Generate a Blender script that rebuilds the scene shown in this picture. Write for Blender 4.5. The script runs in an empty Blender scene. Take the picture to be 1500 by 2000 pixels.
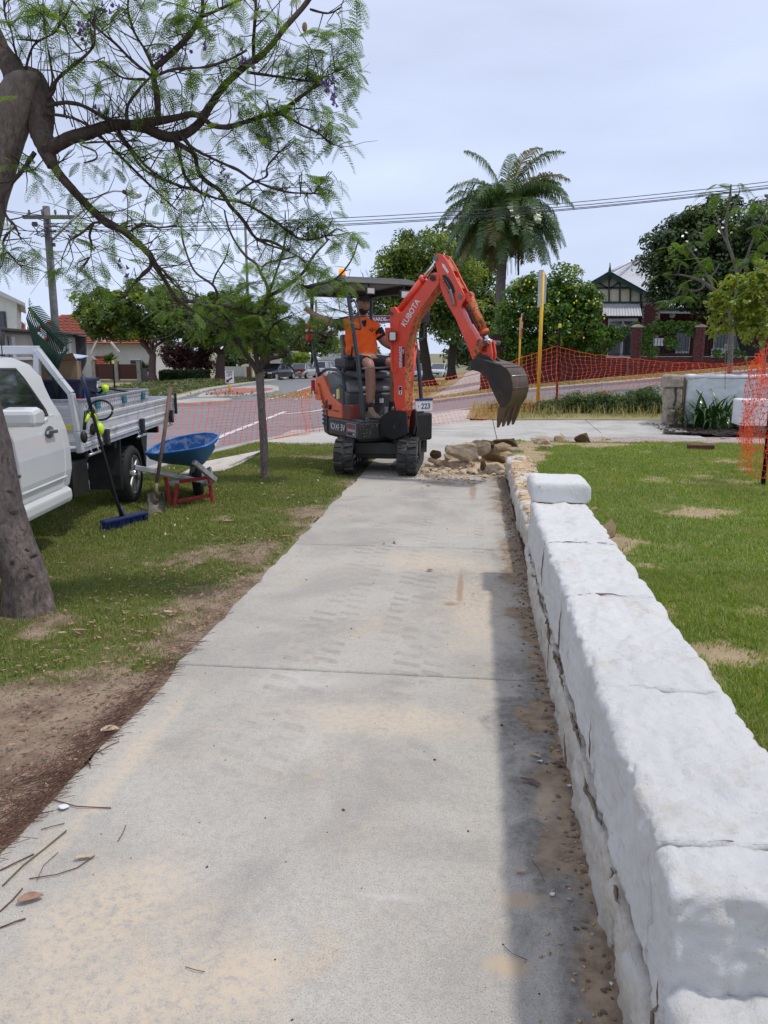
import bpy,bmesh,math,random
import numpy as np
from mathutils import Vector,Matrix,noise
sc=bpy.context.scene
col=sc.collection
R=math.radians
# --------- camera
CAM_H,PITCH,YAW,FPX=1.55,R(11.68),R(6.70),1500.0
cam=bpy.data.cameras.new('camera');cam_o=bpy.data.objects.new('camera',cam);col.objects.link(cam_o)
cam.sensor_fit='VERTICAL';cam.sensor_height=36.0;cam.lens=36.0*FPX/2000.0
cam.clip_start=0.05;cam.clip_end=6000
cam_o.location=(0,0,CAM_H);cam_o.rotation_euler=(R(90)-PITCH,0,YAW)
sc.camera=cam_o
# --------- light
SUN_EL,SUN_AZ=R(67),R(90)
w=bpy.data.worlds.new('World');sc.world=w;w.use_nodes=True
nt=w.node_tree;nt.nodes.clear()
N=nt.nodes.new;Lk=nt.links.new
out=N('ShaderNodeOutputWorld');bg=N('ShaderNodeBackground');bg.inputs[1].default_value=0.1
sky=N('ShaderNodeTexSky');sky.sky_type='NISHITA';sky.sun_disc=False
sky.sun_elevation=SUN_EL;sky.sun_rotation=SUN_AZ;sky.dust_density=2.0;sky.air_density=1.2
tc=N('ShaderNodeTexCoord');sep=N('ShaderNodeSeparateXYZ');Lk(tc.outputs['Generated'],sep.inputs[0])
rmp=N('ShaderNodeValToRGB');Lk(sep.outputs[2],rmp.inputs[0])
e=rmp.color_ramp.elements
e[0].position=0.0;e[0].color=(0.64,0.735,0.95,1)
e[1].position=0.75;e[1].color=(0.64,0.69,0.87,1)
x=e.new(0.25);x.color=(0.585,0.665,0.88,1)
mp=N('ShaderNodeMapping');mp.inputs['Scale'].default_value=(1,1,3.2);Lk(tc.outputs['Generated'],mp.inputs[0])
nz=N('ShaderNodeTexNoise');nz.inputs['Scale'].default_value=2.1;nz.inputs['Detail'].default_value=5;nz.inputs['Roughness'].default_value=.45
Lk(mp.outputs[0],nz.inputs['Vector'])
mr=N('ShaderNodeMapRange');mr.inputs[1].default_value=.33;mr.inputs[2].default_value=.67;mr.inputs[3].default_value=8.9;mr.inputs[4].default_value=12.0
Lk(nz.outputs['Fac'],mr.inputs[0])
vm=N('ShaderNodeVectorMath');vm.operation='SCALE';Lk(rmp.outputs[0],vm.inputs[0]);Lk(mr.outputs[0],vm.inputs['Scale'])
mx=N('ShaderNodeMix');mx.data_type='RGBA';mx.inputs[0].default_value=0.93
Lk(sky.outputs[0],mx.inputs[6]);Lk(vm.outputs[0],mx.inputs[7]);Lk(mx.outputs[2],bg.inputs[0]);Lk(bg.outputs[0],out.inputs[0])
sl=bpy.data.lights.new('sun','SUN');sl.energy=1.95;sl.angle=R(3.6);sl.color=(1.0,0.955,0.88)
so=bpy.data.objects.new('sun',sl);col.objects.link(so);so.location=(0,0,20)
sdir=Vector((math.cos(SUN_EL)*math.sin(SUN_AZ),math.cos(SUN_EL)*math.cos(SUN_AZ),math.sin(SUN_EL)))
so.rotation_euler=sdir.to_track_quat('Z','Y').to_euler()
sc.view_settings.view_transform='Standard';sc.view_settings.look='None'
sc.view_settings.gamma=1;sc.view_settings.use_curve_mapping=False;sc.view_settings.exposure=0.12
# --------- where things stand (survey of the place, metres)
_F=(-math.sin(YAW)*math.cos(PITCH),math.cos(YAW)*math.cos(PITCH),-math.sin(PITCH))
_R=(math.cos(YAW),math.sin(YAW),0)
_U=(-math.sin(YAW)*math.sin(PITCH),math.cos(YAW)*math.sin(PITCH),math.cos(PITCH))
def ray(px,py):
 a=(px-750)/FPX;b=(1000-py)/FPX
 return[_F[i]+a*_R[i]+b*_U[i]for i in range(3)]
def G(px,py,z=0.0):
 d=ray(px,py);t=(z-CAM_H)/d[2];return Vector((d[0]*t,d[1]*t,z))
def D(px,py,Y):
 d=ray(px,py);t=Y/d[1];return Vector((d[0]*t,Y,CAM_H+d[2]*t))
def PL(px,py,P,dr):
 d=ray(px,py);n=(-dr[1],dr[0])
 t=(P[0]*n[0]+P[1]*n[1])/(d[0]*n[0]+d[1]*n[1])
 return Vector((d[0]*t,d[1]*t,CAM_H+d[2]*t))
def sm(t):
 t=max(0.0,min(1.0,t));return t*t*(3-2*t)
def hz(x,y):
 r=sm((y-16)/8)*0.092*max(0.0,min(x,26)+2)
 l=-0.012*max(0.0,min(y,110)-15)*(1-sm((x+3)/5))
 return r+l
def T(px,py,off=0.0):
 d=ray(px,py);t=1.0
 while t<300:
  x,y,z=d[0]*t,d[1]*t,CAM_H+d[2]*t
  if z<=hz(x,y)+off:return Vector((x,y,hz(x,y)+off))
  t*=1.004
 return Vector((x,y,z))
 # --------- objects
def tag(o,label=None,cat=None,group=None,kind=None):
 if label:o['label']=label
 if cat:o['category']=cat
 if group:o['group']=group
 if kind:o['kind']=kind
 return o
def thing(name,label,cat,loc=(0,0,0),rz=0.0,group=None):
 o=bpy.data.objects.new(name,None);col.objects.link(o)
 o.location=loc;o.rotation_euler=(0,0,rz);o.empty_display_size=.1
 return tag(o,label,cat,group)
def rootinv(p):
 m=Matrix.Identity(4)
 while p is not None:
  m=p.matrix_basis@m;p=p.parent
 return m.inverted()
def kids(o):return[c for c in bpy.data.objects if c.parent==o]
def copy_tree(o,parent=None):
 c=o.copy();col.objects.link(c);c.parent=parent
 for ch in kids(o):copy_tree(ch,c)
 return c
def mesh_obj(name,V,F,m,parent=None,smooth=False,world=False,bevel=0.0,mi=None):
 me=bpy.data.meshes.new(name)
 if world and parent is not None:
  M=np.array(rootinv(parent));V=np.asarray(V,float).reshape(-1,3)@M[:3,:3].T+M[:3,3]
 if isinstance(F,np.ndarray):
  V=np.asarray(V,np.float32).reshape(-1,3);k=F.shape[1]
  me.vertices.add(len(V));me.vertices.foreach_set('co',V.ravel())
  me.loops.add(F.size);me.loops.foreach_set('vertex_index',F.astype(np.int32).ravel())
  me.polygons.add(len(F));me.polygons.foreach_set('loop_start',np.arange(0,F.size,k,dtype=np.int32))
  me.polygons.foreach_set('loop_total',np.full(len(F),k,dtype=np.int32))
  me.update(calc_edges=True)
 else:
  me.from_pydata([tuple(v)for v in V],[],F)
 ms=m if isinstance(m,(list,tuple))else[m]
 for q in ms:me.materials.append(q)
 if mi is not None:me.polygons.foreach_set('material_index',np.asarray(mi,np.int32))
 if smooth is True:me.polygons.foreach_set('use_smooth',[True]*len(me.polygons))
 elif smooth:me.polygons.foreach_set('use_smooth',list(smooth))
 me.update()
 o=bpy.data.objects.new(name,me);col.objects.link(o)
 if parent is not None:o.parent=parent
 if bevel:
  b=o.modifiers.new('bevel','BEVEL');b.width=bevel;b.segments=2;b.limit_method='ANGLE';b.angle_limit=R(35)
  if hasattr(b,'harden_normals'):b.harden_normals=False
 return o
def frame(d,up=(0,0,1)):
 d=Vector(d).normalized();u=Vector(up)
 if abs(d.dot(u))>.97:u=Vector((1,0,0))if abs(d.x)<.9 else Vector((0,1,0))
 s=d.cross(u).normalized();return s,s.cross(d).normalized(),d
class MB:
 def __init__(s):s.V=[];s.F=[];s.S=[];s.MI=[];s.m=0
 def add(s,V,F,smooth=False):
  b=len(s.V);s.V+=[tuple(v)for v in V];s.F+=[tuple(i+b for i in f)for f in F]
  s.S+=[smooth]*len(F);s.MI+=[s.m]*len(F);return s
 def box(s,c,d,rz=0,M=None):
  x,y,z=d[0]/2,d[1]/2,d[2]/2
  V=[Vector((a*x,b*y,e_*z))for a in(-1,1)for b in(-1,1)for e_ in(-1,1)]
  if M is not None:V=[M@v for v in V]
  elif rz:V=[Matrix.Rotation(rz,3,'Z')@v for v in V]
  V=[v+Vector(c)for v in V]
  return s.add(V,[(0,1,3,2),(4,6,7,5),(0,4,5,1),(2,3,7,6),(0,2,6,4),(1,5,7,3)])
 def bar(s,a,b,wd,h,up=(0,0,1)):
  a,b=Vector(a),Vector(b);sx,u,d=frame(b-a,up)
  V=[p+sx*i*wd/2+u*j*h/2 for p in(a,b)for i,j in((-1,-1),(1,-1),(1,1),(-1,1))]
  return s.add(V,[(3,2,1,0),(4,5,6,7)]+[(i,(i+1)%4,4+(i+1)%4,4+i)for i in range(4)])
 def tube(s,pts,r,n=8,caps=True,flat=1.0):
  pts=[Vector(p)for p in pts];k=len(pts)
  rs=r if isinstance(r,(list,tuple))else[r]*k
  V=[];prev=None
  for i,p in enumerate(pts):
   d=(pts[min(i+1,k-1)]-pts[max(i-1,0)])
   if d.length<1e-9:d=Vector((0,0,1))
   if prev is None:sx,u,d=frame(d)
   else:
    d=d.normalized();sx=(prev-d*prev.dot(d))
    sx=sx.normalized()if sx.length>1e-6 else frame(d)[0];u=sx.cross(d)
   prev=sx
   V+=[p+(sx*math.cos(2*math.pi*j/n)+u*math.sin(2*math.pi*j/n)*flat)*rs[i]for j in range(n)]
  F=[(i*n+j,i*n+(j+1)%n,(i+1)*n+(j+1)%n,(i+1)*n+j)for i in range(k-1)for j in range(n)]
  s.add(V,F,True)
  if caps:
   b=len(s.V)-len(V)
   s.F+=[tuple(b+j for j in range(n)),tuple(b+(k-1)*n+n-1-j for j in range(n))]
   s.S+=[False,False];s.MI+=[s.m]*2
  return s
 def cyl(s,a,b,r,n=16,r2=None):return s.tube([a,b],[r,r if r2 is None else r2],n)
 def loft(s,rings,caps=True,closed=True,smooth=False):
  n=len(rings[0]);V=[v for r_ in rings for v in r_]
  m=n if closed else n-1
  F=[(i*n+j,i*n+(j+1)%n,(i+1)*n+(j+1)%n,(i+1)*n+j)for i in range(len(rings)-1)for j in range(m)]
  b=len(s.V);s.add(V,F,smooth)
  if caps:
   s.F+=[tuple(b+j for j in range(n))[::-1],tuple(b+(len(rings)-1)*n+j for j in range(n))]
   s.S+=[False]*2;s.MI+=[s.m]*2
  return s
 def prism(s,poly,off):
  off=Vector(off);a=[Vector(p)for p in poly]
  return s.loft([a,[p+off for p in a]])
 def lathe(s,prof,c=(0,0,0),ax=(0,0,1),n=20):
  sx,u,d=frame(ax);c=Vector(c)
  rings=[[c+d*h+(sx*math.cos(2*math.pi*j/n)+u*math.sin(2*math.pi*j/n))*r for j in range(n)]for r,h in prof]
  return s.loft(rings,caps=True,smooth=True)
 def build(s,name,m,parent=None,world=False,bevel=0.0,smooth=None):
  o=mesh_obj(name,s.V,s.F,m,parent,smooth if smooth is not None else s.S,world,bevel,s.MI if isinstance(m,(list,tuple))else None)
  bm=bmesh.new();bm.from_mesh(o.data);bmesh.ops.recalc_face_normals(bm,faces=bm.faces);bm.to_mesh(o.data);bm.free()
  return o
def text(name,body,size,M,m,parent=None,ext=0.0015,align='CENTER',sx=1.0,shear=0.0):
 c=bpy.data.curves.new(name,'FONT');c.body=body;c.size=size;c.extrude=ext;c.align_x=align;c.align_y='CENTER'
 c.shear=shear;c.resolution_u=3;c.offset=size*.012
 c.materials.append(m)
 o=bpy.data.objects.new(name,c);col.objects.link(o)
 if parent is not None:M=rootinv(parent)@M
 M=M@Matrix.Diagonal((sx,1,1,1));me=bpy.data.meshes.new_from_object(o);me.name=name;bpy.data.objects.remove(o);bpy.data.curves.remove(c)
 me.transform(M);o=bpy.data.objects.new(name,me);col.objects.link(o)
 if parent is not None:o.parent=parent
 return o
def basis(o,xd,yd):
 xd=Vector(xd).normalized();yd=Vector(yd);yd=(yd-xd*yd.dot(xd)).normalized();zd=xd.cross(yd)
 M=Matrix.Identity(4)
 for i in range(3):M[i][0]=xd[i];M[i][1]=yd[i];M[i][2]=zd[i];M[i][3]=o[i]
 return M
 # --------- materials
def _nt(name):
 m=bpy.data.materials.new(name);m.use_nodes=True;t=m.node_tree
 return m,t,t.nodes['Principled BSDF']
def ramp(t,fac,stops):
 r=t.nodes.new('ShaderNodeValToRGB');el=r.color_ramp.elements
 while len(el)<len(stops):el.new(.5)
 for q,(p,c)in zip(el,stops):
  q.position=p;q.color=(*c,1)if len(c)==3 else c
 t.links.new(fac,r.inputs[0]);return r.outputs[0]
def tnoise(t,sc_,det=6,rough=.55,vec=None,dist=0.0,coord='Object'):
 n=t.nodes.new('ShaderNodeTexNoise');n.inputs['Scale'].default_value=sc_;n.inputs['Detail'].default_value=det
 n.inputs['Roughness'].default_value=rough;n.inputs['Distortion'].default_value=dist
 if vec is None:
  c=t.nodes.new('ShaderNodeTexCoord');vec=c.outputs[coord]
 t.links.new(vec,n.inputs['Vector']);return n.outputs['Fac']
def tmix(t,fac,a,b,mode='MIX'):
 m=t.nodes.new('ShaderNodeMix');m.data_type='RGBA';m.blend_type=mode
 for i,v in((0,fac),(6,a),(7,b)):
  if hasattr(v,'is_output'):t.links.new(v,m.inputs[i])
  elif i==0:m.inputs[0].default_value=v
  else:m.inputs[i].default_value=(*v,1)
 return m.outputs[2]
def tmath(t,op,a,b=0.0,clamp=False):
 m=t.nodes.new('ShaderNodeMath');m.operation=op;m.use_clamp=clamp
 for i,v in((0,a),(1,b)):
  if hasattr(v,'is_output'):t.links.new(v,m.inputs[i])
  else:m.inputs[i].default_value=v
 return m.outputs[0]
def step(t,v,a,b):
 m=t.nodes.new('ShaderNodeMapRange');m.inputs[1].default_value=a;m.inputs[2].default_value=b;m.clamp=True
 m.interpolation_type='SMOOTHSTEP';t.links.new(v,m.inputs[0]);return m.outputs[0]
def tbump(t,b,h,st,dist=0.01):
 n=t.nodes.new('ShaderNodeBump');n.inputs['Strength'].default_value=st;n.inputs['Distance'].default_value=dist
 t.links.new(h,n.inputs['Height']);t.links.new(n.outputs[0],b.inputs['Normal'])
def mat(name,c1,c2=None,rough=.6,metal=0.0,s=6.0,bump=0.0,bs=60.0,spec=.5,dirt=None,ds=3.0,da=.5,db=.7,coat=0.0,rv=.1,bd=.004):
 m,t,b=_nt(name)
 c2=c2 or tuple(v*.8 for v in c1)
 base=tmix(t,step(t,tnoise(t,s),.3,.7),c1,c2)
 if dirt:base=tmix(t,step(t,tnoise(t,ds,8,.65,dist=.6),da,db),base,dirt)
 t.links.new(base,b.inputs['Base Color'])
 rr=t.nodes.new('ShaderNodeMapRange');t.links.new(tnoise(t,s*2.3),rr.inputs[0])
 rr.inputs[3].default_value=max(0,rough-rv);rr.inputs[4].default_value=min(1,rough+rv);t.links.new(rr.outputs[0],b.inputs['Roughness'])
 b.inputs['Metallic'].default_value=metal;b.inputs['Specular IOR Level'].default_value=spec
 b.inputs['Coat Weight'].default_value=coat;b.inputs['Coat Roughness'].default_value=.08
 if bump:tbump(t,b,tnoise(t,bs,5),bump,bd)
 return m
def leafmat(name,cols,trans=.35,rough=.45,dry=None):
 m,t,b=_nt(name);g=t.nodes.new('ShaderNodeNewGeometry')
 k=len(cols)
 c=ramp(t,g.outputs['Random Per Island'],[(i/max(1,k-1),q)for i,q in enumerate(cols)])
 big=step(t,tnoise(t,.9,3),.35,.65)
 c=tmix(t,tmath(t,'MULTIPLY',big,.5),c,tmix(t,1.0,c,(1.35,1.25,.8),'MULTIPLY'))
 if dry:c=tmix(t,tmath(t,'MULTIPLY',step(t,tnoise(t,1.6,7,.65,dist=.8),.48,.68),.65),c,dry)
 t.links.new(c,b.inputs['Base Color']);b.inputs['Roughness'].default_value=rough
 tr=t.nodes.new('ShaderNodeBsdfTranslucent');t.links.new(tmix(t,1.0,c,(1.5,1.6,.6),'MULTIPLY'),tr.inputs[0])
 ms=t.nodes.new('ShaderNodeMixShader');ms.inputs[0].default_value=trans
 t.links.new(b.outputs[0],ms.inputs[1]);t.links.new(tr.outputs[0],ms.inputs[2])
 t.links.new(ms.outputs[0],t.nodes['Material Output'].inputs['Surface']);return m
M={}
M['red']=mat('excavator_red',(.80,.075,.032),(.72,.065,.03),.38,s=9,dirt=(.23,.09,.05),ds=7,da=.62,db=.78,bump=.05,coat=.3)
M['redworn']=mat('worn_red',(.66,.075,.025),(.56,.20,.045),.6,s=6,dirt=(.10,.05,.03),ds=22,da=.46,db=.6,bump=.3,bs=90)
M['orange']=mat('hood_orange',(.88,.135,.03),(.80,.115,.03),.42,s=5,dirt=(.25,.12,.07),ds=5,da=.6,db=.85,coat=.2)
M['black']=mat('black_paint',(.012,.012,.013),(.02,.02,.02),.42,s=5,dirt=(.10,.09,.075),ds=6,da=.62,db=.85,bump=.05)
M['blackplastic']=mat('black_plastic',(.018,.018,.02),(.028,.028,.03),.55,s=20,bump=.1,bs=200)
M['darkgrey']=mat('dark_grey',(.06,.062,.066),(.045,.047,.05),.5,s=6,dirt=(.14,.13,.11),ds=5)
M['midgrey']=mat('mid_grey',(.17,.175,.18),(.13,.135,.14),.55,s=6,dirt=(.25,.22,.18),ds=5)
M['postgrey']=mat('post_grey',(.035,.045,.058),(.03,.036,.045),.4,s=6)
M['rubber']=mat('rubber',(.022,.022,.022),(.05,.048,.044),.75,s=9,dirt=(.15,.135,.11),ds=12,da=.55,db=.75,bump=.3,bs=120)
M['bucket']=mat('bucket_steel',(.15,.085,.052),(.07,.045,.03),.5,.25,s=4,dirt=(.17,.11,.065),ds=9,da=.5,db=.7,bump=.2,bs=60)
M['bucketside']=mat('bucket_side',(.022,.016,.014),(.05,.03,.02),.5,.1,s=6,dirt=(.07,.04,.028),ds=6,da=.52,db=.7)
M['chrome']=mat('chrome',(.75,.75,.77),(.65,.66,.68),.15,1.0,rv=.05)
M['steel']=mat('steel',(.50,.50,.50),(.38,.38,.38),.35,.6)
M['alu']=mat('aluminium',(.70,.71,.73),(.60,.61,.63),.42,.25,s=3,dirt=(.33,.32,.32),ds=5,da=.5,db=.75,bump=.04)
M['galv']=mat('galvanised',(.50,.51,.53),(.38,.39,.41),.4,.6,s=12)
M['carwhite']=mat('car_white',(.68,.69,.69),(.65,.66,.665),.22,s=2,coat=.8,rv=.04,dirt=(.5,.5,.48),ds=2.5,da=.6,db=.9)
M['glass']=mat('tinted_glass',(.012,.014,.017),(.014,.016,.02),.04,s=2,rv=.01,coat=1.0)
M['lens']=mat('lamp_lens',(.7,.7,.68),(.55,.55,.52),.15,s=20,coat=1.0)
M['whitep']=mat('white_print',(.78,.78,.77),(.72,.72,.71),.5)
M['blackp']=mat('black_print',(.012,.012,.014),None,.5)
M['redp']=mat('red_print',(.55,.02,.04),(.5,.02,.04),.4)
M['bluep']=mat('blue_print',(.03,.04,.22),None,.4)
M['maroon']=mat('maroon_sign',(.17,.012,.06),(.15,.012,.055),.4)
M['yellow']=mat('yellow_paint',(.72,.42,.02),(.66,.37,.02),.5,dirt=(.4,.3,.1),ds=4,da=.6,db=.8)
M['yellowcap']=mat('yellow_cap',(.80,.62,.02),(.75,.55,.02),.45)
M['hivis']=mat('hi_vis_yellow',(.62,.88,.02),(.58,.82,.02),.5)
M['tyre']=mat('tyre',(.014,.014,.014),(.022,.021,.02),.8,bump=.2,bs=150)
M['barrowblue']=mat('barrow_blue',(.025,.16,.47),(.022,.14,.42),.45,s=4,dirt=(.30,.38,.45),ds=9,da=.58,db=.75)
M['bluein']=mat('barrow_inside',(.05,.20,.48),(.035,.15,.40),.55,s=4,dirt=(.45,.50,.53),ds=11,da=.45,db=.62,bump=.2)
M['barrowred']=mat('barrow_red',(.35,.015,.02),(.28,.015,.018),.5,s=8,dirt=(.3,.25,.2),ds=9,da=.6,db=.7)
M['woodhandle']=mat('wood_handle',(.16,.095,.07),(.11,.065,.05),.7,s=14,bump=.2,bs=80)
M['broomblue']=mat('broom_blue',(.02,.035,.14),(.015,.025,.10),.5)
M['brick']=mat('brick_red',(.155,.036,.030),(.085,.022,.021),.85,s=7,bump=.25,bs=70)
M['mortar']=mat('mortar',(.36,.29,.25),(.28,.23,.2),.9,s=20)
M['concretepost']=mat('concrete_post',(.42,.37,.30),(.34,.30,.25),.85,s=6,bump=.2,dirt=(.22,.19,.16),ds=5)
M['render']=mat('white_render',(.66,.66,.65),(.60,.60,.59),.85,s=2,dirt=(.48,.47,.45),ds=3,da=.6,db=.8)
M['cream']=mat('cream_panel',(.66,.58,.42),(.62,.54,.39),.7,s=3)
M['green']=mat('trim_green',(.014,.055,.042),(.012,.045,.036),.5)
M['corr']=mat('corrugated_steel',(.56,.56,.57),(.50,.50,.52),.45,.25,s=2,dirt=(.40,.40,.42),ds=2.5)
M['tile']=mat('terracotta_tile',(.36,.10,.05),(.24,.06,.035),.8,s=5,dirt=(.13,.06,.045),ds=3,da=.5,db=.7,bump=.2)
M['darkwin']=mat('window_glass',(.02,.022,.025),None,.08,coat=.6)
M['slat']=mat('stained_slat',(.12,.035,.02),(.085,.026,.016),.6,s=8)
M['polewood']=mat('weathered_pole',(.17,.165,.165),(.11,.105,.105),.85,s=9,bump=.3,bs=40)
M['wire']=mat('wire',(.05,.05,.055),None,.6)
M['skin']=mat('skin',(.36,.185,.13),(.31,.15,.10),.55,s=10)
M['shirt']=mat('orange_shirt',(1.0,.15,.010),(.98,.125,.008),.8,s=8,bump=.35,bs=14,bd=.02)
M['navy']=mat('navy_cloth',(.010,.012,.022),(.014,.016,.026),.85,s=8,bump=.2)
M['hair']=mat('dark_hair',(.018,.013,.011),(.03,.02,.016),.8,s=60,bump=.4,bs=200)
M['net']=mat('orange_mesh',(.95,.12,.035),(.88,.09,.03),.6,s=3,spec=.3)
_t=M['net'].node_tree;_tr=_t.nodes.new('ShaderNodeBsdfTranslucent');_tr.inputs[0].default_value=(.98,.16,.04,1);_ms=_t.nodes.new('ShaderNodeMixShader');_ms.inputs[0].default_value=.35
_t.links.new(_t.nodes['Principled BSDF'].outputs[0],_ms.inputs[1]);_t.links.new(_tr.outputs[0],_ms.inputs[2]);_t.links.new(_ms.outputs[0],_t.nodes['Material Output'].inputs['Surface'])
M['paper']=mat('paper_white',(.7,.7,.7),None,.8)
M['cardboard']=mat('cardboard',(.30,.20,.12),(.25,.165,.10),.85)
M['plasticblue']=mat('crate_blue',(.012,.02,.07),(.015,.022,.06),.5)
M['teal']=mat('teal_case',(.02,.16,.20),(.02,.13,.17),.45)
M['greenplastic']=mat('rake_green',(.010,.062,.035),(.012,.05,.03),.4,s=6)
M['redplastic']=mat('red_plastic',(.6,.03,.02),None,.45)
M['board']=mat('cement_board',(.55,.50,.43),(.48,.44,.38),.8,s=4,dirt=(.36,.31,.26),ds=4)
M['twig']=mat('dry_twig',(.13,.055,.035),(.09,.04,.025),.85)
M['deadleaf']=mat('dead_leaf',(.36,.23,.15),(.24,.12,.08),.75,s=30)
M['tanleaf']=mat('tan_leaf',(.50,.40,.29),(.40,.30,.20),.75,s=30)
# --------- noise for shapes
def _h(ix,iy,iz,s):
 n=(ix*374761393+iy*668265263+iz*2147483647+s*974634777)&0xffffffff
 n=((n^(n>>13))*1274126177)&0xffffffff
 return((n^(n>>16))&0xffff)/65535.0
def vnoise(p,s=0):
 p=np.asarray(p,float);i=np.floor(p).astype(np.int64);f=p-i;f=f*f*(3-2*f)
 r=0
 for a in(0,1):
  for b in(0,1):
   for c in(0,1):
    wgt=(f[...,0]if a else 1-f[...,0])*(f[...,1]if b else 1-f[...,1])*(f[...,2]if c else 1-f[...,2])
    r=r+wgt*_h(i[...,0]+a,i[...,1]+b,i[...,2]+c,s)
 return r*2-1
def fbm(p,sc_,oct_=4,s=0,g=.5):
 p=np.asarray(p,float)*sc_;r=0;a=1.0
 for k in range(oct_):r=r+a*vnoise(p,s+k*7);p=p*2.03;a*=g
 return r
def p2(x,y,z=0.0):
 x=np.asarray(x,float);return np.stack([x,np.asarray(y,float)+0*x,z+0*x],-1)
 # --------- ground materials
def m_concrete(name,tracks=False,stain=False,tint=(1,1,1),seed=0.0):
 m,t,b=_nt(name)
 c=t.nodes.new('ShaderNodeTexCoord');mp=t.nodes.new('ShaderNodeMapping');mp.inputs['Location'].default_value=(seed,seed*.7,0)
 t.links.new(c.outputs['Object'],mp.inputs[0]);v=mp.outputs[0]
 n=lambda s_,d=6,r=.6,di=0.0:tnoise(t,s_,d,r,v,di)
 col_=ramp(t,n(1.1,7,.62,.8),[(.30,(.32,.315,.30)),(.5,(.44,.432,.405)),(.72,(.51,.497,.462))])
 col_=tmix(t,step(t,n(2.3,6,.6,1.0),.55,.72),col_,(.50,.44,.36))
 col_=tmix(t,tmath(t,'MULTIPLY',step(t,n(.8,5,.6,.5),.5,.72),.7),col_,(.25,.25,.245))
 col_=tmix(t,tmath(t,'MULTIPLY',step(t,n(210,3,.6),.48,.66),.62),col_,(.17,.165,.155))
 col_=tmix(t,tmath(t,'MULTIPLY',step(t,n(150,3,.6),.56,.70),.6),col_,(.60,.58,.54))
 col_=tmix(t,tmath(t,'MULTIPLY',step(t,n(38,6,.75,.3),.44,.66),.38),col_,(.26,.255,.24));col_=tmix(t,tmath(t,'MULTIPLY',step(t,n(7,8,.75,.6),.5,.68),.35),col_,(.29,.285,.275))
 sp=t.nodes.new('ShaderNodeSeparateXYZ');t.links.new(c.outputs['Object'],sp.inputs[0]);X,Y=sp.outputs[0],sp.outputs[1]
 def blob(cx,cy,rx,ry,soft=.5,ns=3.0,na=.6):
  dx=tmath(t,'DIVIDE',tmath(t,'SUBTRACT',X,cx),rx);dy=tmath(t,'DIVIDE',tmath(t,'SUBTRACT',Y,cy),ry)
  d=tmath(t,'SQRT',tmath(t,'ADD',tmath(t,'MULTIPLY',dx,dx),tmath(t,'MULTIPLY',dy,dy)))
  d=tmath(t,'ADD',d,tmath(t,'MULTIPLY',tmath(t,'SUBTRACT',n(ns,6,.6),.5),na*2))
  return tmath(t,'SUBTRACT',1.0,step(t,d,1-soft,1+soft*.3))
 if tracks:
  for x0,ph,wd,ya,yb in((-.93,0,.085,2.2,7.5),(-.78,.5,.07,2.2,7.5),(-.36,.3,.08,2.4,7.0),(-.22,.8,.065,2.4,6.6),(-.5,.1,.06,3.6,9),(-.02,.4,.05,4,8)):
   lane=tmath(t,'SUBTRACT',1.0,step(t,tmath(t,'ABSOLUTE',tmath(t,'SUBTRACT',X,tmath(t,'ADD',x0,tmath(t,'MULTIPLY',Y,.012)))),wd*.75,wd))
   fr=tmath(t,'FRACT',tmath(t,'ADD',tmath(t,'MULTIPLY',tmath(t,'ADD',Y,tmath(t,'MULTIPLY',X,.35)),8.2),ph))
   pad=tmath(t,'MULTIPLY',step(t,fr,.18,.28),tmath(t,'SUBTRACT',1.0,step(t,fr,.62,.75)))
   rng_=tmath(t,'MULTIPLY',step(t,Y,ya,ya+.8),tmath(t,'SUBTRACT',1.0,step(t,Y,yb-1.5,yb)))
   k=tmath(t,'MULTIPLY',tmath(t,'MULTIPLY',lane,pad),tmath(t,'MULTIPLY',rng_,step(t,n(2.6,4,.6),.38,.62)))
   col_=tmix(t,tmath(t,'MULTIPLY',tmath(t,'MULTIPLY',k,step(t,n(40,4,.7),.25,.55)),.62),col_,(.255,.25,.24))
  for cx,cy,rx,ry in((-.85,1.45,.42,.42),(-1.0,1.85,.25,.25),(-.55,1.62,.16,.2),(-1.3,2.6,.06,.8),(-.35,3.05,.5,.18),(.05,4.6,.3,.8),(-.25,5.6,.5,.35)):
   col_=tmix(t,tmath(t,'MULTIPLY',tmath(t,'MULTIPLY',blob(cx,cy,rx,ry,.8,5,.75),step(t,n(34,7,.8),.36,.58)),.78),col_,(.55,.475,.375))
  for cx,cy,rx,ry in((-.22,1.95,.10,.02),(-.75,3.4,.3,.1)):
   col_=tmix(t,tmath(t,'MULTIPLY',blob(cx,cy,rx,ry,.9,6,.8),.4),col_,(.56,.56,.55))
  for cx,cy,rx,ry in((-.07,5.0,.025,.45),(-.12,4.65,.05,.05),(.0,8.8,.05,.7),(-.4,9.3,.2,.12)):
   col_=tmix(t,tmath(t,'MULTIPLY',blob(cx,cy,rx,ry,.6,9,.4),.6),col_,(.27,.16,.09))
 if stain:
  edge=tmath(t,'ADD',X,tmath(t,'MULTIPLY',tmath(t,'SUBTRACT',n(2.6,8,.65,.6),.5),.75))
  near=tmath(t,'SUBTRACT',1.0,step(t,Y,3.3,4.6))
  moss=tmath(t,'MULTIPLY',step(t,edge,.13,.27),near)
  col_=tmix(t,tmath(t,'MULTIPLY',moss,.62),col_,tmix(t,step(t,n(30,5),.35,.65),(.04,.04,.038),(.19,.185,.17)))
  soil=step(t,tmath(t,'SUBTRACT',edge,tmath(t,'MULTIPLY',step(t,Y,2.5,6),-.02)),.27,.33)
  col_=tmix(t,tmath(t,'MULTIPLY',soil,.85),col_,tmix(t,step(t,n(14,6),.35,.65),(.20,.145,.10),(.38,.29,.20)))
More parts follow.
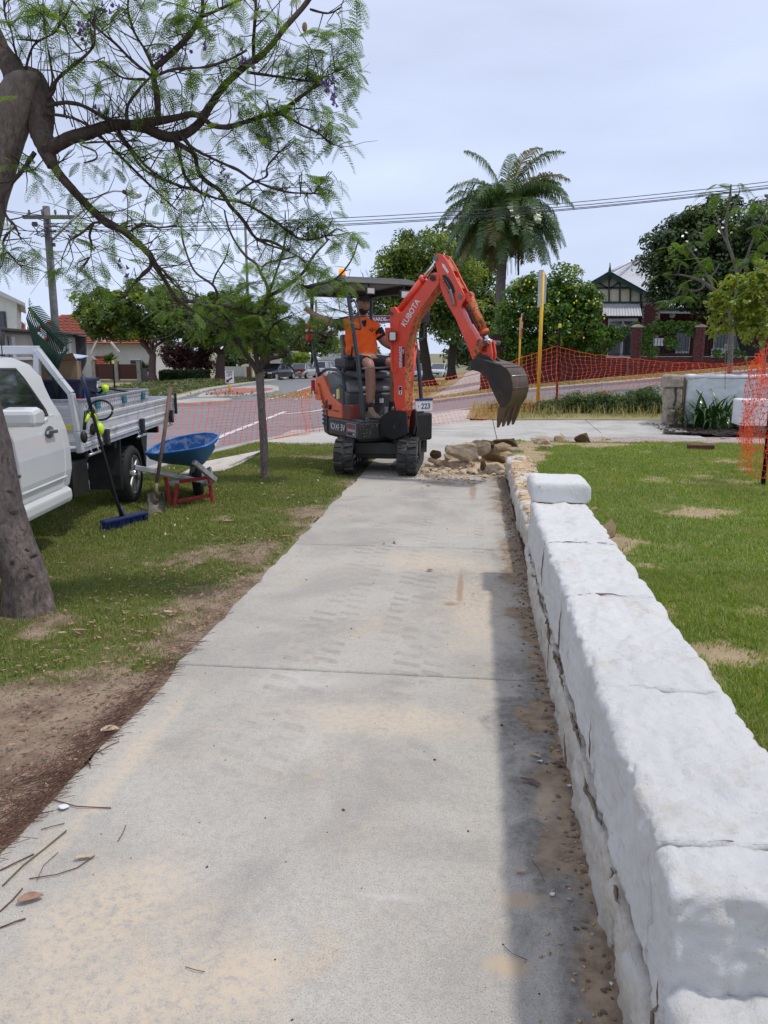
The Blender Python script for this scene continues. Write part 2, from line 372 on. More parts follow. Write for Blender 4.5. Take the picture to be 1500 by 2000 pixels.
  for cx,cy,rx,ry in((.17,1.98,.1,.045),(.12,1.72,.07,.045),(.28,2.5,.06,.14)):
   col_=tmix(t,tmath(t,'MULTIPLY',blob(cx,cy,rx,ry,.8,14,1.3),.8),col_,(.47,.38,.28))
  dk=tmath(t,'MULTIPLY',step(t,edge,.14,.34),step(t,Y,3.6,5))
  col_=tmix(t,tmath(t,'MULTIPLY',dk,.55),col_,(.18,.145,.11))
 if tint!=(1,1,1):col_=tmix(t,1.0,col_,tint,'MULTIPLY')
 t.links.new(col_,b.inputs['Base Color']);b.inputs['Roughness'].default_value=.85;b.inputs['Specular IOR Level'].default_value=.3
 tbump(t,b,tmath(t,'ADD',n(120,4),tmath(t,'MULTIPLY',n(18,4),.8)),.35,.004);return m
M['concrete']=m_concrete('concrete_path',True,True,tint=(1.06,1.01,.945))
M['concrete2']=m_concrete('concrete_apron',tint=(1.12,1.10,1.06),seed=13.0)
M['concrete3']=m_concrete('concrete_far',tint=(1.05,1.02,.98),seed=31.0)
M['kerb']=m_concrete('kerb_concrete',tint=(1.0,.98,.93),seed=7.0)
def m_attr_ground(name,bare,bare2,green,green2,soilspeck):
 m,t,b=_nt(name)
 a=t.nodes.new('ShaderNodeAttribute');a.attribute_name='g'
 br=tmix(t,step(t,tnoise(t,5,8,.65,dist=.5),.35,.65),bare,bare2)
 br=tmix(t,tmath(t,'MULTIPLY',step(t,tnoise(t,60,5,.7),.5,.66),.8),br,soilspeck)
 gr=tmix(t,step(t,tnoise(t,9,8,.7),.3,.7),green,green2)
 gr=tmix(t,tmath(t,'MULTIPLY',step(t,tnoise(t,45,5,.7),.5,.7),.7),gr,bare)
 f=step(t,tmath(t,'ADD',a.outputs['Fac'],tmath(t,'MULTIPLY',tmath(t,'SUBTRACT',tnoise(t,12,7,.7),.5),.7)),.35,.65)
 t.links.new(tmix(t,f,br,gr),b.inputs['Base Color']);b.inputs['Roughness'].default_value=.95;b.inputs['Specular IOR Level'].default_value=.15
 tbump(t,b,tmath(t,'ADD',tnoise(t,70,6,.7),tnoise(t,15,4)),.8,.012);return m
M['verge']=m_attr_ground('verge_soil',(.20,.14,.10),(.35,.27,.19),(.16,.18,.065),(.11,.15,.04),(.09,.055,.04))
M['lawn']=m_attr_ground('lawn_soil',(.42,.32,.20),(.34,.26,.16),(.13,.19,.045),(.09,.15,.03),(.25,.18,.10))
M['drygrass']=mat('dry_grass_ground',(.30,.25,.12),(.17,.185,.06),.95,s=1.2,dirt=(.33,.27,.17),ds=2.0,da=.5,db=.7,bump=.6,bs=30)
M['farground']=mat('far_ground',(.16,.16,.07),(.24,.21,.12),.95,s=.3)
M['asphalt']=mat('asphalt',(.215,.22,.225),(.18,.184,.19),.85,s=1.5,dirt=(.22,.22,.22),ds=.7,da=.5,db=.75,bump=.35,bs=180,spec=.3)
M['linepaint']=mat('line_paint',(.62,.62,.62),(.52,.52,.52),.7,s=5)
M['redinfill']=mat('red_infill',(.40,.13,.10),(.33,.11,.09),.85,s=3)
M['mulch']=mat('mulch',(.035,.026,.022),(.075,.055,.045),.95,s=30,dirt=(.15,.12,.10),ds=40,da=.58,db=.7,bump=1.0,bs=70,bd=.02)
M['paving']=mat('pink_paver',(.40,.31,.285),(.33,.25,.23),.85,s=1.7,dirt=(.46,.41,.38),ds=4,bump=.2)
# --------- sheets
def sheet(name,A,B,m,dz=0.0,nu=24,nv=12,fz=hz,kind='structure',parent=None):
 """strip of ground between the polylines A and B, following the terrain"""
 def rs(P,n):
  P=[Vector((p[0],p[1],0))for p in P];L=[0]
  for i in range(len(P)-1):L.append(L[-1]+(P[i+1]-P[i]).length)
  o=[]
  for k in range(n+1):
   s_=L[-1]*k/n;i=0
   while i<len(P)-2 and s_>L[i+1]:i+=1
   f=(s_-L[i])/max(1e-9,L[i+1]-L[i]);o.append(P[i].lerp(P[i+1],f))
  return o
 a,b_=rs(A,nu),rs(B,nu);V=[]
 for i in range(nu+1):
  for j in range(nv+1):
   p=a[i].lerp(b_[i],j/nv);V.append((p.x,p.y,fz(p.x,p.y)+dz))
 F=[(i*(nv+1)+j,(i+1)*(nv+1)+j,(i+1)*(nv+1)+j+1,i*(nv+1)+j+1)for i in range(nu)for j in range(nv)]
 o=mesh_obj(name,V,F,m,parent,True)
 bm=bmesh.new();bm.from_mesh(o.data)
 if sum(f.normal.z for f in bm.faces)<0:bmesh.ops.reverse_faces(bm,faces=bm.faces)
 bm.to_mesh(o.data);bm.free()
 return tag(o,kind=kind)if kind else o
 # the ground under everything, out to the horizon
xs=[-3000,-900,-300,-140]+list(range(-100,101,5))+[140,300,900,3000]
ys=[-60,-20]+list(range(-5,126,5))+[180,400,1200,4500]
V=[(x,y,hz(x,y)-.3)for y in ys for x in xs];nx=len(xs)
F=[(j*nx+i,j*nx+i+1,(j+1)*nx+i+1,(j+1)*nx+i)for j in range(len(ys)-1)for i in range(nx-1)]
tag(mesh_obj('ground',V,F,M['farground'],None,True),kind='structure')
# roads: the main road on the left and the side street crossing ahead
near_kerb=[(-4.9,-6),(-4.75,5),(-4.5,10.5),(-4.1,13),(-3.5,15.3),(-2.7,18),(-1.7,20.2),(0.2,21.3),(5,21.6),(14,21.8),(40,22)]
far_left=[(-10.3,-6),(-10.5,21),(-11.4,26),(-11.8,30),(-14.2,41),(-15.6,53),(-17.4,70),(-18.4,85),(-21,110)]
corner_far=[(-2.6,27.4),(-4.6,29.2),(-5.4,33),(-6.8,45),(-8.2,60),(-9.4,80),(-11,110)]
sheet('road',far_left,[(-4.9,-6),(-4.75,5),(-4.5,10.5),(-4.1,13),(-3.5,15.3),(-3.3,18),(-4.0,24),(-4.6,29.2),(-5.4,33),(-6.8,45),(-8.2,60),(-9.4,80),(-11,110)],M['asphalt'],-.12,60,10)
sheet('side_street',[(-4.6,17.8),(-2.7,17.9),(-1.7,20.1),(.2,21.2),(5,21.5),(14,21.7),(40,21.9)],[(-5.2,29.6),(-4.4,28.6),(-2.6,27.4),(.2,27.2),(5,27.0),(14,26.9),(40,26.8)],M['asphalt'],-.116,60,10)
def kerb(pts,wd=.16,h=.13,name='kerb',side=1):
 V=[];P=[Vector((p[0],p[1],0))for p in pts];Q=[]
 for i in range(len(P)-1):
  k=max(1,int((P[i+1]-P[i]).length/1.0))
  Q+=[P[i].lerp(P[i+1],j/k)for j in range(k)]
 Q.append(P[-1]);rings=[]
 for i,p in enumerate(Q):
  d=(Q[min(i+1,len(Q)-1)]-Q[max(0,i-1)]).normalized();n_=Vector((-d.y,d.x,0))*side
  z=hz(p.x,p.y)
  rings.append([p+Vector((0,0,z-.2)),p+Vector((0,0,z-.02)),p+n_*.03+Vector((0,0,z+.012)),p+n_*wd+Vector((0,0,z+.015)),p+n_*wd+Vector((0,0,z-.2))])
 mb=MB();mb.loft(rings,smooth=False);return tag(mb.build(name,M['kerb']),kind='structure')
kerb([(p[0],p[1])for p in near_kerb],.22,side=-1)
kerb(far_left,.3,side=1)
kerb([(40,26.8),(14,26.9),(5,27.0),(.2,27.2),(-2.6,27.4),(-4.0,28.2),(-4.6,29.2),(-5.4,33),(-6.8,45),(-8.2,60),(-9.4,80),(-11,110)],.2,side=-1)
# verges
def gslow(x,y):return .35*vnoise(p2(x,y)*1.7,3)+.5*vnoise(p2(x,y)*4.1,5)+.35*vnoise(p2(x,y)*11,9)
def g_left(x,y):
 d=-1.47-x
 wd=np.interp(y,[0,2.0,2.7,3.3,4.2,5.5,6.3,9,13],[1.9,1.5,1.02,.58,.36,.06,.12,.06,.02])
 g=np.clip((d-wd)/.5+.5,-1,1.1)+gslow(x,y)*.85
 wx,wy=x,y;x=x+.2*vnoise(p2(wx,wy)*2.6,61)+.10*vnoise(p2(wx,wy)*8,62);y=y+.25*vnoise(p2(wx,wy)*2.6,63)+.10*vnoise(p2(wx,wy)*8,64)
 g=g-.8*np.exp(-(((x+2.05)/.3)**2+((y-5.6)/.4)**2))-.9*np.exp(-(((x+2.3)/.5)**2+((y-11.5)/.6)**2))-.8*np.exp(-(((x+1.9)/.3)**2+((y-7.2)/.5)**2))
 g=g+.9*np.exp(-(((x+1.62)/.16)**2+((y-3.35)/.22)**2))-.7*np.exp(-(((x+2.63)/.24)**2+((y-4.05)/.2)**2))
 return g
def z_left(x,y):return-.012+.016*vnoise(p2(x,y)*1.3,21)+.007*vnoise(p2(x,y)*6,22)+.012*np.clip(g_left(x,y),0,1)
def g_right(x,y):
 g=.88+gslow(x+30,y)*.85+.25*vnoise(p2(x,y)*.8,2)
 wx,wy=x,y;x=x+.22*vnoise(p2(wx,wy)*2.6,61)+.10*vnoise(p2(wx,wy)*8,62);y=y+.22*vnoise(p2(wx,wy)*2.6,63)+.10*vnoise(p2(wx,wy)*8,64)
 for cx,cy,rx,ry,k in((.95,4.3,.22,.35,1.9),(1.3,3.9,.3,.2,1.0),(.98,2.5,.3,.35,1.3),(1.5,2.4,.4,.2,.8),(1.3,6.3,.5,.25,.7),(.85,12.2,.25,1.0,1.6),(1.9,13.3,1.3,.25,.9),(2.9,5.4,.6,.3,.8),(2.2,7.6,.5,.3,.6)):
  g=g-k*np.exp(-(((x-cx)/rx)**2+((y-cy)/ry)**2))
 return g
def z_right(x,y):return .01+.02*vnoise(p2(x,y)*1.1,41)+.008*vnoise(p2(x,y)*5,42)+.012*np.clip(g_right(x,y),0,1)
def gridpatch(name,x0,x1,y0,y1,st,fz,fg,m,edge=None):
 X,Y=np.meshgrid(np.linspace(x0,x1,int((x1-x0)/st)+1),np.linspace(y0,y1,int((y1-y0)/st)+1));ny,nx_=X.shape
 if edge is not None:X=edge(X,Y)
 Z=fz(X,Y);V=np.stack([X,Y,Z],-1).reshape(-1,3);i=np.arange(ny*nx_).reshape(ny,nx_)
 F=np.stack([i[:-1,:-1],i[:-1,1:],i[1:,1:],i[1:,:-1]],-1).reshape(-1,4)
 o=mesh_obj(name,V,F,m,None,True)
 at=o.data.attributes.new('g','FLOAT','POINT');at.data.foreach_set('value',np.clip(fg(X,Y),0,1).astype(np.float32).ravel())
 return tag(o,kind='structure')
def kx(y):return np.interp(y,[p[1]for p in near_kerb[:8]],[p[0]for p in near_kerb[:8]])+.2
def eL(X,Y):
 u=(X+4.8)/(4.8-1.45);k=kx(Y);r=-1.455+.02*vnoise(p2(Y*0,Y)*3,5)+.012*vnoise(p2(Y*0,Y)*14,6)
 return k+u*(r-k)
gridpatch('grass_verge',-4.8,-1.45,-4,13.2,.07,z_left,g_left,M['verge'],eL)
gridpatch('front_lawn',.55,9,-3,13.75,.08,z_right,g_right,M['lawn'])
sheet('far_verge',[(-2.6,27.55),(.2,27.35),(5,27.2),(14,27.1),(40,27)],[(-2.2,29.6),(.2,29.5),(5,29.35),(14,29.2),(40,29)],M['drygrass'],.0,50,6)
sheet('far_verge',[(-4.4,29.3),(-5.2,33),(-6.6,45),(-8.0,60),(-9.2,80),(-10.8,110)],[(-1.9,29.3),(-1.6,33),(-1.2,45),(-1.0,60),(-1.0,80),(-1,110)],M['drygrass'],.0,50,6)
sheet('far_footpath',[(-1.88,29.3),(-1.58,33),(-1.18,45),(-.98,60),(-.98,110)],[(.1,29.3),(.2,33),(.55,45),(.8,60),(.8,110)],M['concrete3'],.004,40,4)
sheet('far_footpath',[(-2.6,27.6),(-.6,27.5)],[(-1.88,29.6),(.1,29.5)],M['concrete3'],.01,6,4)
sheet('far_footpath',[(.1,29.55),(5,29.4),(14,29.25),(40,29.05)],[(.1,30.5),(5,30.45),(14,30.3),(40,30.1)],M['concrete3'],.004,30,3)
sheet('far_verge',[(-10.8,-6),(-11,21),(-11.7,26),(-12.1,30),(-14.5,41),(-15.9,53),(-17.7,70),(-18.7,85),(-21.3,110)],[(-40,-6),(-40,21),(-40,26),(-40,30),(-42,41),(-43,53),(-44,70),(-46,85),(-50,110)],M['drygrass'],.0,60,16)
sheet('planting_bed',[(-.2,18.5),(.45,18.0),(2.5,17.93),(4.3,17.8),(9,17.5)],[(-.1,20.9),(.6,21.2),(2.5,21.35),(4.3,21.4),(9,21.5)],M['drygrass'],.012,20,6)
# --------- the footpath, slab by slab
def slab(x0,x1,y0,y1,m,parent,top=0.0,gap=.006,th=.1,ragL=False,name='concrete_slab'):
 ny=max(2,int((y1-y0)/.04))if ragL else 2
 ys_=[y0+gap+(y1-y0-2*gap)*i/(ny-1)for i in range(ny)]
 ysa=np.array(ys_);rl=(.010*vnoise(p2(ysa*0+4,ysa)*9,3)+.02*vnoise(p2(ysa*0+9,ysa)*2.2,4))if ragL else ysa*0
 L_=[Vector((x0+gap+rl[i],ys_[i],0))for i in range(ny)];Rr=[Vector((x1-gap,y,0))for y in reversed(ys_)]
 ring=L_+Rr;c=sum(ring,Vector())/len(ring)
 def at(dz,ins):return[Vector((p.x+(c.x-p.x)/abs(c.x-p.x+1e-9)*ins,p.y+(ins if p.y<c.y else-ins)*(abs(p.y-c.y)>(y1-y0)/2-.02),(hz(p.x,p.y)if y0>12 else 0)+top+dz))for p in ring]
 mb=MB();mb.loft([at(-th,0),at(-.006,0),at(0,.006)])
 return mb.build(name,m,parent)
fp=tag(bpy.data.objects.new('footpath',None),kind='structure');col.objects.link(fp)
for a,b_ in((-2.2,.95),(.95,3.53),(3.53,6.07),(6.07,8.25),(8.25,10.7),(10.7,13.05)):
 slab(-1.47,.415,a,b_,M['concrete'],fp,ragL=True)
tag(sheet('path_bedding',[(-1.44,-2.2),(-1.44,13.1)],[(.6,-2.2),(.6,13.1)],mat('joint_soil',(.10,.085,.07),(.06,.05,.04),.95),-.016,4,2,fz=lambda x,y:0))
ap=tag(bpy.data.objects.new('driveway',None),kind='structure');col.objects.link(ap)
for x0,x1,y0,y1 in((-3.75,-1.47,13.05,15.6),(-1.47,.42,13.05,15.6),(.42,1.7,13.75,15.6),(-3.2,-1.47,15.6,18.1),(-1.47,.42,15.6,18.1),(.42,2.5,15.6,18.05),(2.5,4.25,15.6,17.95),(-2.6,-1.3,18.1,20.3),(-1.3,-.1,18.1,20.7)):
 slab(x0,x1,y0,y1,M['concrete2'],ap,ragL=False)
slab(1.7,4.3,14.9,15.6,M['concrete2'],ap)
cov=thing('service_cover','rectangular concrete service cover with dark steel rim set in the driveway','pit cover',(-.52,16.35,0))
mb=MB();z=hz(-.5,16.3)+.006
for a,b_,c,d_ in((-1.02,-.02,16.02,16.07),(-1.02,-.02,16.65,16.70),):mb.box(((a+b_)/2,(c+d_)/2,z),(b_-a,d_-c,.006))
for a in(-1.07,.03):mb.box((a,16.36,z+.001),(.1,.68,.006))
mb.build('rim',M['midgrey'],cov,world=True)
mb=MB();mb.box((-.52,16.36,z+.002),(.98,.56,.008));mb.build('lid',M['concrete3'],cov,world=True)
# brick paving beside the driveway: rows of pavers
pv=tag(bpy.data.objects.new('brick_paving',None),kind='structure');col.objects.link(pv)
rng=random.Random(5);mb=MB();cnt=0;pm=None
for j in range(9):
 for i in range(34):
  x=1.15+i*.235+(.117 if j%2 else 0);y=13.88+j*.118*1.05
  if x>9:continue
  if j>5 and x<4.6:continue
  mb.box((x,y,.004+rng.uniform(-.003,.003)),(.226,.116,.03))
tag(mb.build('pavers',M['paving'],pv,bevel=.003),kind='stuff')
sheet('paving_bed',[(1.0,13.7),(9,13.7)],[(1.0,14.95),(9,15.4)],M['mortar'],-.006,4,2,fz=lambda x,y:0)
sheet('mulch_bed',[(3.65,15.5),(5.2,15.0),(9,15.0)],[(4.2,17.2),(5.5,17.3),(9,17.4)],M['mulch'],.03,40,20,fz=lambda x,y:hz(x,y)+.05*float(vnoise(np.array([x*3,y*3,0]),4)))
# painted lines
def line(pts,wd,dz=-.11,name='road_marking'):
 A=[];B=[]
 for i,p in enumerate(pts):
  q=Vector(pts[min(i+1,len(pts)-1)])-Vector(pts[max(0,i-1)]);n_=Vector((-q.y,q.x)).normalized()*wd/2
  A.append((p[0]+n_.x,p[1]+n_.y));B.append((p[0]-n_.x,p[1]-n_.y))
 return sheet(name,A,B,M['linepaint'],dz,16,1)
line([(-5.0,13.6),(-5.25,16.5),(-5.45,19),(-5.8,23.3)],.15)
line([(-8.3,30),(-8.7,35),(-9.6,42),(-10.4,49)],.14)
line([(-7.3,31),(-8.0,38),(-9.6,48)],.12)
line([(-5.6,22),(-5.0,23.4),(-4.7,25.5)],.14)
line([(-7.6,33),(-6.4,34.0)],.35);line([(-6.9,36),(-6.5,40)],.3)
# traffic islands
def island(name,poly,label,infill=None):
 t_=thing(name,label,'traffic island',(poly[0][0],poly[0][1],0))
 c=sum((Vector((p[0],p[1],0))for p in poly),Vector())/len(poly)
 def rg(dz,k):return[Vector((c.x+(p[0]-c.x)*k,c.y+(p[1]-c.y)*k,hz(p[0],p[1])+dz))for p in poly]
 mb=MB();mb.loft([rg(-.2,1),rg(-.01,1),rg(.03,.97)]);mb.build('kerb_ring',M['kerb'],t_,world=True)
 if infill:
  mb=MB();mb.loft([rg(.0,infill),rg(.036,infill)]);mb.build('red_infill',M['redinfill'],t_,world=True)
 return t_
island('traffic_island',[(-10.2,25.6),(-10.7,26.8),(-10.7,28.6),(-10.1,29.3),(-9.3,29.0),(-9.1,27.2),(-9.5,25.8)],'small bare concrete nose island nearer the work site')
island('traffic_island',[(-11.3,30.6),(-12.2,33.5),(-13.0,40),(-13.4,45),(-12.6,47),(-11.3,44),(-9.9,38.6),(-9.6,35.5),(-10.2,31.3)],'long traffic island with red infill carrying the keep left sign',.8)
# --------- grass
def blades(name,n,x0,x1,y0,y1,fg,fz,ln,wd,m,seed,keep=None,label=None,lean=.9):
 r=np.random.default_rng(seed)
 x=r.uniform(x0,x1,n);y=r.uniform(y0,y1,n);g=fg(x,y)+r.normal(0,.12,n)
 k=g>.40+r.uniform(-.42,.42,n)
 if keep is not None:k&=keep(x,y)
 x,y,g=x[k],y[k],g[k];n=len(x);z=fz(x,y)-.004
 L_=ln*r.uniform(.4,1.5,n)*(.6+.4*np.clip(g,0,1));a=r.uniform(0,2*np.pi,n);le=r.uniform(.15,lean,n)*L_
 w_=wd*r.uniform(.6,1.3,n);ta=a+r.normal(np.pi/2,.5,n)
 tx,ty=np.cos(ta)*w_/2,np.sin(ta)*w_/2;dx,dy=np.cos(a)*le,np.sin(a)*le
 hh=np.sqrt(np.maximum(L_**2-le**2,(L_*.15)**2))
 V=np.stack([np.stack([x-tx,y-ty,z],-1),np.stack([x+tx,y+ty,z],-1),np.stack([x+dx*.45+tx*.8,y+dy*.45+ty*.8,z+hh*.7],-1),np.stack([x+dx*.45-tx*.8,y+dy*.45-ty*.8,z+hh*.7],-1),np.stack([x+dx,y+dy,z+hh],-1)],1)
 b=np.arange(n)[:,None]*5
 F=np.concatenate([b+[0,1,2],b+[0,2,3],b+[3,2,4]],0)
 o=mesh_obj(name,V,F,m,None,False);return tag(o,label,'grass',kind='stuff')
M['grassL']=leafmat('grass_left',[(.09,.14,.024),(.13,.185,.034),(.18,.23,.05),(.25,.25,.08),(.12,.175,.03),(.38,.31,.16)],.3,.55,(.30,.25,.12))
M['grassR']=leafmat('grass_right',[(.10,.19,.016),(.14,.23,.026),(.20,.29,.042),(.15,.22,.03),(.31,.32,.11),(.42,.35,.17)],.35,.5,(.33,.31,.12))
vl=lambda x,y:(x>kx(y)+.05)&(x<-1.49+.03*vnoise(p2(x,y)*12,8))
blades('grass',300000,-4.9,-1.45,2.0,6.0,g_left,z_left,.026,.0035,M['grassL'],1,lambda x,y:vl(x,y)&(x>-.95*y-.3),'short patchy green grass on the left verge near the big trunk')
blades('grass',230000,-4.9,-1.45,6.0,13.2,g_left,z_left,.032,.006,M['grassL'],2,vl,'thin yellowing grass on the verge around the wheelbarrow and excavator')
vr=lambda x,y:(x>.70)
blades('grass',170000,.68,2.9,1.7,5.5,g_right,z_right,.034,.0045,M['grassR'],3,lambda x,y:vr(x,y)&(x<.62*y+.1),'bright green lawn with sandy gaps behind the white wall')
blades('grass',260000,.68,7.0,5.5,13.8,g_right,z_right,.036,.007,M['grassR'],4,lambda x,y:vr(x,y)&(x<.5*y+.3)&(y<13.7+.12*vnoise(p2(x,y)*5,3)),'green lawn running back to the brick driveway')
M['strawgrass']=leafmat('straw_grass',[(.40,.33,.16),(.30,.25,.10),(.20,.21,.06),(.45,.38,.2)],.25,.6)
ghz=lambda x,y:np.array([hz(a,b_)for a,b_ in zip(x,y)])
blades('dry_grass',14000,-2.5,14,27.4,29.4,lambda x,y:.9+0*x,ghz,.07,.03,M['strawgrass'],6,None,'strawy dry grass on the far verge below the brick fence')
blades('dry_grass',9000,-8.5,-1.9,29.5,60,lambda x,y:.9+0*x,ghz,.08,.05,M['strawgrass'],7,None,'dry grass around the street tree trunks ahead')
blades('dry_grass',5000,-.1,6,18.2,21.2,lambda x,y:.8+vnoise(p2(x,y)*1.2,3)*.6,ghz,.28,.012,M['strawgrass'],8,None,'straw coloured grass tufts in the shrub bed',.8)
# --------- stone materials
def m_paint(name,c,tan,amt):
 m,t,b=_nt(name);g=t.nodes.new('ShaderNodeNewGeometry')
 n1=tnoise(t,4,8,.7,dist=.7);n2=tnoise(t,55,5,.7)
 cav=tmath(t,'SUBTRACT',1.0,step(t,g.outputs['Pointiness'],.40,.49))
 ptc=tmath(t,'MULTIPLY',step(t,n1,.55-amt*.22,.72-amt*.2),tmath(t,'ADD',.15,tmath(t,'MULTIPLY',step(t,n2,.35,.6),.45)))
 k=tmath(t,'ADD',ptc,tmath(t,'MULTIPLY',cav,.55),True)
 bc=tmix(t,step(t,tnoise(t,2.2,5),.3,.7),c,tuple(v*.93 for v in c))
 bc=tmix(t,k,bc,tan)
 bc=tmix(t,tmath(t,'MULTIPLY',step(t,tnoise(t,30,7,.8),.62,.68),.6),bc,(.27,.235,.20))
 t.links.new(bc,b.inputs['Base Color']);b.inputs['Roughness'].default_value=.62;b.inputs['Specular IOR Level'].default_value=.4
 tbump(t,b,tmath(t,'ADD',tmath(t,'MULTIPLY',tnoise(t,40,8,.7),.8),tmath(t,'MULTIPLY',tnoise(t,120,6,.75),.8)),.9,.010);return m
M['paint']=m_paint('white_stone_paint',(.735,.725,.70),(.56,.49,.38),.30)
M['paintlow']=m_paint('worn_stone_paint',(.69,.665,.61),(.50,.41,.29),.9)
def m_lime(name,a,b2,dk):
 m,t,b=_nt(name)
 c=ramp(t,tnoise(t,6,8,.7,dist=.6),[(.28,dk),(.40,b2),(.56,a)])
 c=tmix(t,tmath(t,'MULTIPLY',step(t,tnoise(t,24,6,.75),.5,.68),.45),c,dk)
 t.links.new(c,b.inputs['Base Color']);b.inputs['Roughness'].default_value=.95;b.inputs['Specular IOR Level'].default_value=.2
 tbump(t,b,tmath(t,'ADD',tnoise(t,30,8,.7),tnoise(t,110,4)),1.0,.015);return m
M['lime']=m_lime('broken_limestone',(.68,.50,.31),(.56,.39,.23),(.27,.17,.09))
M['limepale']=m_lime('pale_limestone',(.70,.58,.42),(.60,.47,.32),(.34,.24,.15))
M['soilrock']=m_lime('soil_coated_stone',(.20,.125,.07),(.15,.09,.055),(.05,.032,.022))
M['crack']=mat('dirty_mortar',(.24,.17,.11),(.15,.10,.07),.95,s=20,bump=.5)
def roundbox(name,lo,hi,rad,m,parent,seed=0,amp=(.012,.005,.0018),res=.011,pinch=None,taper=None):
 lo=np.array(lo,float);hi=np.array(hi,float);d=hi-lo;ns=np.maximum(2,(d/res).astype(int));Vs=[];Fs=[];off=0
 for ax in range(3):
  u,v=[k for k in range(3)if k!=ax]
  for sgn in(0,1):
   if ax==2 and sgn==0:continue
   gu,gv=np.meshgrid(np.linspace(0,1,ns[u]+1),np.linspace(0,1,ns[v]+1),indexing='ij')
   P=np.zeros(gu.shape+(3,));P[...,u]=gu;P[...,v]=gv;P[...,ax]=sgn
   i=np.arange(gu.size).reshape(gu.shape)+off;off+=gu.size
   f=np.stack([i[:-1,:-1],i[1:,:-1],i[1:,1:],i[:-1,1:]],-1).reshape(-1,4)
   if(sgn==0)^(ax==1):f=f[:,::-1]
   Vs.append((lo+P*d).reshape(-1,3));Fs.append(f)
 V=np.concatenate(Vs);F=np.concatenate(Fs)
 rv_=np.array([rad,min(rad,.022),rad])if isinstance(rad,float)else np.array(rad)
 inn=np.clip(V,lo+rv_,hi-rv_);dl=(V-inn)/rv_;L_=np.linalg.norm(dl,axis=1,keepdims=True);nrm=dl/np.maximum(L_,1e-9)
 V=inn+nrm*rv_
 if taper is not None:V=taper(V)
 h=amp[0]*fbm(V+seed*3.7,5,2,seed)+amp[1]*fbm(V,17,3,seed+3)+amp[2]*fbm(V,60,2,seed+5)
 h=h-amp[1]*1.1*np.clip(np.abs(vnoise(V*9+5,seed+9))*-3+.5,0,.5)
 V=V+nrm*h[:,None]
 if pinch is not None:V=pinch(V)
 o=mesh_obj(name,V,F,m,parent,True,world=True)
 bm=bmesh.new();bm.from_mesh(o.data);bmesh.ops.remove_doubles(bm,verts=bm.verts,dist=1e-5);bm.to_mesh(o.data);bm.free()
 for p in o.data.polygons:pass
 return o
wall=thing('stone_wall','low white painted limestone wall beside the footpath, rounded blocks with dark cracks','wall',(.55,5.2,0))
def lean(V):
 V=V.copy();t_=np.clip(1-V[:,2]/.3,0,1);V[:,0]+=np.where(V[:,0]<.55,.030*t_**1.2,0);return V
cuts=[.35,1.12,1.75,2.6,3.3,4.2,5.05]
for i in range(len(cuts)-1):
 roundbox('lower_stone',(.355,cuts[i]+.001,-.03),(.73,cuts[i+1]-.001,.284),(.03,.012,.022),M['paintlow'],wall,10+i,(.012,.013,.0045),res=.014,taper=lean)
def wob(y0,y1,s):
 def f(V):
  V=V.copy();e=.012*fbm(V*np.array([1,0,1]),9,2,s);k=np.clip(1-(V[:,1]-y0)/.05,0,1);V[:,1]+=e*k
  e=.012*fbm(V*np.array([1,0,1]),9,2,s+1);k=np.clip(1-(y1-V[:,1])/.05,0,1);V[:,1]-=np.abs(e)*k*.6;return V
 return f
cop=[1.255,1.41,2.13,3.0,3.87,5.0]
for i in range(len(cop)-1):
 roundbox('coping_stone',(.372,cop[i]+.0005,.302),(.735,cop[i+1]-.0005,.608),(.035,.006,.026),M['paint'],wall,30+i,(.007,.0075,.0038),res=.0085 if i<3 else .011,taper=None,pinch=wob(cop[i],cop[i+1],i*3))
roundbox('ledge_stone',(.375,.2,.25),(.80,1.33,.41),.035,M['paint'],wall,50,(.010,.009,.0035),res=.009)
roundbox('cap_stone',(.375,4.95,.592),(.755,5.40,.735),.045,M['paint'],wall,52,(.006,.003,.0015),res=.01)
roundbox('coping_stone',(.40,5.01,.28),(.73,5.36,.60),.04,M['paint'],wall,53,(.012,.005,.002),res=.014)
mb=MB();mb.box((.560,3.15,.29),(.335,3.7,.60));mb.build('mortar_core',M['crack'],wall,world=True)
M['gap']=mat('dark_crack',(.22,.16,.11),(.11,.08,.06),.95,s=30)
r=random.Random(12)
def crackline(pts,r0,wobv=.004):
 Q=[];sd_=r.random()*9
 for i in range(len(pts)-1):
  a,b_=Vector(pts[i]),Vector(pts[i+1]);k=max(2,int((b_-a).length/.02));Q+=[a.lerp(b_,j/k)+Vector((r.gauss(0,wobv*.3),r.gauss(0,wobv),r.gauss(0,wobv*.5)))for j in range(k)]
 Q.append(Vector(pts[-1]));mb=MB();mb.tube(Q,[max(.0002,r0*(.25+1.5*float(vnoise(np.array(q)*7+sd_,3))+.5*float(vnoise(np.array(q)*31,5))))*(1 if 0<i<len(Q)-1 else .2)for i,q in enumerate(Q)],5);mb.build('crack',M['gap'],wall,world=True)
crackline([(.370,1.415,.60),(.39,1.412,.6075),(.50,1.42,.609),(.62,1.41,.609),(.71,1.415,.608)],.0034,.0025);crackline([(.371,1.41,.60),(.364,1.40,.56),(.366,1.39,.52),(.366,1.36,.47),(.366,1.385,.42)],.0042);crackline([(.366,1.30,.42),(.364,1.26,.36),(.364,1.29,.32),(.352,1.27,.24),(.352,1.2,.15)],.0045)
for Yc,x1 in((2.13,.60),(3.0,.73),(3.87,.72)):crackline([(.370,Yc+.03,.56),(.372,Yc+.01,.595),(.40,Yc,.607),(.5,Yc+.015,.609),(x1,Yc+.005,.608)],.0026);crackline([(.368,Yc+.02,.58),(.366,Yc+.05,.45),(.366,Yc+.03,.36)],.003)
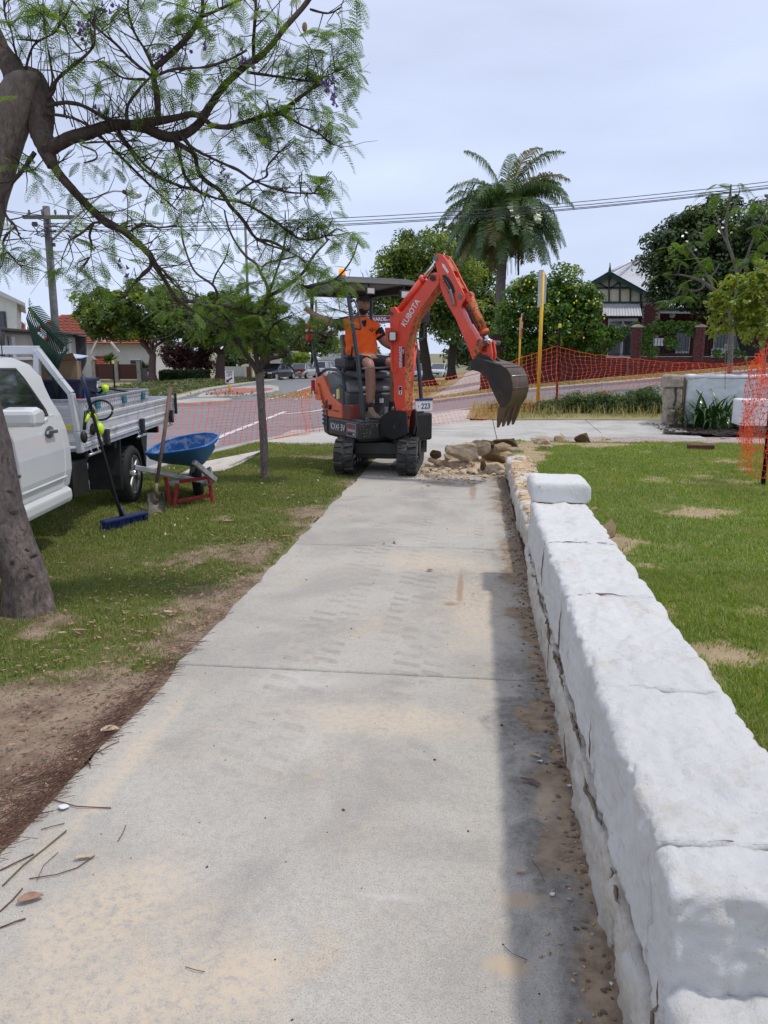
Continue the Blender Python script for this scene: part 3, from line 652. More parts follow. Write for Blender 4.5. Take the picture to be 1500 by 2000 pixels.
crackline([(.364+.006*math.sin(q*5),1.42+q*.12,.290+.012*math.sin(q*1.9)+r.gauss(0,.006))for q in range(30)],.0062,.007)
crackline([(.352,2.6,.285),(.350,2.62,.2),(.356,2.58,.1)],.004);crackline([(.352,3.3,.285),(.350,3.28,.2),(.356,3.32,.12)],.004)
bw=thing('demolished_wall','far stretch of the wall knocked down to raw tan rubble with its white face left','wall',(.57,7.6,0))
cuts=[5.06,5.9,6.7,7.5,8.3,9.1,9.85]
for i in range(len(cuts)-1):
 roundbox('lower_stone',(.395,cuts[i]+.002,-.03),(.68,cuts[i+1]-.002,.27+.02*(i%2)),.05,M['paintlow'],bw,60+i,(.022,.010,.003),res=.022,taper=lean)
def wtop(x,y):return .27+.028*vnoise(p2(x,y)*5,3)+.018*vnoise(p2(x,y)*17,4)
X,Y=np.meshgrid(np.linspace(.415,.71,22),np.linspace(5.36,9.85,260));Z=wtop(X,Y)+.012
Z[:,0]-=.05;Z[:,-1]=.0;X=X+.012*vnoise(p2(X,Y)*9,7);V=np.stack([X,Y,Z],-1).reshape(-1,3);i_=np.arange(X.size).reshape(X.shape)
mesh_obj('rubble_top',V,np.stack([i_[:-1,:-1],i_[:-1,1:],i_[1:,1:],i_[1:,:-1]],-1).reshape(-1,4),M['lime'],bw,True,world=True)
_rk={}
def rockdata(seed,m,cuts_=9,sub=3):
 if(seed,m.name)in _rk:return _rk[(seed,m.name)]
 bm=bmesh.new();bmesh.ops.create_icosphere(bm,subdivisions=sub,radius=1);r=random.Random(seed)
 P=np.array([v.co[:]for v in bm.verts])
 for k in range(cuts_):
  n_=np.array([r.gauss(0,1)for _ in range(3)]);n_/=np.linalg.norm(n_);d=r.uniform(.42,.72)
  s_=P@n_-d;P=P-np.outer(np.clip(s_,0,None),n_)
 P=P*(1.12+.13*fbm(P,2.6,4,seed)[:,None])
 for v,p in zip(bm.verts,P):v.co=p
 me=bpy.data.meshes.new('rock');bm.to_mesh(me);bm.free();me.materials.append(m)
 _rk[(seed,m.name)]=me;return me
def rock(name,c,dim,seed,m,parent=None,rot=None,sub=3):
 o=bpy.data.objects.new(name,rockdata(seed%9,m,9,sub));col.objects.link(o)
 r=random.Random(seed);rot=rot or(r.uniform(-.3,.3),r.uniform(-.3,.3),r.uniform(0,6.28))
 if parent is not None:o.parent=parent;c=rootinv(parent)@Vector(c)
 o.location=c;o.rotation_euler=rot;o.scale=(dim[0]/2,dim[1]/2,dim[2]/2);return o
 # loose chips along the broken top: one rubble part
V=[];F=[];r=random.Random(8)
for k in range(240):
 x=r.uniform(.43,.70);y=r.uniform(5.5,9.9);s_=r.uniform(.008,.03);me=rockdata(k%5,M['lime'],7,1);b_=len(V)
 z=float(wtop(np.array([x]),np.array([y]))[0])+.015;a=r.uniform(0,6);ca,sa=math.cos(a),math.sin(a)
 V+=[(x+(v.co.x*ca-v.co.y*sa)*s_*1.3,y+(v.co.x*sa+v.co.y*ca)*s_,z+v.co.z*s_*.6)for v in me.vertices]
 F+=[tuple(i+b_ for i in p.vertices)for p in me.polygons]
tag(mesh_obj('rubble_chips',V,F,M['limepale'],bw,False,world=True),kind='stuff')
# --------- rubble pile: every block a thing
ROCKS=[(903,894,50,27,'limepale','long pale limestone block with a flat face lying across the pile'),(938,884,34,22,'limepale','rounded tan lump sitting on top of the pile beside the long block'),(976,912,56,38,'lime','largest brown limestone block leaning against the end of the wall'),(868,921,25,21,'lime','pointed orange tan stone at the front left corner of the pile'),(857,912,16,13,'lime','small tan stone tucked behind the pointed corner stone'),(880,905,26,18,'limepale','pale chunk just left of the long block'),(893,914,24,16,'lime','tan stone in the front row under the long block'),(924,916,38,19,'lime','low wide tan stone in the middle of the front row'),(944,915,13,17,'soilrock','thin dark slab standing on edge beside the largest block'),(846,905,17,12,'concretepost','grey concrete fragment at the far left of the pile'),(851,893,17,13,'soilrock','dark wedge of stone above the grey fragment'),(962,876,40,16,'soilrock','dark soil coated block at the back of the pile'),(992,875,48,18,'soilrock','flat dark brown slab on the end of the broken wall'),(982,884,30,17,'lime','tan block wedged under the dark slab at the wall end'),(1003,884,20,9,'limepale','small pale stone lying on the wall end'),(978,917,26,9,'lime','flat flake of stone at the foot of the largest block'),(908,920,14,8,'lime','little tan pebble at the front edge of the pile'),(1061,870,32,19,'limepale','square tan block on the lawn edge right of the wall'),(1094,866,22,15,'lime','round orange tan stone on the lawn edge'),(1062,879,16,10,'lime','small tan stone in the grass in front of the square block'),(1074,877,12,8,'limepale','smallest pale stone in the grass near the square block'),(1141,868,28,18,'soilrock','dark lump of soil and roots at the lawn edge'),(1172,863,18,7,'limepale','low flat stone right of the dark lump'),(1189,862,12,6,'lime','small stone at the right end of the scattered row'),(1190,1056,34,34,'lime','tan limestone lump on the lawn against the white wall'),(1160,1003,20,10,'lime','broken tan shard on the lawn behind the cap stone'),]
for i,(px,py,w_,h_,mk,lb)in enumerate(ROCKS):
 g=G(px,py);k=(g-Vector((0,0,CAM_H))).length/1500.0
 W_,H_=w_*k*1.2,h_*k*1.35;zc=H_*.36
 BY={0:10.25,1:10.45,3:None,10:10.5,11:10.65,12:10.2,13:10.05,14:9.75,4:10.2,8:10.0}
 if BY.get(i):
  q=D(px,py-h_/2,BY[i]);k=BY[i]*1.01/1500;W_,H_=w_*k*1.22,h_*k*1.35;g=Vector((q.x,q.y-W_*.3,0));zc=q.z
 o=rock('limestone_block' if W_>.15 else 'stone_fragment',(g.x,g.y+W_*.3,zc),(W_,W_*.85,H_),i*7+3,M[mk],rot=(random.Random(i).uniform(-.2,.2),random.Random(i+50).uniform(-.2,.2),random.Random(i).uniform(-.4,.4)))
 tag(o,lb,'stone','rubble blocks knocked out of the wall')
X,Y=np.meshgrid(np.linspace(-.75,.75,60),np.linspace(9.7,11.1,56));d=1-np.sqrt(((X+.03)/.62)**2+((Y-10.45)/.5)**2)
Z=-.03+.17*np.clip(d,0,1)**.7+.035*vnoise(p2(X,Y)*9,5)*(d>0)+.02*vnoise(p2(X,Y)*26,6)*(d>0);i_=np.arange(X.size).reshape(X.shape)
o=mesh_obj('rubble_mound',np.stack([X,Y,Z],-1).reshape(-1,3),np.stack([i_[:-1,:-1],i_[:-1,1:],i_[1:,1:],i_[1:,:-1]],-1).reshape(-1,4),M['lime'],None,True)
tag(o,'heap of crumbled tan limestone and dirt under the broken blocks','rubble',kind='stuff')
def chips(n,fn,smin,smax,seed):
 V=[];F=[];r=random.Random(seed)
 for k in range(n):
  x,y,z=fn(r);s_=r.uniform(smin,smax);me=rockdata(k%5,M['lime'],7,1);b_=len(V);a=r.uniform(0,6);ca,sa=math.cos(a),math.sin(a);fl=r.uniform(.4,.8)
  V+=[(x+(v.co.x*ca-v.co.y*sa)*s_*1.3,y+(v.co.x*sa+v.co.y*ca)*s_,z+s_*.3+v.co.z*s_*fl)for v in me.vertices]
  F+=[tuple(i+b_ for i in p.vertices)for p in me.polygons]
 return V,F
V,F=chips(90,lambda r:(r.gauss(-.05,.30),r.gauss(10.2,.24),.0),.025,.075,28)
for i in range(len(V)):
 x,y,z=V[i];V[i]=(x,y,z+.12*max(0,1-math.hypot((x+.03)/.62,(y-10.45)/.5)))
o=mesh_obj('broken_stone',V,F,M['limepale'],None);tag(o,'fist sized broken limestone pieces filling the heap','rubble',kind='stuff')
V,F=chips(420,lambda r:(r.gauss(-.25,.42),r.gauss(10.0,.42),0),.004,.022,18)
o=mesh_obj('rubble_gravel',V,F,M['lime'],None);tag(o,'fine tan rubble scattered on the concrete around the broken blocks','gravel',kind='stuff')
V,F=chips(260,lambda r:(r.gauss(1.35,.6),13.65+r.gauss(0,.10),.0),.006,.028,19)
o=mesh_obj('rubble_gravel',V,F,M['limepale'],None);tag(o,'pale crumbs of limestone along the back edge of the lawn','gravel',kind='stuff')
V,F=chips(330,lambda r:(.40-abs(r.gauss(0,.11))-.01,r.uniform(1.5,6.5),.0),.0015,.007,20)
o=mesh_obj('rubble_gravel',V,F,M['lime'],None);tag(o,'small tan stone crumbs along the foot of the white wall','gravel',kind='stuff')
V,F=chips(500,lambda r:(.395-abs(r.gauss(0,.045)),r.uniform(1.4,9.5),.0),.003,.010,21)
o=mesh_obj('loose_soil',V,F,mat('loose_soil',(.12,.085,.06),(.22,.16,.11),.95,s=20),None);tag(o,'dark loose soil caught in the corner between path and wall','soil',kind='stuff')
# --------- mini excavator
EX=thing('mini_excavator','small red excavator with black canopy parked across the footpath, bucket held over the rubble','excavator',(-1.36,10.4,0),R(-145.3))
EI=rootinv(EX)
def track(xc,wd=.25):
 y0,y1,r_=9.83,11.0,.215;n=14;pts=[]
 for i in range(n+1):a=math.pi/2+math.pi*i/n;pts.append((y0+math.cos(a)*r_,.235+math.sin(a)*r_*(1.0)))
 for i in range(1,12):pts.append((y0+(y1-y0)*i/12,.02))
 for i in range(n+1):a=-math.pi/2+math.pi*i/n;pts.append((y1+math.cos(a)*r_,.235+math.sin(a)*r_))
 for i in range(1,12):pts.append((y1-(y1-y0)*i/12,.45))
 P=[Vector((0,a,b))for a,b in pts];k=len(P);mb=MB();rings=[]
 nr=[]
 for i in range(k):
  d=(P[(i+1)%k]-P[i-1]).normalized();nr.append(Vector((0,d.z,-d.y)))
 for i in range(k):nr[i]=-nr[i]if(nr[i].dot(P[i]-Vector((0,10.41,.235)))<0)else nr[i]
 for i in range(k+1):
  p,n_=P[i%k],nr[i%k];rings.append([p+Vector((sx*wd/2,0,0))+n_*o_ for sx,o_ in((-1,0),(-1,-.03),(1,-.03),(1,0))])
 mb.loft(rings,caps=False)
 L_=[0.0]
 for i in range(k):L_.append(L_[-1]+(P[(i+1)%k]-P[i]).length)
 tot=L_[-1];nl=44
 for j in range(nl):
  s_=tot*j/nl;i=0
  while s_>L_[i+1]:i+=1
  f=(s_-L_[i])/(L_[i+1]-L_[i]);p=P[i].lerp(P[(i+1)%k],f);n_=nr[i].lerp(nr[(i+1)%k],f).normalized();d=Vector((0,n_.z,-n_.y))
  sd=-1 if j%2 else 1
  a=[p+Vector((sd*.004,0,0))+d*q for q in(-.038,.030)];b_=[p+Vector((sd*wd*.5,0,0))+d*q for q in(-.012,.044)]
  base=[a[0],b_[0],b_[1],a[1]];c=sum(base,Vector())/4
  mb.loft([[q-n_*.004 for q in base],[c+(q-c)*.82+n_*.026 for q in base]])
  mb.box(p+Vector((-sd*wd*.30,0,0))+n_*.004,(wd*.36,.05,.014),M=Matrix(((1,0,0),(0,d.y,n_.y),(0,d.z,n_.z))))
 t_=mb.build('track',M['rubber'],EX,world=True,bevel=.003)
 mb=MB()
 for y,rr in((9.83,.165),(11.0,.16)):mb.cyl((xc*0-wd*.32,y,.235),(wd*.32,y,.235),rr,24)
 for y in(10.15,10.4,10.65):mb.cyl((-wd*.3,y,.10),(wd*.3,y,.10),.055,16)
 mb.box((0,10.41,.24),(wd*.5,1.0,.16));f_=mb.build('track_frame',M['black'],t_,world=True,bevel=.006)
 Mx=EI@Matrix.Translation((xc,0,0))@EI.inverted()
 for o in(t_,f_):o.data.transform(Mx)
 return t_
track(-1.66);track(-.845)
mb=MB();mb.box((-1.25,10.4,.30),(.62,.72,.24));mb.cyl((-1.36,10.4,.38),(-1.36,10.4,.47),.30,28)
mb.box((-1.25,9.98,.33),(.62,.12,.16));mb.box((-1.25,10.85,.3),(.6,.12,.16))
mb.build('undercarriage',M['black'],EX,world=True,bevel=.012)
mb=MB();ring=lambda y,z0,z1:[Vector((-1.80,y,z0)),Vector((-.70,y,z0)),Vector((-.70,y,z1)),Vector((-1.80,y,z1))]
mb.loft([[Vector((x,11.42+.06*math.cos(a),.25+.15*math.sin(a)))for a in np.linspace(-1.4,1.4,7)]+[Vector((x,11.38+.06*math.cos(a),.25+.15*math.sin(a)))for a in np.linspace(1.4,-1.4,7)]for x in(-1.80,-.70)])
mb.bar((-1.5,10.8,.25),(-1.5,11.42,.22),.07,.09);mb.bar((-1.0,10.8,.25),(-1.0,11.42,.22),.07,.09)
mb.build('dozer_blade',M['black'],EX,world=True,bevel=.004)
# upper structure, in the machine's own axes: +Y forwards, +X the driver's right
def plan(s_=1.0,y1=.52,rear=.93,hw=.49):
 P=[(-hw,y1),(hw,y1),(hw,-.28)]
 for i in range(1,10):
  a=math.pi*i/10;P.append((hw*math.cos(a)**1 if False else hw*(abs(math.cos(a))**.62)*(1 if math.cos(a)>0 else-1),-.28-(rear-.28)*(math.sin(a)**.8)))
 P.append((-hw,-.28));return[(x*s_,y*s_)for x,y in P]
def ring(P,z):return[Vector((x,y,z))for x,y in P]
mb=MB();mb.loft([ring(plan(.94),.43),ring(plan(),.47),ring(plan(),.66),ring(plan(.985),.69)]);mb.build('turntable_skirt',M['black'],EX,bevel=.008)
mb=MB()
mb.box((.485,.08,.665),(.03,.84,.012));mb.box((.485,.08,.52),(.012,.8,.01));mb.box((0,.515,.665),(.96,.02,.014));mb.build('skirt_trim',M['darkgrey'],EX,bevel=.002)
# counterweight with grille
P2=[(x,y)for x,y in plan(1.0)if y<-.2];
mb=MB();cw=[(.49,-.45)]+[p for p in plan()if p[1]<-.3]+[(-.49,-.45)]
mb.loft([ring([(x*.99,y)for x,y in cw],.45),ring([(x*1.012,y*1.012)for x,y in cw],.52),ring([(x*1.015,y*1.015)for x,y in cw],.90),ring([(x*.97,y*.97)for x,y in cw],.97)])
mb.build('counterweight',M['blackplastic'],EX,bevel=.012)
for k in range(6):
 z=.58+k*.058;mb=MB();pts=[Vector((x*1.03,y*1.03,z))for x,y in cw[1:6]]
 mb.tube(pts,.013,6);mb.build('grille_bar',M['darkgrey'],EX)
mb=MB();mb.box((.53,-.62,.75),(.02,.30,.42));
# orange hood panels: right side cover, rear hood
side=[(-.90,.90),(-.87,1.22),(-.62,1.25),(-.52,1.14),(-.33,.98),(.0,.875),(.02,.69),(-.57,.69),(-.60,.9)]
mb=MB();a=[Vector((.485,y,z))for y,z in side];b_=[Vector((.16,y+.0,z))for y,z in side];c_=[Vector((.50,y*.98-.01,.70+(z-.70)*.97))for y,z in side]
mb.loft([b_,a]);mb.build('hood_panel',M['orange'],EX,bevel=.02)
mb=MB();a=[Vector((-.47,y,z))for y,z in side];b_=[Vector((-.16,y,z))for y,z in side];mb.loft([a,b_]);mb.build('hood_panel',M['orange'],EX,bevel=.02)
mb=MB();mb.loft([[Vector((x,y,z))for y,z in((-.90,.95),(-.86,1.18),(-.6,1.2),(-.55,.95))]for x in(.155,-.155)]);mb.build('rear_hood',M['orange'],EX,bevel=.02)
mb=MB();mb.bar((.492,-.74,1.14),(.492,-.52,.80),.012,.035,(1,0,0));mb.bar((.492,-.50,.80),(.492,-.08,.79),.012,.02,(1,0,0));mb.build('panel_crease',M['redworn'],EX,bevel=.003)
mb=MB();mb.box((.495,-.36,.845),(.03,.07,.035));mb.cyl((.48,-.36,.83),(.515,-.36,.83),.028,12);mb.build('hood_latch',M['blackplastic'],EX,bevel=.004)
mb=MB();mb.box((.40,.15,.79),(.16,.24,.20));mb.build('step_box',mat('faded_red_box',(.22,.045,.03),(.17,.04,.03),.7),EX,bevel=.015)
mb=MB();mb.box((.50,-.89,1.02),(.03,.03,.07));mb.box((.495,-.93,1.08),(.05,.05,.20));mb.build('tail_lamp',M['redplastic'],EX,bevel=.006)
mb=MB();mb.box((.522,-.86,1.0),(.004,.05,.055));mb.build('reflector',M['whitep'],EX)
# seat base and seat
mb=MB();sb=[(-.62,1.02),(-.60,1.26),(-.42,1.30),(.02,1.19),(.14,1.10),(.14,1.04)]
mb.loft([[Vector((x,y,z))for y,z in sb]for x in(.44,-.44)]);mb.build('seat_base',M['midgrey'],EX,bevel=.03)
mb=MB();sb=[(-.58,.82),(-.50,1.03),(-.35,1.12),(-.12,1.14),(.16,1.02),(.16,.69),(-.2,.69)]
mb.loft([[Vector((x,y,z))for y,z in sb]for x in(.465,-.44)]);mb.build('tool_box',M['darkgrey'],EX,bevel=.02)
mb=MB();mb.box((.468,-.12,1.02),(.006,.06,.13));mb.build('warning_label',M['yellowcap'],EX);mb=MB();mb.box((.468,-.165,1.01),(.007,.035,.13));mb.box((.468,-.27,.99),(.007,.06,.03));mb.build('paper_label',M['whitep'],EX)
for x,z,a_,b2 in((.10,.93,.05,.055),(-.03,.93,.06,.06),(-.12,.78,.09,.13),(.18,.76,.2,.03)):
 mb=MB();mb.box((x,.164,z),(a_,.006,b2));mb.build('paper_label',M['galv']if z<.9 else M['whitep'],EX)
mb=MB();mb.loft([[Vector((x,y,z))for y,z in((-.42,1.24),(-.42,1.31),(-.05,1.33),(.13,1.30),(.16,1.25),(.1,1.22))]for x in(.27,-.23)]);mb.build('seat_cushion',M['midgrey'],EX,bevel=.03)
mb=MB();mb.loft([[Vector((x,y,z))for y,z in((-.40,1.28),(-.30,1.30),(-.38,1.80),(-.48,1.80))]for x in(.30,-.22)]);mb.build('seat_backrest',M['midgrey'],EX,bevel=.04)
# consoles and joysticks
for x in(.38,-.36):
 mb=MB();mb.box((x,-.10,1.42),(.15,.38,.13));mb.box((x,.03,1.50),(.12,.16,.06));mb.build('console',M['blackplastic'],EX,bevel=.03)
 mb=MB();mb.tube([(x,.10,1.5),(x,.12,1.58),(x-.01,.13,1.64)],[.014,.012,.022],10);mb.build('joystick',M['blackplastic'],EX)
 # floor, levers, pedals
mb=MB();mb.box((0,.34,.70),(.92,.36,.03));mb.box((-.30,.50,.76),(.36,.06,.14));mb.build('floor_plate',M['darkgrey'],EX,bevel=.008)
mb=MB();mb.box((.12,.26,.722),(.42,.26,.012));mb.build('floor_mat',M['galv'],EX,bevel=.004)
for x in(-.10,-.19):
 mb=MB();mb.tube([(x,.42,.72),(x,.40,1.05),(x+.02,.30,1.42),(x+.02,.28,1.46)],[.011,.011,.011,.016],8);mb.build('travel_lever',M['postgrey'],EX)
mb=MB();mb.loft([[Vector((x,.36,.74)),Vector((x,.50,.80)),Vector((x,.50,.76)),Vector((x,.38,.72))]for x in(-.05,-.24)]);mb.build('pedal',M['midgrey'],EX,bevel=.006)
# canopy posts
def post(name,pts,r_=.024,m='postgrey'):
 P=[Vector(p)for p in pts];Q=[]
 for i in range(len(P)-1):
  for j in range(6):Q.append(P[i].lerp(P[i+1],j/6))
 Q.append(P[-1])
 for _ in range(3):Q=[Q[0]]+[(Q[i-1]+Q[i]*2+Q[i+1])/4 for i in range(1,len(Q)-1)]+[Q[-1]]
 mb=MB();mb.tube(Q,r_,10);return mb.build(name,M[m],EX)
post('front_post',[(.41,.50,.70),(.42,.42,1.3),(.44,.14,2.30),(.44,.08,2.42)],.027)
post('front_post',[(-.47,.50,.70),(-.47,.40,1.35),(-.46,.14,2.30),(-.46,.08,2.42)],.027)
post('rear_post',[(.46,-.78,1.22),(.47,-.93,1.55),(.47,-1.0,2.0),(.46,-.98,2.42)],.026)
post('rear_post',[(-.46,-.78,1.22),(-.47,-.93,1.55),(-.47,-1.0,2.0),(-.46,-.98,2.42)],.026)
post('cross_rail',[(.46,-.96,1.72),(-.46,-.96,1.72)],.014)
post('hand_rail',[(.43,-.80,1.27),(.45,-.55,1.34),(.45,-.12,1.33),(.46,.02,1.24),(.46,.06,.72)],.022)
post('front_rail',[(.41,.47,1.36),(.1,.52,1.37),(-.32,.52,1.40)],.012,'midgrey')
post('grab_handle',[(.42,.30,1.86),(.36,.36,1.84),(.35,.24,2.12),(.36,.16,2.22),(.42,.20,2.20)],.013)
post('mirror_arm',[(-.48,.30,1.75),(-.58,.32,1.72),(-.6,.32,1.95),(-.6,.30,2.0)],.012)
mb=MB();mb.loft([[Vector((-.6+a,.33,2.02+b2))for a,b2 in((-.06,-.09),(.06,-.09),(.07,.09),(-.07,.09))],[Vector((-.6+a,.35,2.02+b2))for a,b2 in((-.05,-.08),(.05,-.08),(.06,.08),(-.06,.08))]]);mb.build('mirror',M['blackplastic'],EX,bevel=.01)
# roof: shell with drooping rounded visor along the right side
def roofring(x):
 e_=1-(abs(x)/.52)**6*.25
 return[Vector((x,y,z))for y,z in((-1.06,2.33),(-1.05,2.42*1+.03*e_),(-.95,2.47+.02*e_),(.02,2.50+.02*e_),(.20,2.47+.01*e_),(.24,2.42),(.20,2.41),(0,2.44),(-.95,2.42),(-1.0,2.33))]
mb=MB();mb.loft([roofring(x)for x in(-.52,-.49,-.25,0,.25,.49,.52)],smooth=False);mb.build('roof',M['blackplastic'],EX,bevel=.012)
for s_ in(.505,-.505):
 mb=MB();sd=[(-1.04,2.34),(-1.05,2.44),(-.9,2.49),(.1,2.50),(.2,2.46),(.2,2.40),(.05,2.36),(-.2,2.33)]
 mb.loft([[Vector((s_+d_,y,z))for y,z in sd]for d_ in(-.02,.02)]);mb.build('roof_skirt',M['blackplastic'],EX,bevel=.014)
 # lamps
def worklamp(p,s_=1.0):
 p=Vector(p);mb=MB();mb.loft([[p+Vector((a*.085*s_,-.05,b2*.06*s_))for a,b2 in((-.7,-.7),(.7,-.7),(.7,.7),(-.7,.7))],[p+Vector((a*.085*s_,.03,b2*.06*s_))for a,b2 in((-1,-1),(1,-1),(1,1),(-1,1))]])
 mb.bar(p+Vector((0,-.02,.05)),p+Vector((0,-.02,.12)),.03,.02);o=mb.build('work_lamp',M['blackplastic'],EX,bevel=.008)
 mb=MB();mb.box(p+Vector((0,.034,0)),(.12*s_,.01,.08*s_));mb.build('lens',M['lens'],o,bevel=.003)
worklamp((-.34,.22,2.30));worklamp((.17,.22,2.33),.8)
mb=MB();mb.cyl((.40,-.12,2.51),(.40,-.12,2.54),.05,16);bs_=mb.build('beacon_base',M['black'],EX)
am,t_,b_=_nt('amber_beacon');b_.inputs['Base Color'].default_value=(.9,.28,.01,1);b_.inputs['Emission Color'].default_value=(1,.38,.02,1);b_.inputs['Emission Strength'].default_value=.55;b_.inputs['Roughness'].default_value=.15
M['amber']=am
mb=MB();mb.lathe([(.044,0),(.045,.03),(.043,.07),(.03,.085),(.005,.09)],(.40,-.12,2.54),n=16);mb.build('beacon_lens',am,EX)
mb=MB();mb.lathe([(.05,0),(.052,.02),(.052,.20),(.035,.235),(.012,.24),(.012,.26)],(.52,-.98,1.72),n=14);mb.build('fire_extinguisher',M['redplastic'],EX)
mb=MB();mb.lathe([(.053,0),(.053,.06)],(.52,-.98,1.82),n=14);mb.build('extinguisher_label',M['whitep'],EX)
# licence plate on a bracket at the front left
plate_o=EX
mb=MB();mb.box((-.43,.60,.875),(.26,.008,.14),M=Matrix.Rotation(R(0),3,'Z'));pl_=mb.build('licence_plate',M['whitep'],EX,bevel=.002)
mb=MB();mb.box((-.43,.602,.955),(.27,.012,.03));mb.build('plate_surround',M['bluep'],pl_,bevel=.002)
# text faces forwards (+Y): x axis runs to the driver's left (-X)
W2=EI.inverted()
def ltext(name,body,size,o,xd,yd,m,parent,ext=.001,sx=1.0,align='CENTER',shear=0):
 Mw=W2@basis(Vector(o),Vector(xd),Vector(yd));return text(name,body,size,Mw,m,parent,ext,align,sx,shear)
ltext('plate_number','· 223',.10,(-.43,.606,.868),(-1,0,0),(0,0,1),M['bluep'],pl_,sx=.95)
mb=MB();mb.box((-.44,.53,.60),(.26,.14,.36));mb.build('front_box',M['black'],EX,bevel=.03)
ltext('model_lettering','KX41·3V',.125,(.497,-.10,.575),(0,1,0),(0,0,1),M['whitep'],EX,sx=.98)
mb=MB();mb.box((.494,.32,.575),(.006,.26,.155));dc=mb.build('hire_sticker',M['redp'],EX,bevel=.001)
mb=MB();mb.box((.4962,.32,.520),(.006,.25,.036));mb.build('sticker_band',M['blackp'],dc)
mb=MB();mb.box((.4945,.32,.575),(.005,.275,.17));mb.build('sticker_border',M['galv'],dc)
ltext('sticker_name','KENNARDS',.044,(.4985,.32,.567),(0,1,0),(0,0,1),M['whitep'],dc,ext=.0008)
ltext('sticker_word','HIRE',.032,(.5005,.40,.520),(0,1,0),(0,0,1),M['whitep'],dc,ext=.0008)
# scratches on the front corner
r=random.Random(3);mb=MB()
for k in range(46):
 x=.47-abs(r.gauss(0,.2));z=r.uniform(.48,.66);a=r.uniform(-.5,.5)+(1.3 if r.random()<.4 else 0);l=r.uniform(.006,.03)
 mb.bar((x,.5225,z),(x+math.cos(a)*l,.5225,z+math.sin(a)*l),.0015,r.uniform(.002,.009),(0,1,0))
tag(mb.build('paint_chips',M['limepale'],EX),kind='stuff')
# swing bracket
AB=R(64.7);fb=Vector((math.sin(AB),-math.cos(AB),0));pb=Vector((-fb.y,fb.x,0));P0=Vector((-.67,9.63,0))
def BP(px,py,off=0.0):return PL(px,py,P0,fb)+pb*off
BT=.20
mb=MB();mb.cyl((-.97,9.93,.40),(-.97,9.93,.72),.10,16);c0=BP(783,838,BT/2)
for o_ in(-.02,BT+.02):mb.prism([BP(x,y,o_-.015)for x,y in((765,800),(796,803),(800,845),(772,858),(745,850),(745,815))],pb*.03)
mb.cyl(BP(779,830,-.05),BP(779,830,BT+.05),.032,14);mb.build('swing_bracket',M['black'],EX,world=True,bevel=.006)
# boom
boom_px=[(773,842),(769,836),(772,824),(778,806),(769,780),(768,744),(764,700),(763,660),(761,632),(761,612),(763,603),(769,599),(774,602),(778,609),(785,609),(803,588),(820,566),(836,544),(841,535),(848,532),(855,535),(858,544),(856,556),(843,574),(826,598),(810,622),(800,648),(794,676),(791,720),(791,780),(791,802),(786,818),(785,836),(780,843)]
mb=MB();n_=len(boom_px);A_=[BP(x,y,0)for x,y in boom_px];B_=[BP(x,y,0)+pb*BT for x,y in boom_px]
b0=len(mb.V);mb.add(A_+B_,[tuple(range(n_))[::-1],tuple(range(n_,2*n_))])
for i in range(n_):
 mb.m=1 if(22<=i<=29)else 0
 mb.add([A_[i],A_[(i+1)%n_],B_[(i+1)%n_],B_[i]],[(0,1,2,3)])
mb.m=0
bo=mb.build('boom',[M['red'],M['redworn']],EX,world=True)
bm=bmesh.new();bm.from_mesh(bo.data);bmesh.ops.remove_doubles(bm,verts=bm.verts,dist=1e-4);bmesh.ops.recalc_face_normals(bm,faces=bm.faces);bm.to_mesh(bo.data);bm.free()
bv=bo.modifiers.new('bevel','BEVEL');bv.width=.008;bv.segments=2;bv.limit_method='ANGLE';bv.angle_limit=R(40)
def bpart(name,polys,o0,th,m,parent=bo,bevel=.004):
 mb=MB()
 for pz in polys:mb.prism([BP(x,y,o0)for x,y in pz],pb*th)
 return mb.build(name,M[m],parent,world=True,bevel=bevel)
def pin(px,py,o0,o1,r_,m='darkgrey',parent=bo):
 mb=MB();mb.cyl(BP(px,py,o0),BP(px,py,o1),r_,16);return mb.build('pin',M[m],parent,world=True)
bpart('reinforcement_plate',[[(764,600),(772,600),(779,611),(782,625),(776,650),(770,662),(764,660)]],-.010,.010,'red')
bpart('reinforcement_plate',[[(769,778),(790,800),(788,815),(784,842),(772,842),(769,834),(776,808)]],-.012,.012,'red')
pin(766,612,-.03,BT+.03,.022);pin(846,543,-.03,BT+.03,.034,'black');pin(774,833,-.04,-.01,.02)
# boom lettering and stickers on the near face
def btext(body,size,p0,p1,off,m,name,parent,sx=1.0,flip=1):
 a,b2=BP(*p0,off),BP(*p1,off);xd=(b2-a).normalized();up=pb.cross(xd)*-1
 zd=-pb;yd=zd.cross(xd)
 return text(name,body,size,basis((a+b2)/2,xd,yd),M[m],parent,.0012,'CENTER',sx)
btext('KUBOTA',.105,(790,633),(815,590),-.004,'whitep','brand_lettering',bo,.88)
st=bpart('hire_sticker',[[(778.5,677),(791,679),(790,716),(778,715)]],-.004,.004,'redp',bevel=0)
bpart('sticker_band',[[(787,679),(791.3,679.3),(790.6,716),(786.6,715.5)]],-.006,.003,'blackp',st,0)
btext('KENNARDS',.062,(783,715),(783,679),-.0055,'whitep','sticker_name',st,.80)
btext('HIRE',.030,(788.8,692),(788.8,680),-.0075,'whitep','sticker_word',st,.9)
s2=bpart('warning_label',[[(779,754),(785,754),(785,770.5),(779,770.5)]],-.003,.003,'whitep',bevel=0)
bpart('label_symbol',[[(779.6,755),(784.6,755),(784.6,762.5),(779.6,762.5)],[(781,764),(783.6,764),(783,769.5),(781.6,769.5)]],-.005,.003,'blackp',s2,0)
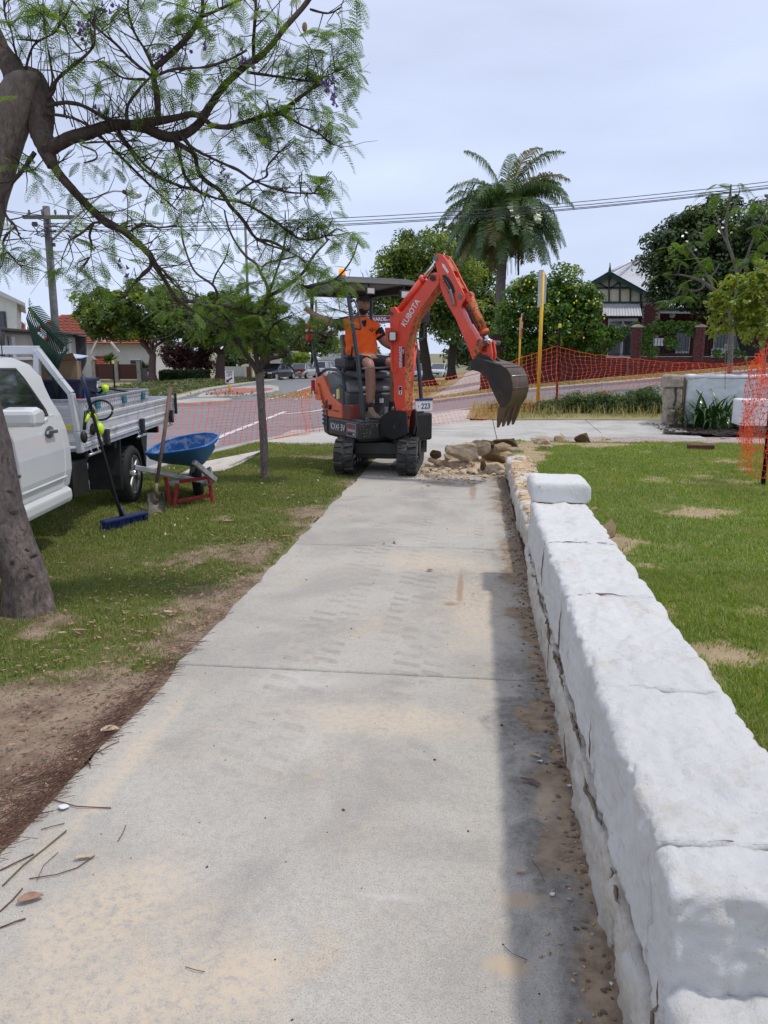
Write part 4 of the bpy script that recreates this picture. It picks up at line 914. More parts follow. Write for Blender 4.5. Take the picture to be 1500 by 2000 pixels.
# side hose run
def hose(pts,r_=.008,m='black',parent=bo,name='hydraulic_hose',off=None):
 P=[BP(*p)for p in pts];Q=[]
 for i in range(len(P)-1):
  for j in range(5):Q.append(P[i].lerp(P[i+1],j/5))
 Q.append(P[-1])
 for _ in range(3):Q=[Q[0]]+[(Q[i-1]+Q[i]*2+Q[i+1])/4 for i in range(1,len(Q)-1)]+[Q[-1]]
 mb=MB();mb.tube(Q,r_,8);return mb.build(name,M[m],parent,world=True)
hose([(766,672,-.02),(766,700,-.03),(768,724,-.04),(774,727,-.03),(774,718,-.01)],.009,'red')
hose([(771,672,.03),(769,700,.03),(770,735,.03),(772,780,.04)],.012,'red')
hose([(796,812,.05),(788,826,.06),(790,850,.05),(770,862,.05),(745,858,.1)],.014,'black')
hose([(800,800,.14),(802,826,.14),(798,850,.12)],.014,'black')
# boom lamp
o=bpart('lamp_bracket',[[(755,640),(766,640),(768,672),(757,668)]],-.05,.10,'red',bevel=.01)
mb=MB();c=BP(771,657,-.06);fwd=(Vector((0,0,CAM_H))-c);fwd=Vector((.25,-1,-.05)).normalized();sx_,u_,d_=frame(fwd)
mb.loft([[c+sx_*a*.05*k+u_*b2*.062*k+d_*q for a,b2 in((-1,-.8),(-.8,-1),(.8,-1),(1,-.8),(1,.8),(.8,1),(-.8,1),(-1,.8))]for k,q in((.7,-.06),(1,0),(1,.025))]);lo=mb.build('work_lamp',M['blackplastic'],EX,world=True,bevel=.005)
mb=MB();mb.loft([[c+sx_*a*.038*k+u_*b2*.048*k+d_*q for a,b2 in((-1,-.8),(-.8,-1),(.8,-1),(1,-.8),(1,.8),(.8,1),(-.8,1),(-1,.8))]for k,q in((1,.025),(.95,.033))]);mb.build('lens',M['lens'],lo,world=True)
# arm cylinder
def cyl2(a,b2,ra,rb,m1,name,off,split=.5,parent=EX,capr=1.25):
 A,B=BP(*a,off),BP(*b2,off);mid=A.lerp(B,split);mb=MB();mb.cyl(A,mid,ra,18);mb.cyl(mid-(B-A).normalized()*.03,mid+(B-A).normalized()*.015,ra*capr,18)
 mb.cyl(A-pb*ra*.9,A+pb*ra*.9,ra*1.05,14)
 o=mb.build(name,M[m1],parent,world=True);mb=MB();mb.cyl(mid,B,rb,14);mb.cyl(B-pb*ra,B+pb*ra,rb*1.7,14);mb.build('piston_rod',M['chrome'],o,world=True);return o
cy=cyl2((768,611),(847,506),.044,.022,'red','arm_cylinder',BT/2,.66)
hose([(783,600,.16),(806,568,.15),(826,546,.13)],.010,'red',cy,'cylinder_pipe')
cyl2((776,800),(792,640),.042,.022,'red','boom_cylinder',BT+.06,.8)
# arm (dipper): two cheek plates around a box section
arm_px=[(847,500),(850,496),(856,495),(863,497),(871,507),(880,524),(890,545),(899,562),(906,576),(907,584),(902,590),(898,600),(904,616),(914,634),(925,652),(932,662),(938,672),(934,682),(925,700),(921,702),(914,682),(900,650),(888,620),(876,600),(866,580),(859,562),(854,540),(850,520)]
ar=bpart('arm',[arm_px],.015,.028,'red',EX,.005)
bpart('arm_cheek',[arm_px[:13]+[(900,606)]+arm_px[22:]],.165,.028,'red',ar,.005)
web=[(853,548),(861,548),(880,575),(896,600),(912,632),(932,664),(930,690),(922,702),(912,680),(899,650),(886,620),(874,600),(864,580)]
bpart('arm_box',[web],.03,.15,'red',ar,.006)
bpart('arm_web',[[(866,503),(874,516),(880,528),(876,528),(868,514),(862,506)],[(884,540),(896,562),(892,562),(881,545)]],.04,.13,'redworn',ar,.003)
# big slot in the near cheek: dark recess with a hose joint
bpart('slot_recess',[[(862,538),(868,536),(876,543),(884,556),(888,568),(887,573),(882,570),(872,556),(864,545)]],.0135,.003,'blackplastic',ar,0)
hose([(866,541,.0),(876,556,-.01),(884,570,-.012),(885,590,-.014)],.010,'black',ar);hose([(880,566,-.02),(885,584,-.02),(887,597,-.02)],.019,'midgrey',ar,'hose_sleeve')
hose([(862,540,-.005),(872,558,-.008),(878,572,-.008)],.012,'redworn',ar)
bpart('scuffed_sticker',[[(862,514),(866,517),(866,515),(870,522),(873,527),(876,531),(873,534),(867,526),(863,520)]],.012,.004,'whitep',ar,0)
for px,py,rr,mk in((849.5,504,.032,'midgrey'),(897.5,579,.028,'midgrey'),(936,668,.032,'darkgrey')):pin(px,py,.0,.21,rr,mk,ar)
bc=cyl2((909,577),(947,668),.050,.025,'redworn','bucket_cylinder',.10,.80)
bpart('cylinder_clevis',[[(903,572),(912,572),(917,586),(908,590)]],.05,.10,'red',bc,.006)
hose([(906,596,.05),(914,616,.04),(921,632,.04)],.012,'black',bc);hose([(912,600,.03),(922,624,.03),(932,646,.03)],.009,'black',bc)
mb=MB();mb.cyl(BP(936,670,.02),BP(938,670,.33),.022,12);mb.cyl(BP(948,669,-.03),BP(950,669,.36),.026,12);mb.build('link_pin',M['darkgrey'],EX,world=True)
for o_ in(-.01,.19):bpart('link',[[(930,672),(937,666),(951,664),(956,672),(944,676),(936,690),(931,698),(926,694)]],o_,.022,'redworn',EX,.005)
for o_ in(.05,.15):bpart('link',[[(946,664),(954,666),(958,690),(957,708),(950,712),(947,690)]],o_,.03,'red',EX,.006)
bpart('link_boss',[[(936,684),(944,690),(946,704),(936,706),(929,698)]],.03,.14,'red',EX,.01)
# bucket
BW=.50;bk_o=-.11
outer=[(930,702),(940,698),(952,703),(985,712),(997,719),(1004,730),(1008,746),(1008,762),(1004,778),(997,790),(991,797)]
inner=[(985,795),(975,776),(966,756),(957,738),(945,727),(932,722),(927,712)]
bk=bpart('bucket',[outer+inner],bk_o,.018,'bucketside',EX,.003)
bpart('bucket_cheek',[outer+inner],bk_o+BW-.018,.018,'bucketside',bk,.003)
sh_=[(953,703),(985,712),(997,719),(1004,730),(1008,746),(1008,762),(1004,778),(997,790),(991,797)]
Q=[]
P=[BP(x,y,bk_o+.004)for x,y in sh_]
for i in range(len(P)-1):
 for j in range(4):Q.append(P[i].lerp(P[i+1],j/4))
Q.append(P[-1])
for _ in range(4):Q=[Q[0]]+[(Q[i-1]+Q[i]*2+Q[i+1])/4 for i in range(1,len(Q)-1)]+[Q[-1]]
cen=BP(975,750,bk_o);mb=MB();mb.loft([[p,p+pb*(BW-.008),p+pb*(BW-.008)+(cen-p).normalized()*.014,p+(cen-p).normalized()*.014]for p in Q]);mb.build('bucket_shell',M['bucket'],bk,world=True)
for k in(7,13,19):
 mb=MB();p=Q[min(k,len(Q)-1)];p=p+(p-cen).normalized()*.003;mb.cyl(p+pb*.015,p+pb*(BW-.02),.0065,6);mb.build('weld_seam',M['steel']if k==13 else M['bucket'],bk,world=True)
mb=MB();a,b_=BP(991,797,bk_o),BP(984,790,bk_o);mb.loft([[a,b_,b_+pb*BW,a+pb*BW],[v+Vector((0,0,-.05))-fb*.02 for v in(a,b_,b_+pb*BW,a+pb*BW)]]);mb.build('cutting_lip',M['bucket'],bk,world=True,bevel=.003)
for k in range(4):
 o_=bk_o+.03+k*(BW-.06)/3;c=BP(987,795,o_)
 mb=MB();tip=c+Vector((0,0,-.235))-fb*.05;s_=.036
 mb.loft([[c+pb*-s_+fb*.04,c+pb*s_+fb*.04,c+pb*s_-fb*.04,c-pb*s_-fb*.04],[c.lerp(tip,.55)+pb*q*s_*.8+fb*w2 for q,w2 in((-1,.03),(1,.03),(1,-.03),(-1,-.03))],[tip+pb*q*s_*.55+fb*w2 for q,w2 in((-1,.008),(1,.008),(1,-.008),(-1,-.008))]])
 mb.build('tooth',M['bucket'],bk,world=True,bevel=.004)
for o_ in(bk_o+.10,bk_o+.28):bpart('bucket_ear',[[(928,700),(938,690),(956,696),(968,708),(950,712),(934,716)]],o_,.03,'bucketside',bk,.004)
bpart('bucket_top_brace',[[(938,700),(985,712),(984,716),(938,706)]],bk_o+.05,BW-.1,'bucketside',bk,.003)
bpart('bucket_rim',[[(955,702),(986,711.2),(986,713.5),(955,705)]],bk_o-.012,.014,'darkgrey',bk,.001)
for px,py in((963,768),(967,771),(972,783)):
 mb=MB();mb.cyl(BP(px,py+0,bk_o-.004),BP(px,py,bk_o+.004),.012,8);mb.build('bolt',M['galv'],bk,world=True)
 # --------- the driver
PE=thing('person','man in orange shirt, dark shorts and cap seated at the excavator controls, right arm raised','person',(-1.36,10.4,0),R(-145.3))
def skin(name,verts,edges,rad,m,parent,sub=1,root=0):
 me=bpy.data.meshes.new(name);me.from_pydata([tuple(v)for v in verts],edges,[]);o=bpy.data.objects.new(name,me);col.objects.link(o);o.parent=parent
 md=o.modifiers.new('skin','SKIN');md.use_smooth_shade=True
 for i,r_ in enumerate(rad):me.skin_vertices[0].data[i].radius=r_ if isinstance(r_,tuple)else(r_,r_);me.skin_vertices[0].data[i].use_root=(i==root)
 s_=o.modifiers.new('sub','SUBSURF');s_.levels=sub;s_.render_levels=sub;me.materials.append(m);return o
px_=.10
V=[(px_,-.14,1.42),(px_,-.17,1.60),(px_,-.20,1.82),(px_,-.20,1.96),(px_-.005,-.17,2.05),(px_-.005,-.155,2.14),(px_+.20,-.20,1.93),(px_+.36,-.38,1.95),(px_+.49,-.60,2.06),(px_+.53,-.66,2.10),(px_-.20,-.19,1.93),(px_-.31,-.10,1.69),(px_-.40,.08,1.60),(px_-.43,.13,1.60),(px_+.12,.10,1.43),(px_+.13,.33,1.42),(px_+.12,.34,1.10),(px_+.12,.30,.84),(px_+.12,.42,.78),(px_-.12,.10,1.43),(px_-.24,.32,1.42),(px_-.24,.34,1.10),(px_-.22,.30,.84),(px_-.22,.42,.78)]
E_=[(0,1),(1,2),(2,3),(3,4),(4,5),(3,6),(6,7),(7,8),(8,9),(3,10),(10,11),(11,12),(12,13),(0,14),(14,15),(15,16),(16,17),(17,18),(0,19),(19,20),(20,21),(21,22),(22,23)]
RD=[.15,.14,.14,.10,.065,.06,.07,.062,.040,.038,.07,.062,.040,.038,.10,.076,.074,.046,.042,.10,.076,.074,.046,.042]
def hand(wi,d,side,nrm):
 """palm and five curled fingers growing from the wrist vertex"""
 global V,E_,RD
 w=Vector(V[wi]);d=Vector(d).normalized();n_=Vector(nrm).normalized();s_=d.cross(n_).normalized()*side
 pc=len(V);V.append(tuple(w+d*.045));E_.append((wi,pc));RD.append((.034))
 for k,(o_,l)in enumerate(((-.030,.9),(-.010,1.0),(.010,.95),(.029,.8))):
  b=w+d*.085+s_*o_;i=len(V)
  V.extend([tuple(b),tuple(b+d*.026*l+n_*.012),tuple(b+d*.030*l+n_*.038)]);RD.extend([.0105,.0095,.008]);E_.extend([(pc,i),(i,i+1),(i+1,i+2)])
 b=w+d*.04-s_*.035;i=len(V);V.extend([tuple(b+n_*.01),tuple(b+d*.035-s_*.012+n_*.02)]);RD.extend([.013,.010]);E_.extend([(pc,i),(i,i+1)])
hand(9,(.35,-.55,.45),1,(-.5,-.3,-.6));hand(13,(-.1,.9,-.25),-1,(.1,-.2,-1))
body=skin('body',V,E_,RD,M['skin'],PE,1)
# head
def ell(c,r3,n=20,fn=None):
 c=Vector(c);mb=MB();rings=[]
 for i in range(n+1):
  th=math.pi*i/n;ring_=[]
  for j in range(n*2):
   ph=math.pi*j/n;v=Vector((math.sin(th)*math.cos(ph),math.sin(th)*math.sin(ph),math.cos(th)))
   k=fn(v)if fn else 1.0;ring_.append(c+Vector((v.x*r3[0],v.y*r3[1],v.z*r3[2]))*k)
  rings.append(ring_)
 mb.loft(rings,caps=False,smooth=True);return mb
HC=Vector((px_-.005,-.125,2.185))
def facef(v):
 k=1.0
 if v.y>0:
  k+=.16*math.exp(-((v.x/.16)**2+((v.z+.12)/.22)**2))
  for s_ in(-1,1):k-=.07*math.exp(-(((v.x-s_*.36)/.17)**2+((v.z-.08)/.14)**2))
  k+=.05*math.exp(-((v.x/.5)**2+((v.z-.28)/.12)**2))
  k+=.05*math.exp(-((v.x/.3)**2+((v.z+.75)/.2)**2))
  k-=.03*math.exp(-((v.x/.3)**2+((v.z+.45)/.05)**2))
 return k
hd=ell(HC,(.084,.104,.128),28,facef).build('head',M['skin'],PE)
for s_ in(-1,1):
 ell(HC+Vector((s_*.086,-.005,-.005)),(.014,.024,.034),8).build('ear',M['skin'],hd)
 ell(HC+Vector((s_*.030,.090,.010)),(.010,.005,.005),8).build('eye',M['hair'],hd)
 mb=MB();mb.tube([HC+Vector((s_*.012,.106,.032)),HC+Vector((s_*.03,.105,.036)),HC+Vector((s_*.048,.095,.030))],.005,6);mb.build('eyebrow',M['hair'],hd)
bd=ell(HC+Vector((0,.004,-.008)),(.086,.106,.128),22,facef)
bd.F=[f for f in bd.F if all((bd.V[i][2]-HC.z<-.045 and bd.V[i][1]-HC.y>-.03-.2*(bd.V[i][2]-HC.z+.045))and not(abs(bd.V[i][0]-HC.x)<.028 and-.068<bd.V[i][2]-HC.z<-.050)for i in f)]
bd.S=[True]*len(bd.F);bd.MI=[0]*len(bd.F);bd.build('beard',M['hair'],hd)
hr=ell(HC+Vector((0,-.006,.006)),(.088,.108,.128),20)
hr.F=[f for f in hr.F if all(hr.V[i][1]-HC.y<.01 and hr.V[i][2]-HC.z>-.05 for i in f)];hr.S=[True]*len(hr.F);hr.MI=[0]*len(hr.F);hr.build('hair',M['hair'],hd)
M['cap']=mat('cap_cloth',(.05,.055,.05),(.035,.04,.035),.85)
cp=ell(HC+Vector((0,-.002,.012)),(.094,.114,.128),20)
cp.F=[f for f in cp.F if all(cp.V[i][2]-HC.z>.045 for i in f)];cp.S=[True]*len(cp.F);cp.MI=[0]*len(cp.F);co=cp.build('cap',M['cap'],PE)
mb=MB();rg=[]
for a in np.linspace(-1.1,1.1,9):rg.append([HC+Vector((math.sin(a)*.088,math.cos(a)*.10,.052)),HC+Vector((math.sin(a)*.092,math.cos(a)*.19,.040+.008*math.cos(a))),HC+Vector((math.sin(a)*.092,math.cos(a)*.19,.034+.008*math.cos(a))),HC+Vector((math.sin(a)*.088,math.cos(a)*.10,.044))])
mb.loft(rg);mb.build('cap_brim',M['cap'],co)
# shirt: torso lofted from ellipses, sleeves, collar
def ering(c,rx,ry,n=28,tilt=0.0,wob_=0.0,s_=0):
 c=Vector(c);return[c+Vector((math.cos(2*math.pi*j/n)*rx*(1+wob_*math.sin(5*2*math.pi*j/n+s_)),math.sin(2*math.pi*j/n)*ry*(1+wob_*math.cos(4*2*math.pi*j/n+s_)),tilt*math.sin(2*math.pi*j/n)))for j in range(n)]
mb=MB();mb.loft([ering((px_+.01,-.13,1.375),.20,.165,wob_=.03),ering((px_+.01,-.135,1.42),.222,.185,wob_=.03,s_=1),ering((px_+.005,-.15,1.50),.226,.185,wob_=.02,s_=2),ering((px_,-.16,1.60),.222,.160,wob_=.02,s_=2.4),ering((px_,-.18,1.72),.226,.152),ering((px_,-.19,1.84),.222,.142),ering((px_,-.20,1.93),.215,.122),ering((px_,-.195,1.985),.165,.10),ering((px_,-.185,2.015),.098,.082),ering((px_,-.18,2.025),.07,.066)],smooth=True)
sh=mb.build('shirt',M['shirt'],PE)
# wrinkles in the cloth
bm=bmesh.new();bm.from_mesh(sh.data);bmesh.ops.subdivide_edges(bm,edges=bm.edges,cuts=3,use_grid_fill=True,smooth=.6)
for v in bm.verts:
 p=v.co;v.co=p+v.normal*(.010*math.sin(p.z*42+p.x*30+2.2*math.sin(p.x*9))*(1 if p.z<1.7 else .35)+.006*float(vnoise(np.array(p)*14,4)))
bm.to_mesh(sh.data);bm.free()
for p in sh.data.polygons:p.use_smooth=True
def sleeve(a,b_,c,r0,r1,r2):
 a,b_,c=Vector(a),Vector(b_),Vector(c);mb=MB();mb.tube([a,a.lerp(b_,.4),b_],[r0,(r0+r1)/2+.006,r1],18,caps=False);mb.build('sleeve',M['shirt'],sh)
 mb=MB();mb.tube([b_,b_.lerp(c,.5),c],[r1+.002,(r1+r2)/2+.003,r2],18,caps=True);mb.build('sleeve_band',M['navy'],sh)
sleeve((px_+.13,-.20,1.93),(px_+.225,-.24,1.925),(px_+.315,-.335,1.935),.085,.082,.068)
sleeve((px_-.13,-.20,1.93),(px_-.235,-.165,1.855),(px_-.285,-.12,1.755),.085,.082,.070)
mb=MB();mb.tube([(px_-.255,-.150,1.80),(px_-.27,-.135,1.77)],[.083,.081],18,caps=False);mb.build('armband',M['shirt'],sh)
mb=MB();mb.loft([ering((px_,-.175,2.00),.085,.080,tilt=-.012),ering((px_,-.172,2.045),.068,.070,tilt=-.014),ering((px_,-.172,2.045),.060,.062,tilt=-.014),ering((px_,-.175,1.99),.072,.066)],smooth=True,caps=False);mb.build('collar',M['navy'],sh)
mb=MB();mb.loft([[Vector((px_+a*w2,-.070-k*.4,z))for a in(-1,1)]+[Vector((px_+a*w2,-.095-k*.4,z))for a in(1,-1)]for w2,z,k in((.045,2.0,.09),(.030,1.95,.0),(.012,1.90,-.03))]);mb.build('placket',M['navy'],sh)
for k,(dx,dz)in enumerate(((0,0),(.03,.01),(-.03,.012),(.0,.03))):
 mb=MB();mb.box((px_-.10+dx,-.045+.002*k,1.845+dz),(.016,.006,.020 if k else .03));mb.build('chest_print',M['blackp'],sh)
 # shorts, socks, boots
mb=MB();mb.loft([ering((px_,-.13,1.315),.17,.16),ering((px_,-.12,1.38),.185,.17),ering((px_,-.12,1.43),.18,.16)],smooth=True);so_=mb.build('shorts',M['navy'],PE)
for s_,hx in((1,.12),(-1,.20)):
 mb=MB();mb.tube([(px_+s_*.08,-.10,1.40),(px_+s_*.12,.06,1.425),(px_+s_*(hx if s_<0 else .13),.24,1.425)],[.12,.108,.094],16);mb.build('shorts_leg',M['navy'],so_)
for s_,x in((1,px_+.12),(-1,px_-.22)):
 mb=MB();mb.tube([(x,.315,.93),(x,.30,.86),(x,.31,.80)],[.048,.05,.056],14);mb.build('sock',M['navy'],PE)
 mb=MB();mb.loft([[Vector((x+a*wx,y,z+b_))for a,b_ in((-1,0),(-.9,h),(-.4,h*1.35),(.4,h*1.35),(.9,h),(1,0))]for y,wx,h,z in((.24,.04,.05,.735),(.27,.05,.09,.73),(.34,.052,.085,.73),(.42,.05,.055,.73),(.50,.046,.04,.73),(.53,.03,.025,.735))],smooth=True)
 mb.build('boot',mat('tan_boot',(.30,.22,.15),(.2,.15,.1),.85),PE,bevel=.004)
 # --------- the ute with its aluminium tray
TR=thing('tray_truck','white single cab ute with aluminium tray parked on the grass behind the big trunk','ute',(-3.52,7.54,0),R(8.2))
WD=1.50
def sect(s_,prof,x0=0.0):
 return[Vector((-i+x0,s_,z))for i,z in prof]+[Vector((-(WD-i)+x0,s_,z))for i,z in reversed(prof)]
 # cab: rear edge follows the rounded B pillar
cabp=[(.06,.42),(.02,.50),(.0,.62),(.0,.80),(.015,.95),(.04,1.06),(.10,1.20),(.16,1.36),(.20,1.46),(.27,1.515),(.45,1.54)]
def rear_s(z):return float(np.interp(z,[.42,.55,.73,.95,1.11,1.27,1.43,1.49,1.54],[-1.66,-1.61,-1.60,-1.62,-1.65,-1.70,-1.70,-1.82,-1.95]))
def front_s(z):return float(np.interp(z,[.42,1.06,1.2,1.36,1.46,1.54],[-3.3,-3.35,-3.15,-2.95,-2.85,-2.75]))
mb=MB();rings=[]
for k in range(7):
 f=k/6;rings.append([Vector((-i,rear_s(z)*(1-f)+front_s(z)*f,z))for i,z in cabp]+[Vector((-(WD-i),rear_s(z)*(1-f)+front_s(z)*f,z))for i,z in reversed(cabp)])
mb.loft(rings,smooth=False);mb.build('cab',M['carwhite'],TR,bevel=.018)
mb=MB();bn=[(.08,.42),(.02,.52),(.0,.7),(.02,.9),(.10,.98),(.3,1.02)]
mb.loft([sect(-3.3,bn),sect(-3.9,bn),sect(-4.25,[(i+.05,z-.02)for i,z in bn]),sect(-4.4,[(i+.15,z*.95)for i,z in bn])]);mb.build('bonnet',M['carwhite'],TR,bevel=.03)
mb=MB();mb.loft([sect(-4.38,[(.1,.3),(.08,.45),(.12,.6)]),sect(-4.52,[(.16,.32),(.15,.45),(.18,.55)])]);mb.build('front_bumper',M['carwhite'],TR,bevel=.02)
for x in(-.18,-1.32):
 mb=MB();mb.box((x,-4.34,.78),(.24,.10,.14));mb.build('headlight',M['lens'],TR,bevel=.02)
mb=MB();mb.loft([[Vector((-.30,-3.38,1.03)),Vector((-1.2,-3.38,1.03)),Vector((-1.14,-2.88,1.47)),Vector((-.36,-2.88,1.47))],[Vector((-.30,-3.40,1.045)),Vector((-1.2,-3.40,1.045)),Vector((-1.14,-2.90,1.485)),Vector((-.36,-2.90,1.485))]]);mb.build('windscreen',M['glass'],TR)
for sgn,nm in((0,'door'),(1,'door')):
 X_=(lambda i:i)if not sgn else(lambda i:-WD-i)
 def side(zz,ins):return float(np.interp(zz,[z for i,z in cabp],[i for i,z in cabp]))
 def P_(s_,z,o_):i=side(z,0);return Vector(((-i+o_)if not sgn else(-(WD-i)-o_),s_,z))
 # door skin with a raised pressing
 outl=[(-2.96,.50),(-1.80,.50),(-1.755,.62),(-1.74,.80),(-1.76,.98),(-1.79,1.08),(-2.98,1.05)]
 mb=MB();mb.loft([[P_(s_,z,-.012)for s_,z in outl],[P_(s_,z,.006)for s_,z in outl]]);dr_=mb.build('door',M['carwhite'],TR,bevel=.006)
 mb=MB();mb.loft([[P_(s_,z,.004)for s_,z in((-2.96,.565),(-1.74,.565),(-1.74,.585),(-2.96,.585))],[P_(s_,z,.012)for s_,z in((-2.96,.57),(-1.74,.57),(-1.74,.575),(-2.96,.575))]]);mb.build('door_crease',M['carwhite'],dr_)
 wo=[(-2.92,1.075),(-1.93,1.085),(-1.915,1.13),(-1.96,1.24),(-2.02,1.36),(-2.08,1.43),(-2.60,1.44),(-2.80,1.30)]
 mb=MB();mb.loft([[P_(s_,z,-.01)for s_,z in wo],[P_(s_,z,.008)for s_,z in wo]]);wn=mb.build('window',M['glass'],dr_,bevel=.01)
 mb=MB();ro=[(s_,z)for s_,z in wo];c=(-2.35,1.25)
 mb.loft([[P_(c[0]+(s_-c[0])*q,c[1]+(z-c[1])*q,o_)for s_,z in ro]for q,o_ in((1.07,-.004),(1.07,.006),(1.0,.012),(.97,.006))],caps=False);mb.build('window_seal',M['blackplastic'],dr_)
 mb=MB();mb.loft([[P_(-1.985,.955,.008)+Vector((0,math.cos(a)*.085*q,math.sin(a)*.048*q))for a in np.linspace(0,2*math.pi,20,endpoint=False)]for q in(1.0,.86)],smooth=False);mb.build('handle_recess',M['chrome'],dr_)
 mb=MB();sg=1 if not sgn else-1;mb.bar(P_(-2.08,.96,.03),P_(-1.90,.955,.03),.022,.028);mb.build('handle',M['chrome'],dr_,bevel=.008)
 mb=MB();mb.loft([[P_(-2.72,1.12,0)+Vector((sg*(x),y,z))for y,z in((-.10,-.05),(.04,-.06),(.10,-.03),(.10,.05),(.02,.075),(-.10,.06))]for x in(.06,.30)]);mi_=mb.build('mirror',M['carwhite'],dr_,bevel=.03)
 mb=MB();mb.loft([[P_(-2.72,1.12,0)+Vector((sg*x,y,z))for y,z in((.06,-.045),(.115,-.03),(.112,.0),(.06,-.015))]for x in(.10,.305)]);mb.build('indicator',M['lens'],mi_,bevel=.006)
 mb=MB();mb.box(P_(-2.72,1.10,.03),(.09,.08,.05));mb.build('mirror_arm',M['blackplastic'],mi_,bevel=.01)
mb=MB();mb.loft([sect(s_,[(.0,.36),(-.012,.40),(-.01,.46),(.03,.49)])for s_ in(-3.15,-1.68)]);mb.build('sill',M['carwhite'],TR,bevel=.015)
mb=MB();mb.box((-.75,-2.4,.36),(1.34,1.5,.1));mb.box((-.45,-.2,.52),(.08,4.2,.14));mb.box((-1.05,-.2,.52),(.08,4.2,.14))
for s_ in(-1.1,-.3,.5,1.3):mb.box((-.75,s_,.66),(1.4,.06,.08))
mb.cyl((-.2,.12,.30),(-1.3,.12,.30),.06,12);mb.box((-.2,-1.35,.50),(.34,.36,.30));mb.build('chassis',M['black'],TR,bevel=.01)
mb=MB();mb.loft([[Vector((x,-.22,.70)),Vector((x,-.26,.35)),Vector((x,-.24,.20)),Vector((x,-.20,.20)),Vector((x,-.18,.7))]for x in(-.04,-.36)]);mb.build('mud_flap',M['blackplastic'],TR)
mb=MB();mb.loft([[Vector((x,.48,.74)),Vector((x,.62,.44)),Vector((x,.64,.28)),Vector((x,.66,.28)),Vector((x,.80,.74))]for x in(-.04,-.36)]);mb.build('mud_flap',M['blackplastic'],TR)
def wheel(c,rt=.30,rr=.205,wd=.2,out=1,parent=TR,tyre='tyre'):
 c=Vector(c);o_=Vector((out,0,0))
 prof=[(rr,-wd/2),(rt*.9,-wd/2),(rt,-wd*.34),(rt,wd*.34),(rt*.93,wd*.47),(rr*1.02,wd/2),(rr*.98,wd*.42)]
 mb=MB();sx,u,d=frame(o_,(0,0,1));n=40
 mb.loft([[c+d*h+(sx*math.cos(2*math.pi*j/n)+u*math.sin(2*math.pi*j/n))*r_ for j in range(n)]for r_,h in prof],caps=False,smooth=True)
 for j in range(30):
  a=2*math.pi*j/30;dd=sx*math.cos(a)+u*math.sin(a);tt=d.cross(dd);mb.box(c+dd*(rt+.002),(.012,.026,wd*.6),M=Matrix((dd,tt,d)).transposed())
 w_=mb.build('tyre',M[tyre],parent)
 mb=MB();mb.loft([[c+d*h+(sx*math.cos(2*math.pi*j/n)+u*math.sin(2*math.pi*j/n))*r_ for j in range(n)]for r_,h in((rr*.93,-.05),(rr*.93,wd*.36),(rr*1.0,wd*.44),(rr*.99,wd*.47),(rr*.93,wd*.46),(rr*.9,wd*.38),(rr*.88,-.02))],caps=False,smooth=True)
 rim=mb.build('rim',M['steel'],w_)
 mb=MB();mb.cyl(c-d*.05,c-d*.01,rr*.9,24);mb.build('brake_drum',M['black'],w_)
 for k in range(6):
  a=2*math.pi*k/6+.3;dd=sx*math.cos(a)+u*math.sin(a);tt=d.cross(dd)
  mb=MB();mb.loft([[c+dd*q+tt*w2*s1+d*(h+(0 if s2<0 else .018))for s1,s2 in((-1,-1),(1,-1),(.7,1),(-.7,1))]for q,w2,h in((rr*.16,.034,wd*.36),(rr*.55,.022,wd*.34),(rr*.93,.034,wd*.36))]);mb.build('spoke',M['steel'],rim,bevel=.004)
 mb=MB();mb.lathe([(rr*.25,0),(rr*.25,.03),(rr*.18,.05),(rr*.05,.055)],c+d*wd*.34,d,20);mb.build('hub',M['chrome'],rim)
 return w_
wheel((-.10,.12,.30));wheel((-1.40,.12,.30),out=-1);wheel((-.12,-3.72,.30));wheel((-1.38,-3.72,.30),out=-1)
# tray
mb=MB();mb.box((-WD/2,.26,.735),(1.52,3.22,.03));mb.build('tray_floor',M['alu'],TR,bevel=.004)
def panel(a,b_,z0,z1,name):
 a,b_=Vector(a),Vector(b_);d=(b_-a).normalized();n_=Vector((d.y,-d.x,0));mb=MB()
 prof=[(0,z0),(.024,z0),(.024,z0+.03),(.016,z0+.035),(.016,z0+.075),(.026,z0+.08),(.026,z0+.098),(.016,z0+.103),(.016,z1-.095),(.020,z1-.09),(.020,z1-.075),(.014,z1-.07),(.014,z1-.055),(.022,z1-.05),(.022,z1-.03),(.03,z1-.025),(.03,z1),(0,z1)]
 mb.loft([[p+n_*o_+Vector((0,0,z))for o_,z in prof]for p in(a,b_)]);return mb.build(name,M['alu'],TR,bevel=.002)
panel((0,1.86,0),(0,-1.00,0),.76,1.02,'side_board')if False else panel((0,-1.00,0),(0,1.86,0),.76,1.02,'side_board')
panel((0,-1.36,0),(0,-1.03,0),.76,.90,'side_board')
panel((-WD,1.86,0),(-WD,-1.36,0),.76,1.02,'side_board');panel((-.02,1.87,0),(-WD+.02,1.87,0),.76,1.02,'tailgate')
mb=MB();mb.bar((.035,1.865,.80),(.035,1.865,1.06),.03,.035);mb.build('corner_latch',M['blackplastic'],TR,bevel=.008)
for s_,z in((-.86,.80),(.30,.80),(1.55,.80)):
 mb=MB();mb.loft([[Vector((.03+q*.04,s_+a*.045,z+b2))for a,b2 in((-1,.07),(1,.07),(.8,.0),(1.1,-.07),(-.6,-.07),(-.8,.0))]for q in(0,1)]);mb.cyl((.05,s_-.02,z-.06),(.06,s_+.03,z-.07),.02,10);mb.build('drop_latch',M['blackplastic'],TR,bevel=.006)
